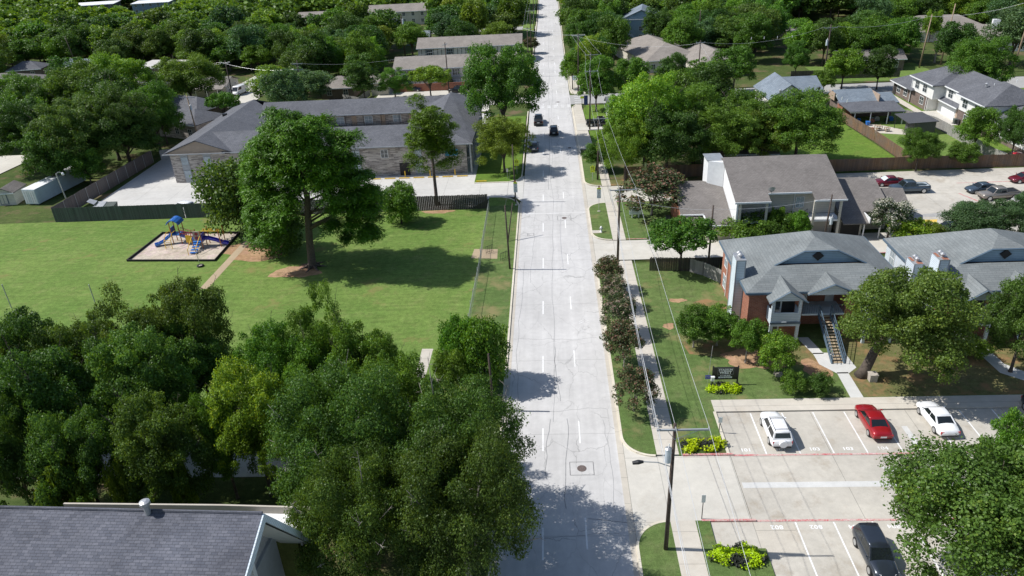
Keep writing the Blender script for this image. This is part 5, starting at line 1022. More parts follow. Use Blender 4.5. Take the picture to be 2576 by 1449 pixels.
# foreground masses on the left
LF = 'group of big trees at lower left'
for key, u, v, wp, h, mt, lb in (
    ('near2', 80, 935, 250, 12.5, 'leaf_dark', 'dark spreading tree at the left edge below the park lawn'),
    ('near0', 225, 935, 220, 12, 'leaf_oak', 'dark green tree right of the left edge tree, crown fringing the lawn'),
    ('open', 480, 840, 210, 14, 'leaf_oak', 'tall ragged tree with open crown reaching over the end of the park path'),
    ('open1', 345, 900, 200, 13.5, 'leaf_oak', 'open crowned tree with visible forked limbs left of the tall ragged tree'),
    ('near1', 120, 1040, 280, 13, 'leaf_dark', 'shadowed tree below the left edge tree, above the alley'),
    ('near2', 370, 990, 270, 13, 'leaf_oak', 'tree below the ragged open tree, bright lobes over the shaded alley'),
    ('near0', 210, 1170, 220, 11, 'leaf_oak', 'tree standing between the alley and the near slate blue roof'),
    ('near1', 420, 1150, 230, 11, 'leaf_oak', 'tree just above the white flue pipe of the near roof'),
    ('near0', 470, 935, 210, 10.5, 'leaf_oak', 'lower crown filling the middle of the mass under the tall ragged tree'), ('near1', 250, 990, 220, 11, 'leaf_dark', 'shaded crown between the left edge trees and the alley'),
    ('near2', 560, 1120, 170, 9.5, 'leaf_mid', 'crown overlapping the right end of the dark alley shade'), ('near0', 60, 1010, 200, 10.5, 'leaf_oak', 'low crown at the left edge above the alley'), ('near1', 800, 1010, 210, 10, 'leaf_mid', 'crown in the gap between the leaning tree and the live oaks'),
    ('near2', 30, 1170, 190, 11, 'leaf_dark', 'very dark tree at the left edge just above the near roof'),
    ('open', 690, 935, 200, 12, 'leaf_mid', 'tree with bare twigs poking above its crown in front of the park lawn'),
    ('open1', 810, 890, 150, 14, 'leaf_mid', 'narrow leaning tree whose top reaches highest over the lawn'),
    ('near1', 925, 950, 200, 11, 'leaf_mid', 'round crowned tree left of the short concrete walk'),
    ('near0', 640, 1075, 250, 12, 'leaf_bright', 'brighter green tree over the middle of the shaded alley'),
    ('near2', 1005, 1030, 210, 11, 'leaf_mid', 'tree covering the lower end of the short concrete walk')):
    T(key, u, v, wp, h, mt, lb, group=LF)
for key, u, v, wp, h, lb in (
    ('live0', 870, 1130, 380, 13, 'live oak behind the gable of the near roof, left of the big oak group'),
    ('live1', 1150, 1155, 370, 12.5, 'live oak overhanging the left lanes of the road, upper one of the oaks'),
    ('live1', 900, 1330, 330, 12, 'live oak right beside the white gable boards of the near roof'),
    ('live0', 1165, 1310, 375, 12.5, 'nearest live oak, casting dappled shade on the lower road')):
    T(key, u, v, wp, h, 'leaf_oak', lb, name='oak_tree', bark='bark_pale', group='live oaks by the lower road')
T('bush0', 1152, 865, 105, 7, 'leaf_mid', 'darker of the two bushy trees at the end of the chain link fence')
T('bush1', 1215, 875, 140, 7.5, 'leaf_bright', 'bright yellow green bushy tree at the end of the chain link fence')
T('mid1', 1130, 935, 90, 5.5, 'leaf_mid', 'small ragged tree under the two bushy trees beside the kerb')
for (u, v, wp, h, lb) in ((170, 1250, 130, 3.6, 'leggy yellow green shrub poking above the near roof ridge'), (330, 1245, 90, 3.4, 'yellow green shrub just left of the flue pipe'), (460, 1235, 60, 3.2, 'dark shrub just right of the flue pipe')):
    T('shrub', u, v, wp, h+4, 'leaf_yellow', lb, 'shrub', 'shrub')
# right side, near
T('near2', 2500, 1310, 500, 11, 'leaf_oak', 'large glossy green tree in the lower right corner over the parking lot', fc=.62)
T('near0', 2560, 1190, 210, 11, 'leaf_mid', 'tree at the right edge just above the large glossy green tree', fc=.62)
PR_L = [(math.cos(a*1.1), math.sin(a*1.1), .5*math.sin(a*3)) for a in range(9)]
def leaning():
    P = T('near1', 2298, 797, 320, 11.5, 'leaf_oak', 'leaning trunk tree in front of the blue apartments, shading bare ground', fc=.66, trunk=False, rz=0.0)
    g0 = G(2170, 945, .1); o = np.array(P.location); g0 = g0-o; mb = MB(); mb.tube([g0+[-.1, 0, -.1], g0+[.1, 0, .7], g0+[.8, .3, 2.6], g0+[1.9, .8, 4.6], (0, 0, 6.6)], [.75, .5, .42, .34, .2], 12)
    for l in PR_L: mb.tube([(0, 0, 6.3), (l[0]*2.2, l[1]*2.2, 5.4+l[2]), (l[0]*4.4, l[1]*4.4, 6.6+2*l[2])], [.2, .13, .05], 6)
    mb.build('trunk', 'bark', P, smooth=True, org=(0, 0, 0))
    return P
leaning()
T('near0', 2440, 860, 90, 7, 'leaf_yellow', 'yellowing lobe of foliage right of the leaning trunk tree', 'tree') if False else None
T('near1', 2580, 810, 190, 9.5, 'leaf_dark', 'dark green tree at the right edge above the parking lot')
MY = 'crepe myrtles along the pavement'
for k, (u, v, wp, h, kd, lb) in enumerate(((1534, 684, 66, 4.6, 'myrtle', 'crepe myrtle nearest the middle driveway, first of the row'), (1541, 732, 64, 4.2, 'myrtlew', 'crepe myrtle with most white blossom, second of the row'),
    (1556, 786, 80, 4.8, 'myrtlew', 'crepe myrtle in the middle of the row beside the bicycle marking'), (1571, 862, 95, 5.0, 'myrtle', 'brown tinged crepe myrtle, second from the near end of the row'), (1596, 976, 100, 4.6, 'myrtle', 'crepe myrtle at the near end of the row, thin forked stems visible'))):
    T(kd, u, v, wp, h, None, lb, name='crepe_myrtle', group=MY, bark='bark_pale')
T('myrtle', 1642, 474, 158, 7.2, None, 'large rust tinged crepe myrtle beside the white Place sign', name='crepe_myrtle', bark='bark_pale')
T('umbrella', 1716, 600, 168, 6.3, 'leaf_mid', 'flat topped tree with visible trunk in front of the black board fence', fc=.7)
T('shrub', 1885, 575, 150, 3.6, 'leaf_mid', 'wide green shrub under the left balcony of the cream building', 'shrub', 'shrub')
T('shrub', 1962, 570, 90, 3.6, 'leaf_dark', 'dark shrub below the outside stairs of the cream building', 'shrub', 'shrub')
T('mid1', 1952, 555, 50, 4.6, 'leaf_bright', 'small bright conical tree left of the outside stairs', name='small_tree'); T('mid0', 2012, 565, 58, 4.6, 'leaf_bright', 'small bright conical tree right of the outside stairs', name='small_tree')
T('mid2', 2243, 545, 98, 5.4, 'leaf_white', 'tree covered in creamy white blossom beside the parking lot', name='blossom_tree')
T('shrub', 2290, 578, 105, 3.2, 'leaf_bright', 'bright green bushes below the white blossom tree', 'shrub', 'shrub'); T('shrub', 2350, 582, 60, 2.6, 'leaf_yellow', 'sparse pale bush beside the dark blue parked car', 'shrub', 'shrub')
T('near0', 2480, 562, 195, 6.2, 'leaf_blue', 'dark grey green tree between the parked pickups and the blue apartments'); T('near2', 2578, 545, 110, 6.8, 'leaf_blue', 'grey green tree at the right edge beside the parked pickups')
T('mid3', 1748, 822, 100, 4.4, 'leaf_mid', 'leftmost tree in the low row in front of the tall chimney', name='small_tree', bark='bark_pale'); T('mid1', 1808, 815, 105, 4.6, 'leaf_mid', 'second tree in the low row in front of the tall chimney', name='small_tree', bark='bark_pale')
T('mid0', 1882, 850, 92, 5.2, 'leaf_mid', 'tree with pale forked stems left of the balcony bay', name='small_tree', bark='bark_pale'); T('mid2', 1956, 888, 98, 4.4, 'leaf_bright', 'bright rounded tree right under the balcony bay', name='small_tree', bark='bark_pale')
T('shrub', 1995, 962, 66, 2.0, 'leaf_mid', 'heap of cut branches lying on the lawn, left half', 'brush pile', 'brush_pile'); T('shrub', 2062, 965, 68, 1.9, 'leaf_dark', 'heap of cut branches lying on the lawn, right half', 'brush pile', 'brush_pile')
T('shrub', 2382, 868, 50, 2.0, 'leaf_yellow', 'yellow green hedge bush left of the second porch', 'shrub', 'shrub'); T('shrub', 2455, 876, 80, 1.8, 'leaf_yellow', 'clipped yellow green hedge below the second porch', 'shrub', 'shrub')
T('shrub', 1710, 455, 40, 1.6, 'leaf_red', 'red leaved shrub beside the white end wall', 'shrub', 'shrub')
RM = 'big trees right of the road'
for key, u, v, wp, h, mt, lb in (
    ('near0', 1625, 300, 215, 16, 'leaf_bright', 'tallest bright tree right of the road, beside the small white house'), ('near2', 1575, 365, 160, 11, 'leaf_bright', 'bright green tree above the yellow school crossing sign'),
    ('mid1', 1500, 388, 70, 5, 'leaf_mid', 'low bushy tree hanging over the pavement by the pole'), ('near1', 1680, 355, 190, 12, 'leaf_dark', 'shadowed tree behind the large crepe myrtle and brown fence'),
    ('near2', 1750, 300, 190, 13, 'leaf_mid', 'tree in the middle of the wooded strip left of the cream building roof'), ('open', 1820, 335, 200, 12, 'leaf_mid', 'tree with dead twigs in its ragged crown behind the brown fence'),
    ('near1', 1885, 310, 170, 11, 'leaf_mid', 'tree in front of the blue grey cross gabled roof, left one'), ('near0', 2010, 318, 225, 12, 'leaf_mid', 'broad tree behind the brown board fence, right of the vivid yard'),
    ('near2', 1925, 345, 150, 9.5, 'leaf_yellow', 'yellow green tree between the broad tree and the ragged tree with dead twigs'), ('mid2', 1690, 250, 120, 12, 'leaf_mid', 'tree behind the tallest bright tree, above the side street'),
    ('mid3', 1790, 235, 120, 12, 'leaf_dark', 'dark tree across the side street from the cross gabled roof')):
    T(key, u, v, wp, h, mt, lb, group=RM)
T('near1', 2315, 372, 100, 6.5, 'leaf_mid', 'bushy young tree in the back yard in front of the ribbed shed'); T('mid1', 2425, 385, 78, 4.2, 'leaf_mid', 'small round tree beside the brown back fence', name='small_tree')
T('mid2', 2462, 322, 92, 8, 'leaf_mid', 'tree on a slim stem in front of the duplex windows'); T('near0', 2560, 330, 100, 9, 'leaf_dark', 'dark tree at the right edge in front of the duplex')
T('near2', 2468, 170, 160, 13, 'leaf_mid', 'large tree right behind the duplex roofs'); T('mid0', 2075, 200, 60, 5.5, 'leaf_mid', 'small tree right of the blue grey cross gabled roof', name='small_tree')
T('mid3', 2005, 145, 66, 8, 'leaf_mid', 'tree at the corner of the lawn across the side street'); T('mid0', 2125, 165, 100, 9.5, 'leaf_bright', 'upright bright tree in front of the long dark fence')
T('umbrella', 1080, 195, 105, 7.5, 'leaf_bright', 'bright flat topped tree on the townhouse lawn behind the motel roof', fc=.72); T('open1', 990, 205, 90, 7.5, 'leaf_mid', 'open tree left of the bright flat topped tree behind the motel roof')
T('slim', 910, 190, 92, 12, 'leaf_dark', 'dense dark upright tree just behind the motel roof'); T('mid1', 765, 215, 140, 9, 'leaf_blue', 'wide blue green tree left of the dense dark upright tree')
T('mid0', 1260, 505 - 305, 1, 1, None, '') if False else None
T('mid3', 120, 410 - 10, 120, 10, 'leaf_dark', 'dark tree above the white shipping container'); T('mid1', 215, 415, 90, 7, 'leaf_mid', 'small tree right of the white lamp on its leaning pole', name='small_tree')
T('umbrella', 560, 262, 82, 7, 'leaf_mid', 'low spreading tree in front of the white vans', fc=.7); T('mid2', 405, 300, 80, 9, 'leaf_dark', 'tree in shade beside the mottled brick house'); T('near1', 300, 320, 160, 14, 'leaf_dark', 'large dark tree left of the transformer pole')
T('mid0', 1335, 110, 44, 5, 'leaf_myrtle', 'rust leaved tree beside the right end of the nearer townhouses', name='small_tree'); T('shrub', 1120, 205, 40, 3.2, 'leaf_myrtle', 'brown twiggy bush in the townhouse parking lot', 'shrub', 'shrub')
def dead_tree():
    b = local(thing('dead_tree', 'leafless pale dead tree behind the duplex roof', 'tree', tuple(G(2350, 160, 0)*[1, 1, 0]))); r_ = random.Random(8); mb = MB(); b['_o'] = (0., 0., 0.)
    def br(p, d, l, r, n):
        q = p+d*l; mb.tube([p, (p+q)/2+np.array([r_.uniform(-.1, .1)*l]*3), q], [r, r*.8, r*.6], 5)
        if n: [br(q, (lambda e: e/np.linalg.norm(e))(d+np.array([r_.uniform(-.7, .7), r_.uniform(-.7, .7), r_.uniform(-.2, .4)])), l*.74, r*.58, n-1) for _ in range(3)]
    br(np.array([0, 0, 0.]), np.array([0, 0, 1.]), 2.6, .3, 4); mb.build('trunk', 'bark_pale', b)
dead_tree()
for key, u, v, wp, h, mt, lb in (('near0', 470, 200, 175, 13, 'leaf_mid', 'large rounded tree left of the row of white vans'), ('near1', 380, 290, 150, 13, 'leaf_mid', 'tree rising behind the white lamp, left of the brick house'), ('near2', 205, 245, 190, 15, 'leaf_mid', 'tallest lit crown in the stand at left, below the pale blue grey roof'), ('near0', 105, 262, 180, 14, 'leaf_mid', 'broad crown directly right of the slate blue house'),
    ('near1', 310, 215, 170, 15, 'leaf_bright', 'bright topped crown in the stand at left, right of the tallest one'), ('near2', 60, 330, 180, 13, 'leaf_dark', 'shadowed crown at the left edge above the container'), ('near0', 190, 340, 200, 14, 'leaf_oak', 'deep green crown above the right end of the container'), ('near1', 270, 300, 170, 14, 'leaf_dark', 'dark crown in the middle of the stand at left'), ('near2', 20, 255, 120, 13, 'leaf_mid', 'crown at the left edge just below the slate blue house')):
    T(key, u, v, wp, h, mt, lb, group='big crowns in the stand at left')
plant('near1', -81.5, 137, 5.8, 11, 'leaf_dark', 'dark tree beside the taupe fence, throwing shade over the motel lot')
UR = 'trees round the brown roofed houses at upper right'
for key, u, v, wp, h, mt, lb in (('mid0', 1455, 95, 70, 11, 'leaf_mid', 'tree hanging over the right kerb near the top of the road'), ('mid1', 1490, 140, 90, 12, 'leaf_bright', 'bright tree on the right kerb left of the brown grey roofed house'), ('mid2', 1545, 95, 85, 13, 'leaf_mid', 'tree directly left of the tall grey blue house'), ('mid3', 1500, 205, 100, 11, 'leaf_mid', 'tree on the right kerb just beyond the transformer cluster'),
    ('mid0', 1590, 195, 100, 11, 'leaf_mid', 'tree hiding the left end of the long brown grey roof'), ('mid1', 1655, 60, 80, 12, 'leaf_dark', 'dark tree right of the tall grey blue house'), ('mid2', 1715, 90, 95, 12, 'leaf_mid', 'tree behind and right of the long brown grey roof'), ('mid3', 1690, 190, 80, 10, 'leaf_dark', 'dark tree in front of the gap between the two brown roofs'), ('mid1', 1770, 195, 110, 9.5, 'leaf_mid', 'tree in front of the right hand brown roof'),
    ('mid0', 1850, 165, 110, 11, 'leaf_mid', 'tree right of the right hand brown roof'), ('mid2', 1440, 170, 60, 9, 'leaf_bright', 'small bright tree at the right kerb past the far corner pole'), ('mid3', 1895, 90, 100, 12, 'leaf_mid', 'tree in the middle of the upper right woods'), ('mid1', 2190, 95, 100, 12, 'leaf_mid', 'tree left of the wide low grey roofed house'), ('mid0', 2400, 105, 100, 12, 'leaf_dark', 'tree between the two grey roofed houses'), ('mid2', 2270, 95, 90, 11, 'leaf_mid', 'tree in front of the wide low grey roofed house'), ('mid3', 2215, 165, 80, 9, 'leaf_dark', 'tree beside the small dark brick house'), ('mid1', 2345, 60, 50, 9, 'leaf_bright', 'small tree poking over the wide grey roof')):
    T(key, u, v, wp, h, mt, lb, group=UR)
# --- the wooded neighbourhood: one object per tree, copied from the prototypes ----------------
CLEAR = [(-8.5, 7.2, -50, 700), (-84, -9, 104, 163), (-44, -6, 163, 241), (5, 150, 172, 187), (9, 30, 60, 176), (20, 100, 60, 176), (-82, -44, 92, 104),
         (-130, -5, -30, 112), (-98, -82, 108, 128), (-93, -74, 186, 226), (76, 115, 120, 176), (-110, -4, 290, 302), (-30, -4, 250, 261), (-90, -62, 258, 272), (82, 108, 240, 270), (66, 96, 186, 199), (50, 64, 184, 214), (-125, -112, 116, 150)]
HOUSES = [(-158, -132, 182, 212), (-175, -160, 228, 248), (-158, -141, 232, 250), (-128, -110, 215, 241), (-118, -102, 196, 214), (-98, -86, 190, 210), (-90, -71, 150, 181), (-60, -49, 183, 201), (-80, -45, 308, 332), (-110, -80, 315, 340),
          (-262, -185, 388, 425), (24, 38, 235, 270), (20, 42, 195, 238), (35, 51, 190, 222), (104, 132, 212, 250), (73, 84, 238, 258), (-78, -67, 198, 213), (-50, -40, 258, 278), (-112, -96, 225, 229)]
WIN = [(0, 170, 100, 232, 200), (46, 152, 92, 172, 235), (186, 140, 240, 166, 240), (368, 150, 440, 180, 228), (358, 182, 425, 208, 205), (555, 185, 650, 250, 196), (440, 265, 530, 330, 158), (838, 190, 868, 228, 190), (730, 20, 850, 40, 322), (925, 8, 975, 40, 318), (1020, 8, 1065, 40, 318),
       (222, 12, 310, 30, 400), (346, 6, 440, 20, 400), (1590, 22, 1640, 92, 254), (1600, 95, 1705, 138, 205), (1755, 118, 1812, 162, 195), (2315, 25, 2400, 62, 230), (2445, 55, 2512, 102, 214), (1965, 38, 2120, 60, 246), (1040, 95, 1310, 135, 228), (985, 140, 1130, 180, 197), (2205, 150, 2250, 175, 195), (380, 225, 410, 240, 185)]
def blocked(x, y, rad):
    q = np.array([x, y, 7.5])-CAM; dz = q@_f; u_ = 1288+FPX*(q@_r)/dz; v_ = 724.5-FPX*(q@_u)/dz; pr = rad*FPX/dz*.5
    for (u0, v0, u1, v1, yh) in WIN:
        if y < yh+2 and u0-pr < u_ < u1+pr and v0-pr*.8 < v_ < v1+pr*.9: return True
    for b in CLEAR:
        if b[0]-rad*.45 < x < b[1]+rad*.45 and b[2]-rad*.45 < y < b[3]+rad*.45: return True
    for b in HOUSES:
        if b[0]-1.5 < x < b[1]+1.5 and b[2]-rad-4 < y < b[3]+1.5: return True
    return any((x-c[0])**2+(y-c[1])**2 < (.75*(rad+c[2]))**2 for c in CIRC)
spots = []
sr = random.Random(77); y = 100.0
while y < 640:
    stp = 8.6+max(0, y-200)*.006; x = -460.0+sr.uniform(0, stp)
    while x < 330:
        px_, py_ = x+sr.uniform(-2.2, 2.2), y+sr.uniform(-2.2, 2.2); rad = sr.uniform(4.0, 6.2)*(1+max(0, y-250)*.0006)
        q = np.array([px_, py_, 6.])-CAM; dz = q@_f; uu = 1288+FPX*(q@_r)/dz; vv = 724.5-FPX*(q@_u)/dz
        if -60 < uu < 2640 and -95 < vv < 1400 and not blocked(px_, py_, rad): spots.append((dz, px_, py_, rad, uu, vv))
        x += stp
    y += stp*.93
spots.sort(); print('scatter trees', len(spots))
AREAS = [(lambda x, y: x < -78 and y < 185, 'in the thick stand left of the motel', 'trees in the stand left of the motel'),
         (lambda x, y: x < 0 and y < 215, 'in the wooded blocks right behind the motel roof', 'trees behind the motel'),
         (lambda x, y: x < 0 and y < 285, 'in the woods level with the farther townhouses', 'trees level with the far townhouses'),
         (lambda x, y: x < 0, 'in the far woods at upper left', 'trees in the far left woods'),
         (lambda x, y: y < 245, 'in the wooded blocks beyond the right side street', 'trees beyond the side street'),
         (lambda x, y: True, 'in the far woods at upper right', 'trees in the far right woods')]
LOOK = [('leaf_mid', 'mid green full crowned tree'), ('leaf_dark', 'dark green tree'), ('leaf_bright', 'bright green tree'), ('leaf_blue', 'blue green tree'), ('leaf_yellow', 'yellow green tree'), ('leaf_oak', 'deep olive green tree')]
keep = spots[:245]; rest = spots[245:]
for (dz, x, y, rad, uu, vv) in keep:
    lk = LOOK[sr.choices(range(6), (30, 22, 14, 9, 8, 17))[0]]; ar = next(a for a in AREAS if a[0](x, y))
    key = ('mid%d' if dz < 250 else 'far%d') % sr.randrange(4); h = sr.uniform(8.5, 13.5)*(1.1 if rad > 5.5 else 1)
    plant(key, x, y, rad, h, lk[0], lk[1]+' '+ar[1], group=lk[1]+'s, '+ar[2], z0=0.0, seed=1)
# everything farther reads as one mass
Vs, lvs, k = [], [], 0
src = {}
for q in range(4):
    me = crown('tmp%d' % q, 300+q, lobeset(300+q, 13, 1.3, 1.0, .3, .5, ragged=.3), 900, .32, 'leaf_mid', fluff=.25)
    a = np.empty(len(me.vertices)*3, np.float32); me.vertices.foreach_get('co', a); l = np.empty(len(me.polygons), np.float32); me.attributes['lv'].data.foreach_get('value', l); src[q] = (a.reshape(-1, 3), l); bpy.data.meshes.remove(me)
for (dz, x, y, rad, uu, vv) in rest:
    a, l = src[sr.randrange(4)]; t = sr.uniform(0, 6.28); c_, s_ = math.cos(t), math.sin(t); h = sr.uniform(3.3, 5.2)
    Vs.append(np.stack([(a[:, 0]*c_-a[:, 1]*s_)*rad+x, (a[:, 0]*s_+a[:, 1]*c_)*rad+y, a[:, 2]*h], 1)); lvs.append(np.clip(l+sr.uniform(-.28, .28), 0, 1))
if Vs:
    V = np.concatenate(Vs); lv = np.concatenate(lvs); n = len(lv); me = bpy.data.meshes.new('distant_woods'); me.vertices.add(n*4); me.vertices.foreach_set('co', V.reshape(-1)); me.loops.add(n*4); me.loops.foreach_set('vertex_index', np.arange(n*4, dtype=np.int32))
    me.polygons.add(n); me.polygons.foreach_set('loop_start', np.arange(0, n*4, 4, dtype=np.int32)); me.polygons.foreach_set('loop_total', np.full(n, 4, dtype=np.int32)); a = me.attributes.new('lv', 'FLOAT', 'FACE'); a.data.foreach_set('value', lv.astype(np.float32))
    me.update(); me.materials.append(M['leaf_mid']); o = bpy.data.objects.new('distant_woods', me); col.objects.link(o); tag(o, 'far mass of treetops filling the top of the picture behind the nearer trees', 'woods', kind='stuff')
# ---------------------------------------------------------------- fences
def board_fence(label, pts, h, mat, posts=None, cat='fence', name='board_fence', w=.145, z0=.1, jag=.05, gap=.0, group=None):
    b = thing(name, label, cat, (pts[0][0], pts[0][1], z0), group); r_ = random.Random(len(label)); mb = MB(); pm = MB()
    for (x0, y0), (x1, y1) in zip(pts[:-1], pts[1:]):
        L = math.hypot(x1-x0, y1-y0); n = int(L/w); dx, dy = (x1-x0)/L, (y1-y0)/L
        for k in range(n):
            c = (x0+dx*(k+.5)*w, y0+dy*(k+.5)*w); off = (k % 2)*gap
            mb.obox((c[0]-dy*off, c[1]+dx*off), (dx, dy), w/2-.006, .012, z0-.05, z0+h+r_.uniform(-jag, jag))
    mb.build('boards', mat, b)
    if posts:
        s = -1 if posts[1] == 'R' else 1
        for (x0, y0), (x1, y1) in zip(pts[:-1], pts[1:]):
            L = math.hypot(x1-x0, y1-y0); n = max(1, int(L/posts[0])); dx, dy = (x1-x0)/L, (y1-y0)/L
            for k in range(n+1): c = (x0+dx*L*k/n-dy*s*.08, y0+dy*L*k/n+dx*s*.08); MB().cyl(c[0], c[1], z0, z0+h-.05, .045, 6).build('post', posts[2], b)
            for z in (.3, h-.35): MB().obox(((x0+x1)/2-dy*s*.05, (y0+y1)/2+dx*s*.05), (dx, dy), L/2, .025, z0+z, z0+z+.09).build('rail', mat, b)
    return b
board_fence('dark green stained board fence along the back of the park lawn', [(-80.8, 110.0), (-59, 110.05), (-40, 110.0), (-24, 110.0)], 2.45, 'fence_green', jag=.03)
board_fence('weathered dark board fence with gaps behind the slim pine', [(-23.6, 110.0), (-9.9, 109.9)], 2.4, 'fence_dark', gap=.07)
board_fence('taupe board fence with steel posts running back from the park corner', [(-80.9, 110.1), (-79.2, 141)], 2.5, 'fence_taupe', (3.0, 'R', 'steel'))
board_fence('long brown board fence behind the cream building and parking lot', [(12.4, 121.8), (30, 121.9), (60.6, 121.9), (104, 120.4)], 2.1, 'fence_brown', jag=.03)
board_fence('brown board fence between the vivid green yard and the scruffy yard', [(60.5, 122.1), (60.2, 138), (59.1, 154.5)], 2.0, 'fence_brown', jag=.03)
board_fence('greyish board fence curving along the duplex drive', [(75.0, 122.2), (74.9, 133), (74.6, 146), (71.5, 152)], 1.9, 'fence_grey', jag=.04, w=.18)
board_fence('black weathered board fence behind the flat topped tree', [(12.3, 86.3), (21.3, 85.5)], 1.9, 'fence_dark', gap=.06)
board_fence('pale grey board fence running from the black fence to the brick wall', [(17.3, 85.7), (18.8, 84.6), (20.6, 82.2)], 1.85, 'fence_grey', jag=.05, w=.2)
board_fence('long dark board fence in shade beyond the side street', [(60, 190.6), (86, 189.2)], 2.2, 'fence_dark')
board_fence('small tan board fence round the lawn by the hipped brick house', [(-52, 188), (-47, 184), (-46, 193)], 1.6, 'fence_grey')
board_fence('short picket fence under the porch of the second blue block', [(42.9, 67.2), (45.6, 67.2)], 1.0, 'fence_brown', w=.16)
MB_ = MB().obox((-75.5, 143.4), (1, .15), 3.0, .12, 0, 2.0); o_ = tag(MB_.build('brick_wall', 'brick_pale'), 'low tan brick wall joining the taupe fence and the motel corner', 'wall')
def chain_fence():
    b = thing('chain_link_fence', 'grey chain link fence running down beside the road verge', 'fence', (-9.7, 109, .12)); m = MB(); pts = [(-9.8, 109.6), (-9.7, 94.5), (-9.6, 88), (-9.7, 75), (-9.6, 60)]
    for k in range(len(pts)-1):
        (x0, y0), (x1, y1) = pts[k], pts[k+1]; L = math.hypot(x1-x0, y1-y0); n = int(L/.22)
        for j in range(n):
            t0, t1 = j/n, (j+1)/n
            for (za, zb) in ((.1, .75), (.75, 1.4), (1.4, .75), (.75, .1)): m.tube([(x0+(x1-x0)*t0, y0+(y1-y0)*t0, za+.12), (x0+(x1-x0)*t1, y0+(y1-y0)*t1, zb+.12)], .006, 3, cap=False)
        m.tube([(x0, y0, 1.55), (x1, y1, 1.55)], .025, 5)
    m.build('mesh', 'steel', b)
    for k in range(17): y = 109.4-k*3.0; MB().cyl(-9.75+.05*math.sin(k), y, .1, 1.75, .035, 6).build('post', 'steel', b)
chain_fence()
for (x, y, lb) in ((-7.0, 90.9, 'short black metal gate frame standing on the verge grass'), (-9.1, 93.2, 'black metal gate frame standing on the worn concrete pad')):
    g = thing('metal_gate', lb, 'gate', (x, y, .12)); m = MB(); [m.tube([(x+(k*.22), y-.4+k*.2, .12), (x+(k*.22), y-.4+k*.2, 1.2)], .025, 5) for k in range(5)]; m.tube([(x, y-.4, 1.2), (x+.88, y+.4, 1.2)], .03, 5); m.tube([(x, y-.4, .35), (x+.88, y+.4, .35)], .025, 5); m.build('frame', 'black', g)
# ---------------------------------------------------------------- poles, wires
def pole(label, x, y, h, r=.16, lean=(0, 0), mat='pole_wood', arm=None, az=0.0, group='wooden utility poles', trs=(), lamp=None, name='utility_pole'):
    """arm: list of (z, half length, offset along arm); az angle of the arm"""
    b = thing(name, label, 'utility pole', (x, y, .12), group); top = (x+lean[0], y+lean[1], h); P = lambda z: (x+lean[0]*z/h, y+lean[1]*z/h, z)
    MB().tube([(x, y, 0), P(h*.5), top], [r, r*.85, r*.68], 10).build('pole', mat, b, smooth=True)
    ca, sa = math.cos(az), math.sin(az); ends = []
    for (z, hl, off) in (arm or ()):
        p = P(z); a = MB().obox((p[0]+ca*off, p[1]+sa*off-.14), (ca, sa), hl, .055, z-.06, z+.06).build('crossarm', 'grey_trim', b)
        MB().tube([(p[0]+ca*(off-hl*.6), p[1]-.14, z-.05), (p[0], p[1]-.14, z-.8)], .02, 4).tube([(p[0]+ca*(off+hl*.6), p[1]-.14, z-.05), (p[0], p[1]-.14, z-.8)], .02, 4).build('brace', 'steel', b)
        for t in (-.95, -.3, .95):
            q = (p[0]+ca*(off+t*hl), p[1]-.14+sa*(off+t*hl), z); ends.append((q[0], q[1], z+.24)); MB().tube([(q[0], q[1], z+.06), (q[0], q[1], z+.14), (q[0], q[1], z+.24)], [.03, .06, .035], 8).build('insulator', 'steel', b)
    for (z, dx, dy, s) in trs:
        p = P(z); t = MB().cyl(p[0]+dx, p[1]+dy, z-.5*s, z+.5*s, .19*s, 14).build('transformer', 'transformer', b); MB().tube([(p[0]+dx, p[1]+dy, z+.5*s), (p[0]+dx, p[1]+dy, z+.56*s)], [.21*s, .13*s], 14).build('transformer_lid', 'steel', t, org=b['_o'])
        MB().tube([(p[0]+dx, p[1]+dy, z+.5*s), (p[0]+dx+.05, p[1]+dy, z+.85*s)], [.05, .03], 6).build('bushing', 'white', t, org=b['_o']); MB().tube([p, (p[0]+dx*.4, p[1]+dy*.4, z)], .05, 5).build('bracket', 'steel', b)
    if lamp:
        z, dx, dy = lamp; p = P(z); e = (p[0]+dx, p[1]+dy, z+.75); MB().tube([p, (p[0]+dx*.5, p[1]+dy*.5, z+.55), e], .035, 6).build('lamp_arm', 'steel', b)
        MB().tube([e, (e[0]+math.copysign(.35, dx), e[1], e[2]-.02), (e[0]+math.copysign(.75, dx), e[1], e[2]-.1)], [.09, .17, .12], 10).build('lamp_head', 'black', b)
    b['_e'] = [c for q in ends for c in q]; return ends
def wire(a, b_, sag=.5, r=.013, mat='wire', label=None, group=None, n=14, name='power_line'):
    a, b_ = np.array(a, float), np.array(b_, float); m = MB(); m.tube([a+(b_-a)*t/n-np.array([0, 0, sag*4*(t/n)*(1-t/n)]) for t in range(n+1)], r, 4, cap=False)
    return tag(m.build(name, mat, org=tuple(a)), label, 'cable', group)
A = pole('tall dark leaning pole with transformer and street lamp by the parking entrance', 7.75, 40.2, 11.6, .165, (.1, 0), arm=((11.2, 1.75, .55),), trs=((9.2, -.38, -.3, 1.15),), lamp=(7.9, -2.0, -.3))
Bp = pole('pole with a level crossarm beside the middle driveway', 8.6, 89.9, 10.2, .17, (.1, 0), arm=((9.9, 1.7, .4),))
Cp = pole('dark pole rising behind the yellow school crossing sign', 8.0, 121.8, 11, .17, (.1, 0), arm=((10.6, 1.2, .3),))
Dp = pole('tall pole beside the parked black pickup on the pavement', 8.35, 152.8, 12.5, .17, (.15, 0), arm=((12.0, 1.3, .2),))
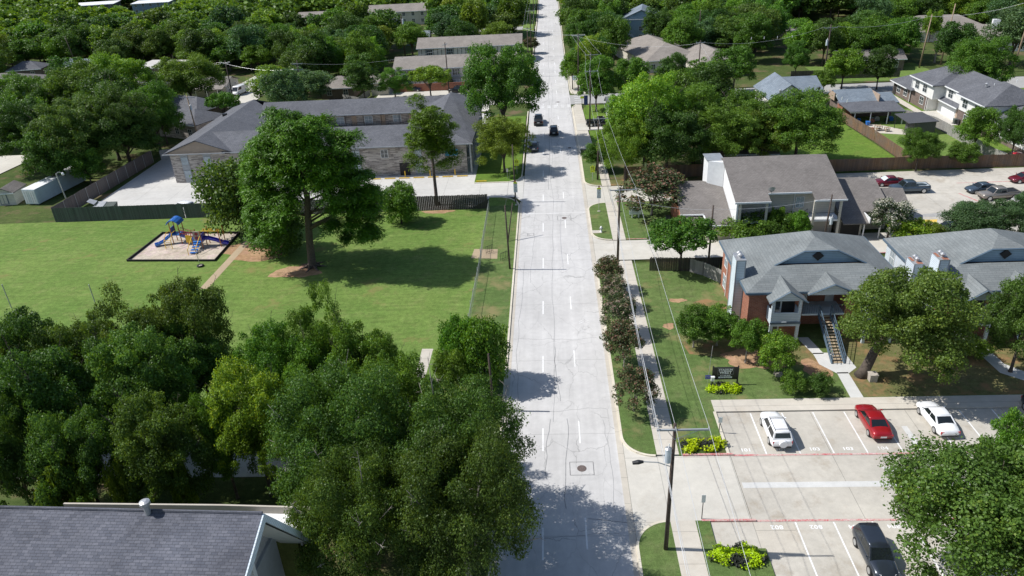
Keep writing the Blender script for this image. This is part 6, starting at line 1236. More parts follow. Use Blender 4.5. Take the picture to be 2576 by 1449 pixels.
r_trs = tuple((7.6, dx, -.45, .85) for dx in (-1.3, -.75, .75, 1.3))
Ep = pole('pole carrying a cluster of pale grey transformers at the intersection', 9.6, 173.6, 12, .17, (.1, 0), arm=((11.4, 1.8, .6), (7.0, 1.9, 0)), trs=r_trs+((7.9, -.3, -.45, .9), (7.9, .3, -.45, .9)))
Fp = pole('pole standing on the far corner beyond the transformer pole', 7.4, 187.5, 14, .17, (.1, 0), arm=((13.5, 1.6, 0),))
pole('unlit street pole without crossarm at the left kerb beside the road', -5.65, 88.0, 9.0, .13, (-.2, 0), group='plain poles by the left kerb'); pole('dark slanted guy braced pole standing on the verge beside the gate frames', -6.3, 96.8, 5.0, .1, (.8, 2.5), group='plain poles by the left kerb')
pole('pole next to the left speed limit sign with plain top', -5.7, 112.6, 9.5, .13, (-.1, 0), group='plain poles by the left kerb'); pole('dark pole among the trees at the lower left kerb', -6.0, 57.5, 6.4, .13, (-.1, 0), group='plain poles by the left kerb')
pole('brown pole standing among shrubs in front of the cream building', 20.4, 89.3, 7.6, .14, (.05, 0)); pole('pole with white transformer before the right balcony of the cream building', 36.2, 92.8, 7.2, .13, (.2, 0), trs=((3.6, .45, -.2, 1.0),))
pole('light coloured pole carrying a transformer beside the mottled brick house', -73.5, 150.5, 11, .17, (-.2, 0), 'pole_tan', arm=((10.6, 1.6, 0),), trs=((8.6, .35, -.3, 1.0),)); Mp = pole('pole in front of the nearer townhouse wall', -25.5, 192.5, 12.5, .17, arm=((12.0, 1.2, 0),), az=1.2)
L1 = pole('pole poking from treetops left of centre with pale crossarm', *G(762, 240, 3)[:2], 11.5, .16, arm=((9.2, 1.2, 0), (10.6, 1.3, 0))); L2 = pole('pole beside the white vans', *G(590, 262, 0)[:2], 11, .16, arm=((10.4, 1.2, 0),))
pole('slim pole above the pale blue grey roof at upper left', *G(203, 190, 0)[:2], 12, .16, (-1.2, 0)); pole('pole with large transformer beyond the farther townhouse, left', *G(1020, 145, 0)[:2], 13, .17, trs=((11, .5, -.3, 1.4),))
R1 = pole('dark pole with white crossarm and transformer behind the side street', 66.8, 186.8, 13.5, .2, arm=((12.8, 1.5, 0),), trs=((9.5, -.5, -.3, 1.3),)); R2 = pole('tan pole behind the left end of the duplex roof', *G(2312, 172, 0)[:2], 13, .2, (.6, 0), 'pole_tan')
R3 = pole('tall tan pole near the right edge with a bracket', *G(2546, 182, 0)[:2], 17, .22, (1.0, 0), 'pole_tan', arm=((16, 1.4, 0),)); R4 = pole('tan pole beside the leafless tree', *G(2365, 165, 0)[:2], 15, .18, (.6, 0), 'pole_tan')
Gp = pole('first far pole on the left kerb beyond the townhouses', -5.2, 208, 13, .16, arm=((12.6, 1.3, 0),)); Hp = pole('second far pole on the left kerb', -4.9, 236, 14, .16, arm=((13.5, 1.4, 0),)); Ip = pole('third far pole on the left kerb', -4.6, 285, 14, .16, arm=((13.5, 1.4, 0),)); Jp = pole('farthest pole on the left kerb', -4.4, 345, 14, .16, arm=((13.5, 1.4, 0),))
Kp = pole('far pole on the right kerb with a transformer', 8.8, 318, 13, .16, (0, 0), trs=((6.5, -.5, 0, 1.3),)); Np = pole('pole among trees above the side street', 34.5, 176.5, 13, .16, (.1, 0), arm=((12.5, 1, 0),)); pole('pole beside the brown grey roofed houses', *G(1755, 145, 0)[:2], 13, .16)
# conductors
g1 = 'overhead wires along the right pavement'
def seg(pa, pb, sag, lab, grp=g1, **k):
    for a, b_ in zip(pa, pb): wire(a, b_, sag, label=lab, group=grp, **k)
S0 = [(7.75-1.1, -10, 10.8), (7.75+.2, -10, 10.8), (7.75+2.1, -10, 10.8)]
seg(S0, A, .8, 'overhead conductor running from the tall dark pole down out of the picture', 'conductors below the tall dark pole', r=.014)
seg(A, Bp, .8, 'overhead conductor between the tall dark pole and the middle driveway pole', 'conductors between the two nearest poles', r=.014)
seg(Bp, Cp, .5, 'overhead conductor from the middle driveway pole to the crossing sign pole', 'conductors from the middle driveway pole north')
seg(Cp, Dp, .5, 'overhead conductor between crossing sign pole and the pickup pole', 'conductors between crossing sign pole and pickup pole'); seg(Dp, Ep, .4, 'overhead conductor between the pickup pole and the transformer cluster', 'conductors into the transformer cluster')
seg(Ep, Fp, .3, 'overhead conductor from the transformer cluster to the far corner pole', 'conductors to the far corner pole')
for dx, z, s in ((-.25, 7.6, .9), (-.2, 6.9, 1.1)):
    wire((7.75+dx, 40.1, z), (8.5+dx, 89.9, z-.6), s, .017, 'wire', 'thick telephone cable sagging low between the two nearest poles', 'telephone cables between the two nearest poles', name='telephone_cable'); wire((7.75+dx, 40.1, z), (8.0, -5, z+.3), s, .016, 'wire', 'thick telephone cable from the tall dark pole down out of the picture', 'telephone cables below the tall dark pole', name='telephone_cable')
    wire((8.5+dx, 89.9, z-.6), (7.9, 121.8, z-.6), .5, .022, 'wire_dark', 'dark telephone cable from middle driveway pole towards the crossing sign', 'telephone cables further along', name='telephone_cable')
gl = 'conductors between the far left poles'
seg(Gp, Hp, .4, 'thin overhead wire linking the far poles on the left kerb', gl); seg(Hp, Ip, .6, 'thin overhead wire linking the far poles on the left kerb', gl); seg(Ip, Jp, .6, 'thin overhead wire linking the far poles on the left kerb', gl)
wire(Fp[0], (34.5, 176.5, 12.4), 1.6, .015, 'wire', 'sagging wire from the far corner pole to the pole among trees'); wire((34.5, 176.5, 12.3), (40.5, 168, 3.5), .2, .02, 'wire', 'guy wire slanting down from the pole among trees')
wire(Fp[2], Gp[0], .8, .02, 'wire', 'wire crossing above the road beyond the intersection'); wire((34.5, 176.5, 12.6), R1[0], 1.6, .015, 'wire', 'long wire spanning the woods from pole among trees to dark transformer pole'); wire(R1[2], (R2 or [(0, 0, 0)])[0] if R2 else tuple(G(2312, 172, 0)[:2])+(12.6,), 1.0, .02, 'wire', 'wire from the dark transformer pole to the tan pole behind the duplex')
wire(tuple(G(2312, 172, 0)[:2])+(12.6,), R3[0], 1.0, .024, 'wire', 'wire from the tan pole to the tall tan pole at the right edge'); wire((-25.5, 192.5, 12.1), (-8, 199, 5.4), .5, .02, 'wire', 'service wire from the townhouse pole to the townhouse roof')
wire(L1[0], L2[0], 1.0, .02, 'wire', 'wire from the treetop pole to the pole beside the vans'); wire(L1[3], (-25.5, 192.5, 11.0), 1.6, .015, 'wire', 'wire from the treetop pole to the townhouse pole'); wire(L2[0], (-150, 190, 10), 2.5, .018, 'wire', 'wire from the vans towards the slate blue house'); wire(L2[2], (-150, 190, 8.6), 2.5, .018, 'wire', 'lower wire from the vans towards the slate blue house')
wire((-5.85, 88, 8.6), (-5.8, 112.6, 9.0), .4, .015, 'wire_dark', 'thin dark wire between the two plain poles at the left kerb'); wire((20.45, 89.3, 7.1), (36.4, 92.8, 6.8), .5, .015, 'wire', 'thin service wire across the front of the cream building')
wire((8.6, 89.9, 8.8), (20.45, 89.3, 7.0), .4, .014, 'wire', 'thin service wire from the middle driveway pole to the brown pole')
t = thing('yard_lamp', 'white globe lamp on a leaning grey pole behind the corner of the green fence', 'street lamp', (-82.8, 117.3, .1)); MB().tube([(-82.8, 117.3, 0), (-83.2, 117.3, 6.0)], [.12, .08], 8).build('pole', 'steel', t); MB().tube([(-83.2, 117.3, 5.9), (-82.7, 117.3, 6.25), (-82.0, 117.3, 6.1)], .04, 6).build('lamp_arm', 'steel', t)
MB().tube([(-82.0, 117.3, 6.15), (-82.0, 117.3, 6.0), (-82.0, 117.3, 5.75), (-82.0, 117.3, 5.65)], [.12, .22, .2, .05], 10).build('lamp_shade', 'white', t)
# ---------------------------------------------------------------- signs
def post_sign(name, label, x, y, zc, w, h, mat, post='steel', border=None, pz=None, shape='rect', th=.03):
    t = thing(name, label, 'sign', (x, y, .12)); MB().cyl(x, y+.04, 0, zc+h*.45, .035, 6).build('post', post, t)
    if shape == 'house': poly = [(-w/2, -h/2), (w/2, -h/2), (w/2, h*.12), (0, h/2), (-w/2, h*.12)]
    else: poly = [(-w/2, -h/2), (w/2, -h/2), (w/2, h/2), (-w/2, h/2)]
    def plate(poly, y0, y1, m, nm, parent):
        a = [(x+p[0], y0, zc+p[1]) for p in poly]; b = [(x+p[0], y1, zc+p[1]) for p in poly]; return MB().hexa(b, a).build(nm, m, parent, org=t['_o'])
    pl = plate(poly, y-th, y, mat, 'panel', t); return t, pl
def school_speed(x, y, label):
    t, pl = post_sign('speed_limit_sign', label, x, y, 3.1, .62, 1.65, 'sign_white'); o = t['_o']
    MB().box(x-.31, x+.31, y-.05, y-.031, 3.72, 3.95).build('school_plate', 'sign_yellow', pl, org=o); MB().cyl(x, y-.05, 4.0, 4.28, .13, 12).build('beacon', 'black', t); MB().tube([(x, y-.19, 4.14), (x, y-.25, 4.14)], .1, 12).build('beacon_lens', 'amber', t)
    yy = y-.035
    for s, z, sz in (('SPEED', 3.58, .16), ('LIMIT', 3.40, .16), ('20', 3.12, .38), ('WHEN', 2.84, .10), ('FLASHING', 2.72, .10)): text('lettering', s, sz, (x, yy, z), 'black', t, rot=(R(90), 0, 0), thick=.003)
    MB().box(x-.29, x+.29, yy-.002, yy+.003, 2.59, 2.61).build('divider', 'black', pl, org=o); MB().box(x-.2, x+.2, y-.15, y+.15, .1, .2).build('footing', 'walk', t)
    for s, z in (('CELL PHONE', 2.50), ('PROHIBITED', 2.38)): text('lettering', s, .09, (x, yy, z), 'sign_navy', t, rot=(R(90), 0, 0), thick=.003)
school_speed(7.25, 107.2, 'school speed limit 20 sign with amber beacon on the right grass island'); school_speed(-5.55, 111.0, 'school speed limit 20 sign at the left kerb in front of a pole')
def crossing(x, y, label, plate_):
    t, pl = post_sign('school_crossing_sign', label, x, y, 2.5, .8, .85, 'sign_yellow', shape='house'); yy = y-.034
    for dx, s in ((-.12, 1.0), (.14, .8)):
        m = MB(); zc = 2.36
        m.tube([(x+dx, yy, zc+.25*s), (x+dx, yy-.001, zc+.36*s)], .05*s, 8).tube([(x+dx, yy, zc+.22*s), (x+dx, yy, zc)], .05*s, 6).tube([(x+dx, yy, zc), (x+dx-.08*s, yy, zc-.25*s)], .025, 5).tube([(x+dx, yy, zc), (x+dx+.08*s, yy, zc-.25*s)], .025, 5).tube([(x+dx-.12*s, yy, zc+.05), (x+dx, yy, zc+.2*s), (x+dx+.12*s, yy, zc+.06)], .02, 5)
        m.build('pedestrian_symbol', 'black', pl, org=t['_o'])
    if plate_: MB().box(x-.35, x+.35, y-.03, y, 1.65, 2.0).build('lower_plate', 'sign_yellow', t); text('lettering', 'SCHOOL', .13, (x, yy, 1.82), 'black', t, rot=(R(90), 0, 0), thick=.003)
crossing(7.1, 121.2, 'yellow school crossing sign with lower plate on the right verge', True); crossing(-5.9, 119.9 + 6.2, 'yellow school crossing sign on the left by the vivid lawn', True)
t = thing('apartment_sign', 'black board reading STADIUM WEST above lime green vines', 'sign', (16.4, 60.9, .12)); MB().box(15.25, 17.55, 60.86, 60.94, .75, 2.15).build('board', 'sign_black', t)
for x in (15.2, 17.6): MB().box(x-.06, x+.06, 60.84, 60.96, 0, 2.28).build('post', 'sign_black', t)
m = MB(); [m.box(*q, 60.845, 60.858, *z) for q, z in (((15.65, 17.15), (1.32, 1.335)), ((15.65, 17.15), (2.05, 2.065)), ((15.65, 15.665), (1.32, 2.06)), ((17.135, 17.15), (1.32, 2.06)))]; m.build('frame', 'grey_trim', t)
for s, sz, z, mt, bo in (('STADIUM', .30, 1.86, 'grey_text', .008), ('WEST', .43, 1.54, 'grey_text', .012), ('817.585.8082', .17, 1.21, 'grey_text', .004)): text('lettering', s, sz, (16.4, 60.85, z), mt, t, rot=(R(90), 0, 0), thick=.004, bold=bo, sx=1.05)
MB().box(15.75, 17.05, 60.84, 60.857, .93, 1.09).build('address_plate', 'grey_text', t); text('lettering', '815 W Center St', .14, (16.4, 60.835, 1.01), 'sign_black', t, rot=(R(90), 0, 0), thick=.003)
t = thing('lease_sign', 'small royal blue lease sign on a thin tall rod', 'sign', (14.7, 60.7, .12)); MB().box(14.45, 15.0, 60.68, 60.7, .95, 1.4).build('panel', 'play_indigo', t); MB().tube([(14.7, 60.72, 0), (14.95, 60.9, 4.6)], .02, 5).build('rod', 'steel', t)
for s, z in (('FOR LEASE', 1.27), ('CALL NOW', 1.09)): text('lettering', s, .1, (14.72, 60.675, z), 'white', t, rot=(R(90), 0, 0), thick=.003)
t = thing('flyer_box', 'small white flyer box on a post left of the black board', 'box', (15.1, 60.4, .12)); MB().cyl(15.1, 60.4, 0, .95, .04, 6).build('post', 'black', t); MB().box(14.95, 15.25, 60.28, 60.5, .95, 1.35).build('box', 'white', t); MB().box(14.92, 15.28, 60.26, 60.52, 1.35, 1.42).build('lid', 'white', t)
t = thing('place_sign', 'white Place sign on two white posts under the large crepe myrtle', 'sign', (12.45, 104.1, .12)); MB().box(11.55, 13.35, 104.1, 104.2, .7, 1.85).build('board', 'sign_white', t)
for x in (12.0, 12.95): MB().box(x-.09, x+.09, 104.2, 104.35, 0, 1.6).build('post', 'white', t)
text('lettering', 'Place', .5, (12.45, 104.085, 1.35), 'trim_blue', t, rot=(R(90), 0, 0), thick=.004, bold=.01); text('lettering', 'APARTMENTS', .15, (12.45, 104.085, .98), 'trim_blue', t, rot=(R(90), 0, 0), thick=.003)
t, pl = post_sign('banner_pole', 'navy blue banner on a black post at the intersection corner, left one', 7.6, 171.8, 4.1, .85, 2.1, 'sign_navy', 'black'); t, pl = post_sign('banner_pole', 'navy blue banner on a black lamp post, nearer and lower one', 8.2, 165.5, 3.2, .85, 2.1, 'sign_navy', 'black'); post_sign('warning_sign', 'fluorescent yellow sign under the navy banner', 7.55, 169.5, 2.9, .8, .5, 'sign_yellow', 'black')
post_sign('notice_sign', 'white square sign on the far corner of the intersection', 6.6, 188, 3.4, 1.1, 1.1, 'sign_white', 'black'); post_sign('parking_notice', 'white notice panel on a thin post above the upper lime vine bed', 14.4, 53.6, 1.5, .35, .6, 'sign_white', 'black'); post_sign('parking_notice', 'white notice panel on a thin post by the lower red kerb', 10.95, 43.25, 2.1, .3, .75, 'white', 'black'); post_sign('small_sign', 'small grey sign on the vivid lawn beside the motel drive', -7.5, 124.0, 1.6, .35, .6, 'steel', 'steel')
# ---------------------------------------------------------------- hydrant, cabinet, stones, bins
t = thing('fire_hydrant', 'silver fire hydrant on its pad in the right grass island', 'fire hydrant', (7.05, 99.3, .13)); x, y = 7.05, 99.3
MB().tube([(x, y, .1), (x, y, .18), (x, y, .2), (x, y, .75), (x, y, .78), (x, y, .84), (x, y, .95), (x, y, 1.02)], [.2, .2, .13, .13, .19, .18, .1, .03], 14).build('barrel', 'white', t, smooth=True); MB().tube([(x-.28, y, .62), (x+.28, y, .62)], .075, 10).build('side_nozzle', 'steel', t); MB().tube([(x, y-.26, .55), (x, y, .55)], .09, 10).build('front_nozzle', 'steel', t)
def stone(nm, lb, x, y, s, mat='stone', cat='stone', grp=None):
    r_ = random.Random(int(x*10)); b = [(x+dx*s+r_.uniform(-.05, .05), y+dy*s*.7+r_.uniform(-.05, .05), .1) for dx, dy in ((-1, -1), (1, -1), (1, 1), (-1, 1))]; tp = [(p[0]*.9+x*.1, p[1]*.9+y*.1, .1+s*r_.uniform(.7, .9)) for p in b]; return tag(MB().hexa(b, tp).build(nm, mat, org=(x, y, .1)), lb, cat, grp)
t = thing('utility_box', 'grey concrete utility box at the foot of the leaning trunk', 'box', (30.6, 61.3, .12)); MB().box(30.2, 30.9, 60.8, 61.5, .1, .85).build('box', 'stone', t); MB().box(30.15, 30.95, 60.75, 61.55, .85, .93).build('lid', 'stone', t); MB().box(30.1, 30.5, 61.6, 62.3, .1, .7).build('step', 'stone', t)
stone('stone_block', 'white limestone block lying beside the dirt patch under the balcony trees', 22.0, 62.3, .38); stone('stone_block', 'small pale stone left of the brick corner, beside another', 20.0, 72.2, .15, 'white'); stone('stone_block', 'small pale stone nearest the brick corner', 20.6, 72.2, .15, 'white')
def bin_(lb, x, y, mat, h=1.0, nm='wheelie_bin'):
    t = thing(nm, lb, 'bin', (x, y, .1)); MB().hexa([(x-.26, y-.26, .12), (x+.26, y-.26, .12), (x+.26, y+.26, .12), (x-.26, y+.26, .12)], [(x-.33, y-.36, h), (x+.33, y-.36, h), (x+.33, y+.36, h), (x-.33, y+.36, h)]).build('body', mat, t); MB().hexa([(x-.35, y-.4, h+.004), (x+.35, y-.4, h+.004), (x+.35, y+.38, h+.004), (x-.35, y+.38, h+.004)], [(x-.3, y-.3, h+.1), (x+.3, y-.3, h+.1), (x+.3, y+.33, h+.1), (x-.3, y+.33, h+.1)]).build('lid', mat, t)
    for s in (-1, 1): MB().tube([(x+s*.3, y+.33, .16), (x+s*.36, y+.33, .16)], .11, 10).build('wheel', 'tyre', t)
bin_('dark green wheelie bin by the duplex garage, left of a pair', 79.2, 147.4, 'fence_green'); bin_('black wheelie bin by the duplex garage, right of a pair', 79.6, 146.5, 'black'); bin_('dark green bin beside the brown wing roof and the Place sign', 16.9, 101.6, 'fence_green', 1.2); bin_('blue recycling bin under the carport edge', 63.0, 148.6, 'play_blue', .8)
t = thing('dumpster', 'dark green dumpster with pale open lid behind the green fence', 'dumpster', (-73.5, 113, .02)); MB().hexa([(-75, 112, .1), (-72.2, 112, .1), (-72.2, 113.8, .1), (-75, 113.8, .1)], [(-75.2, 111.9, 1.5), (-72, 111.9, 1.5), (-72, 114, 1.9), (-75.2, 114, 1.9)]).build('body', 'fence_green', t); MB().slab([(-75.2, 112.2, 1.62), (-73.7, 112.2, 1.62), (-73.7, 114, 2.0), (-75.2, 114, 2.0)], .05).build('lid', 'steel', t); MB().slab([(-76.6, 113, 2.4), (-75.2, 112.6, 2.0), (-75.2, 113.8, 2.2), (-76.6, 114.1, 2.5)], .05).build('lid', 'steel', t)
for s in (-1, 1): MB().tube([(-73.6+s*1.0, 112.1, .06), (-73.6+s*1.0, 112.3, .06)], .1, 8).build('caster', 'tyre', t)
t = thing('shipping_container', 'long pale blue white shipping container behind the park corner', 'container', (-90.2, 118.6, .1)); ax = np.array([.12, 1.0]); ax /= np.linalg.norm(ax)
MB().obox((-89.6, 125.2), ax, 6.3, 1.25, .15, 2.75).build('body', 'container_paint', t); MB().obox((-89.6, 125.2), ax, 6.32, 1.27, 2.751, 2.82).build('roof', 'white', t)
c0 = np.array([-89.6, 125.2])-ax*6.31
for s in (-.6, .6): q = c0+np.array([ax[1], -ax[0]])*s; d_ = MB().obox(q, (ax[1], -ax[0]), .56, .03, .3, 2.6).build('door', 'white', t); [MB().tube([(q[0]+k*.2, q[1]-.06, .35), (q[0]+k*.2, q[1]-.06, 2.55)], .025, 5).build('lock_bar', 'steel', d_, org=t['_o']) for k in (-1, 1)]
b, ro = house('garden_shed', 'small pale garden shed with dark double door left of the container', -95.6, 121.5, 3.4, 4.2, 6, 2.1, .8, 'gable', 'siding_cream', 'shingle_brown', '', 'shed', ridge='y', over=.2)
MB().box(-.9, .5, -2.16, -2.105, .05, 1.9).build('door', 'trim_blue', b); MB().box(-.78, -.24, -2.19, -2.165, .15, 1.8).build('door_panel', 'siding_cream', b); MB().box(-.16, .38, -2.19, -2.165, .15, 1.8).build('door_panel', 'siding_cream', b)
for k, (u, v) in enumerate(((30, 737), (245, 738))):
    p = G(u, v+40, 0); tag(MB().cyl(0, 0, 0, 3.4, .07, 6).build('goal_post', 'steel', org=(0, 0, 0)), ('thin grey post on the lawn near the left edge', 'thin grey post on the lawn behind the treetops, right one')[k], 'post').location = (p[0], p[1], .1)
for k, x in enumerate((-26.0, -17.0, -21.5)): tag(MB().cyl(x, 127.0, 0, 1.1, .1, 8).build('bollard', 'play_yellow', org=(x, 127.0, 0)), ('yellow bollard beside the dark motel passage', 'yellow bollard below the blue banner', 'yellow bollard behind the slim pine trunk')[k], 'bollard', 'yellow bollards')
tag(MB().box(65.0, 66.6, 135.2, 137.4, .1, .35).build('door_panel', 'transformer', org=(65.8, 136, .1)), 'flat pale grey panel lying on the back yard grass', 'panel'); tag(MB().cyl(0, 0, -1.0, 1.0, .35, 12).build('rusty_drum', 'rust'), 'rusty drum lying against the brown yard fence', 'drum'); bpy.data.objects['rusty_drum'].location = (61.6, 144.5, .42); bpy.data.objects['rusty_drum'].rotation_euler = (0, R(90), .3)
for k, (x, y, s) in enumerate(((63.6, 144.9, .5), (64.9, 144.0, .35))):
    t = thing('wooden_crate', ('tall wooden frame box on the patio slab', 'smaller wooden frame stand on the patio slab')[k], 'crate', (x, y, .06)); m = MB(); [m.box(x+dx*s-.05, x+dx*s+.05, y+dy*s-.05, y+dy*s+.05, .05, 1.2*s+.5) for dx in (-1, 1) for dy in (-1, 1)]; [m.box(x-s, x+s, y-s, y+s, z, z+.06) for z in (.4*s+.2, 1.0*s+.45)]; m.build('frame', 'wood_tread', t)
# ---------------------------------------------------------------- lime vine beds
def vines(lb, x0, x1, y0, y1, seed, h=.45, n=5200):
    g = np.random.default_rng(seed); r_ = random.Random(seed); lo = []
    for k in range(26): 
        a = r_.uniform(0, 6.28); q = math.sqrt(r_.random()); lo.append(((x1-x0)/2*.95*q*math.cos(a) if seed != 1 else r_.uniform(-.46, .46)*(x1-x0), (y1-y0)/2*.82*q*math.sin(a) if seed != 1 else r_.uniform(-.42, .42)*(y1-y0), .12, r_.uniform(.32, .5), r_.uniform(-.1, .3)))
    me = crown('leaves', seed, lo, n, .15, 'leaf_lime', flat=.8, upb=.8, shell=.6); blotch = np.array([r_.uniform(0, 1) for _ in range(len(lo))])
    P = np.empty(len(me.vertices)*3, np.float32); me.vertices.foreach_get('co', P); c = P.reshape(-1, 4, 3).mean(1); f = (np.sin(c[:, 0]*2.7+seed)+np.sin(c[:, 1]*3.9+seed*2)+g.normal(0, .35, len(c)))
    fl = np.clip(.60+.16*f, 0, 1).astype(np.float32); me.attributes['fl'].data.foreach_set('value', fl)
    t = thing('vine_bed', lb, 'vine bed', ((x0+x1)/2, (y0+y1)/2, .13)); o = bpy.data.objects.new('leaves', me); col.objects.link(o); o.parent = t
vines('lime green and black vine bed on the red kerbed island by the upper stalls', 10.9, 14.5, 50.9, 52.6, 1); vines('rounded lime green and black vine bed near the lower parking stalls', 11.0, 14.7, 38.3, 40.5, 2, n=8000); vines('crescent of lime green vines at the foot of the black board', 14.5, 17.8, 59.5, 60.7, 3, n=5000)
# ---------------------------------------------------------------- playground
def playground():
    x0, y0 = -56.5, 98.6
    bd = MB(); strip(bd, [(-60.5, 93.8), (-47.4, 93.0), (-47.5, 102.9), (-59.9, 103.7), (-60.5, 93.8)], .16, .1, .42); tag(bd.build('timber_border', 'rubber', org=(-54, 98, .1)), 'black plastic border round the playground chippings', 'edging')
    t = thing('play_structure', 'colourful climbing frame with blue roof, slides and yellow overhead bars', 'play structure', (x0+3, y0, .14))
    def post(x, y, h, m='play_orange'): MB().cyl(x, y, .1, h, .07, 8).build('post', m, t)
    # roofed tower
    tx, ty = -55.6, 100.2
    for dx in (-.65, .65):
        for dy in (-.65, .65): post(tx+dx, ty+dy, 3.6)
    MB().box(tx-.65, tx+.65, ty-.65, ty+.65, 1.45, 1.6).build('deck', 'play_blue', t)
    r = MB(); pr = [(-.95, 3.3), (-.7, 3.65), (-.3, 3.92), (0, 3.98), (.3, 3.92), (.7, 3.65), (.95, 3.3)]
    for (a, b) in zip(pr[:-1], pr[1:]): r.hexa([(tx+a[0], ty-1.0, a[1]-.08), (tx+b[0], ty-1.0, b[1]-.08), (tx+b[0], ty+1.0, b[1]-.08), (tx+a[0], ty+1.0, a[1]-.08)], [(tx+a[0], ty-1.0, a[1]), (tx+b[0], ty-1.0, b[1]), (tx+b[0], ty+1.0, b[1]), (tx+a[0], ty+1.0, a[1])])
    for k in range(6): y = ty-.9+k*.36; r.tube([(tx+a[0], y, a[1]+.02) for a in pr], .035, 5)
    r.build('roof', 'play_blue', t)
    MB().box(tx-.72, tx-.66, ty-.6, ty+.6, 1.6, 2.6).build('panel', 'play_indigo', t)
    def slide(pts, m, w=.32, nm='slide'):
        s = MB()
        for k in range(len(pts)-1):
            a, b = np.array(pts[k], float), np.array(pts[k+1], float); d = b-a; n = np.array([-d[1], d[0], 0]); n /= np.linalg.norm(n); n *= w
            s.hexa([a-n-[0, 0, .06], b-n-[0, 0, .06], b+n-[0, 0, .06], a+n-[0, 0, .06]], [a-n, b-n, b+n, a+n])
            for sg in (-1, 1): s.hexa([a+n*sg-n*.12, b+n*sg-n*.12, b+n*sg+n*.12, a+n*sg+n*.12], [p+np.array([0, 0, .28]) for p in (a+n*sg-n*.12, b+n*sg-n*.12, b+n*sg+n*.12, a+n*sg+n*.12)])
        s.build(nm, m, t)
    slide([(tx-.6, ty-.2, 1.6), (tx-1.3, ty-.5, 1.15), (tx-2.0, ty-.9, .6), (tx-2.6, ty-1.2, .38), (tx-3.1, ty-1.5, .32)], 'play_blue')
    c = MB(); [c.tube([(tx-1.0+k*1.0, ty-2.5, .1), (tx-1.05+k*1.0, ty-2.4, 1.4), (tx-.9+k*.9, ty-1.7, 2.3), (tx-.6+k*.8, ty-.8, 2.4)], .045, 6) for k in (0, 1)]; [c.tube([(tx-1.03, ty-2.45, z), (tx-.02, ty-2.45, z)], .03, 5) for z in (.45, .8, 1.15, 1.5)]; c.build('arch_ladder', 'play_yellow', t)
    # ramp between the towers
    ux, uy = -51.6, 98.2
    b = MB(); b.hexa([(tx+.65, ty-.9, 1.40), (ux-.7, uy+.2, 1.0), (ux-.7, uy+1.0, 1.0), (tx+.65, ty-.1, 1.40)], [(tx+.65, ty-.9, 1.55), (ux-.7, uy+.2, 1.15), (ux-.7, uy+1.0, 1.15), (tx+.65, ty-.1, 1.55)]).build('bridge', 'play_blue', t)
    s = MB(); [s.tube([(tx+.65, ty-.9+dy, 1.55+z), (ux-.7, uy+.2+dy, 1.15+z)], .04, 6) for dy in (0, .8) for z in (.5, .95)]; [s.tube([(tx+.65+(ux-.7-tx-.65)*q, ty-.9+dy+(uy+.2-ty+.9)*q, 1.5-.4*q), (tx+.65+(ux-.7-tx-.65)*q, ty-.9+dy+(uy+.2-ty+.9)*q, 2.5-.4*q)], .02, 4) for q in np.linspace(0, 1, 10) for dy in (0, .8)]; s.build('bridge_railing', 'play_red', t)
    MB().box(ux-1.9, ux-1.0, uy-.1, uy-.02, .9, 2.0).build('panel', 'play_yellow', t)
    for (x, y, h) in ((ux-.7, uy-.7, 2.9), (ux+.7, uy-.7, 2.9), (ux-.7, uy+.7, 2.7), (ux+.7, uy+.7, 2.7), (tx+1.9, ty-1.2, 1.9), (tx+2.6, ty-.6, 1.6)): post(x, y, h)
    MB().box(ux-.7, ux+.7, uy-.7, uy+.7, 1.05, 1.2).build('deck', 'play_blue', t)
    MB().box(ux-.6, ux+.6, uy-.3, uy-.22, 1.25, 2.7).build('climbing_wall', 'mulch', t)
    for z, r_ in ((1.65, .3), (2.3, .25)): MB().tube([(ux-.05, uy-.32, z), (ux-.05, uy-.36, z)], r_, 14).build('climbing_hold', 'play_red', t)
    for k in range(4): q = (k+.5)/4; MB().box(ux-.5, ux+.5, uy-.9-q*2.0, uy-.5-q*2.0, 1.1-q*.95, 1.2-q*.95).build('step', 'play_blue', t)
    for sx in (-.58, .58): MB().tube([(ux+sx, uy-.7, 2.1), (ux+sx, uy-2.8, 1.0), (ux+sx, uy-2.9, .1)], .05, 6).build('step_rail', 'play_yellow', t)
    slide([(ux+.6, uy+.3, 1.35), (ux+1.5, uy+.3, 1.25), (ux+2.4, uy+.4, .9), (ux+3.2, uy+.5, .5), (ux+4.0, uy+.5, .35)], 'play_indigo', .34)
    MB().box(ux+.7, ux+.76, uy-.5, uy+.6, 1.2, 2.3).build('panel', 'play_indigo', t)
    # overhead ladder
    for (x, y) in ((ux+.9, uy+1.3), (ux+3.4, uy+1.0), (ux+3.2, uy-.2)): post(x, y, 2.9)
    h = MB(); [h.tube([(ux+.4, uy+y_, 2.5), (ux+3.3, uy+y_-.2, 2.5)], .05, 6) for y_ in (.3, 1.0)]; [h.tube([(ux+.6+k*.42, uy+.28, 2.48), (ux+.6+k*.42, uy+.95, 2.48)], .035, 5) for k in range(7)]; h.build('overhead_bars', 'play_yellow', t)
    h = MB(); [h.tube([(ux+3.25, uy-.3, z), (ux+3.35, uy+.6, z)], .03, 5) for z in (.4, .8, 1.2)]; h.build('end_ladder', 'play_orange', t)
    p = G(505, 672, 0); t = thing('tether_pole', 'thin pole set in a black tyre in front of the playground', 'pole', (p[0], p[1], .12)); MB().tube([(p[0], p[1], .1), (p[0]-.15, p[1], 2.9)], .035, 6).build('pole', 'steel', t)
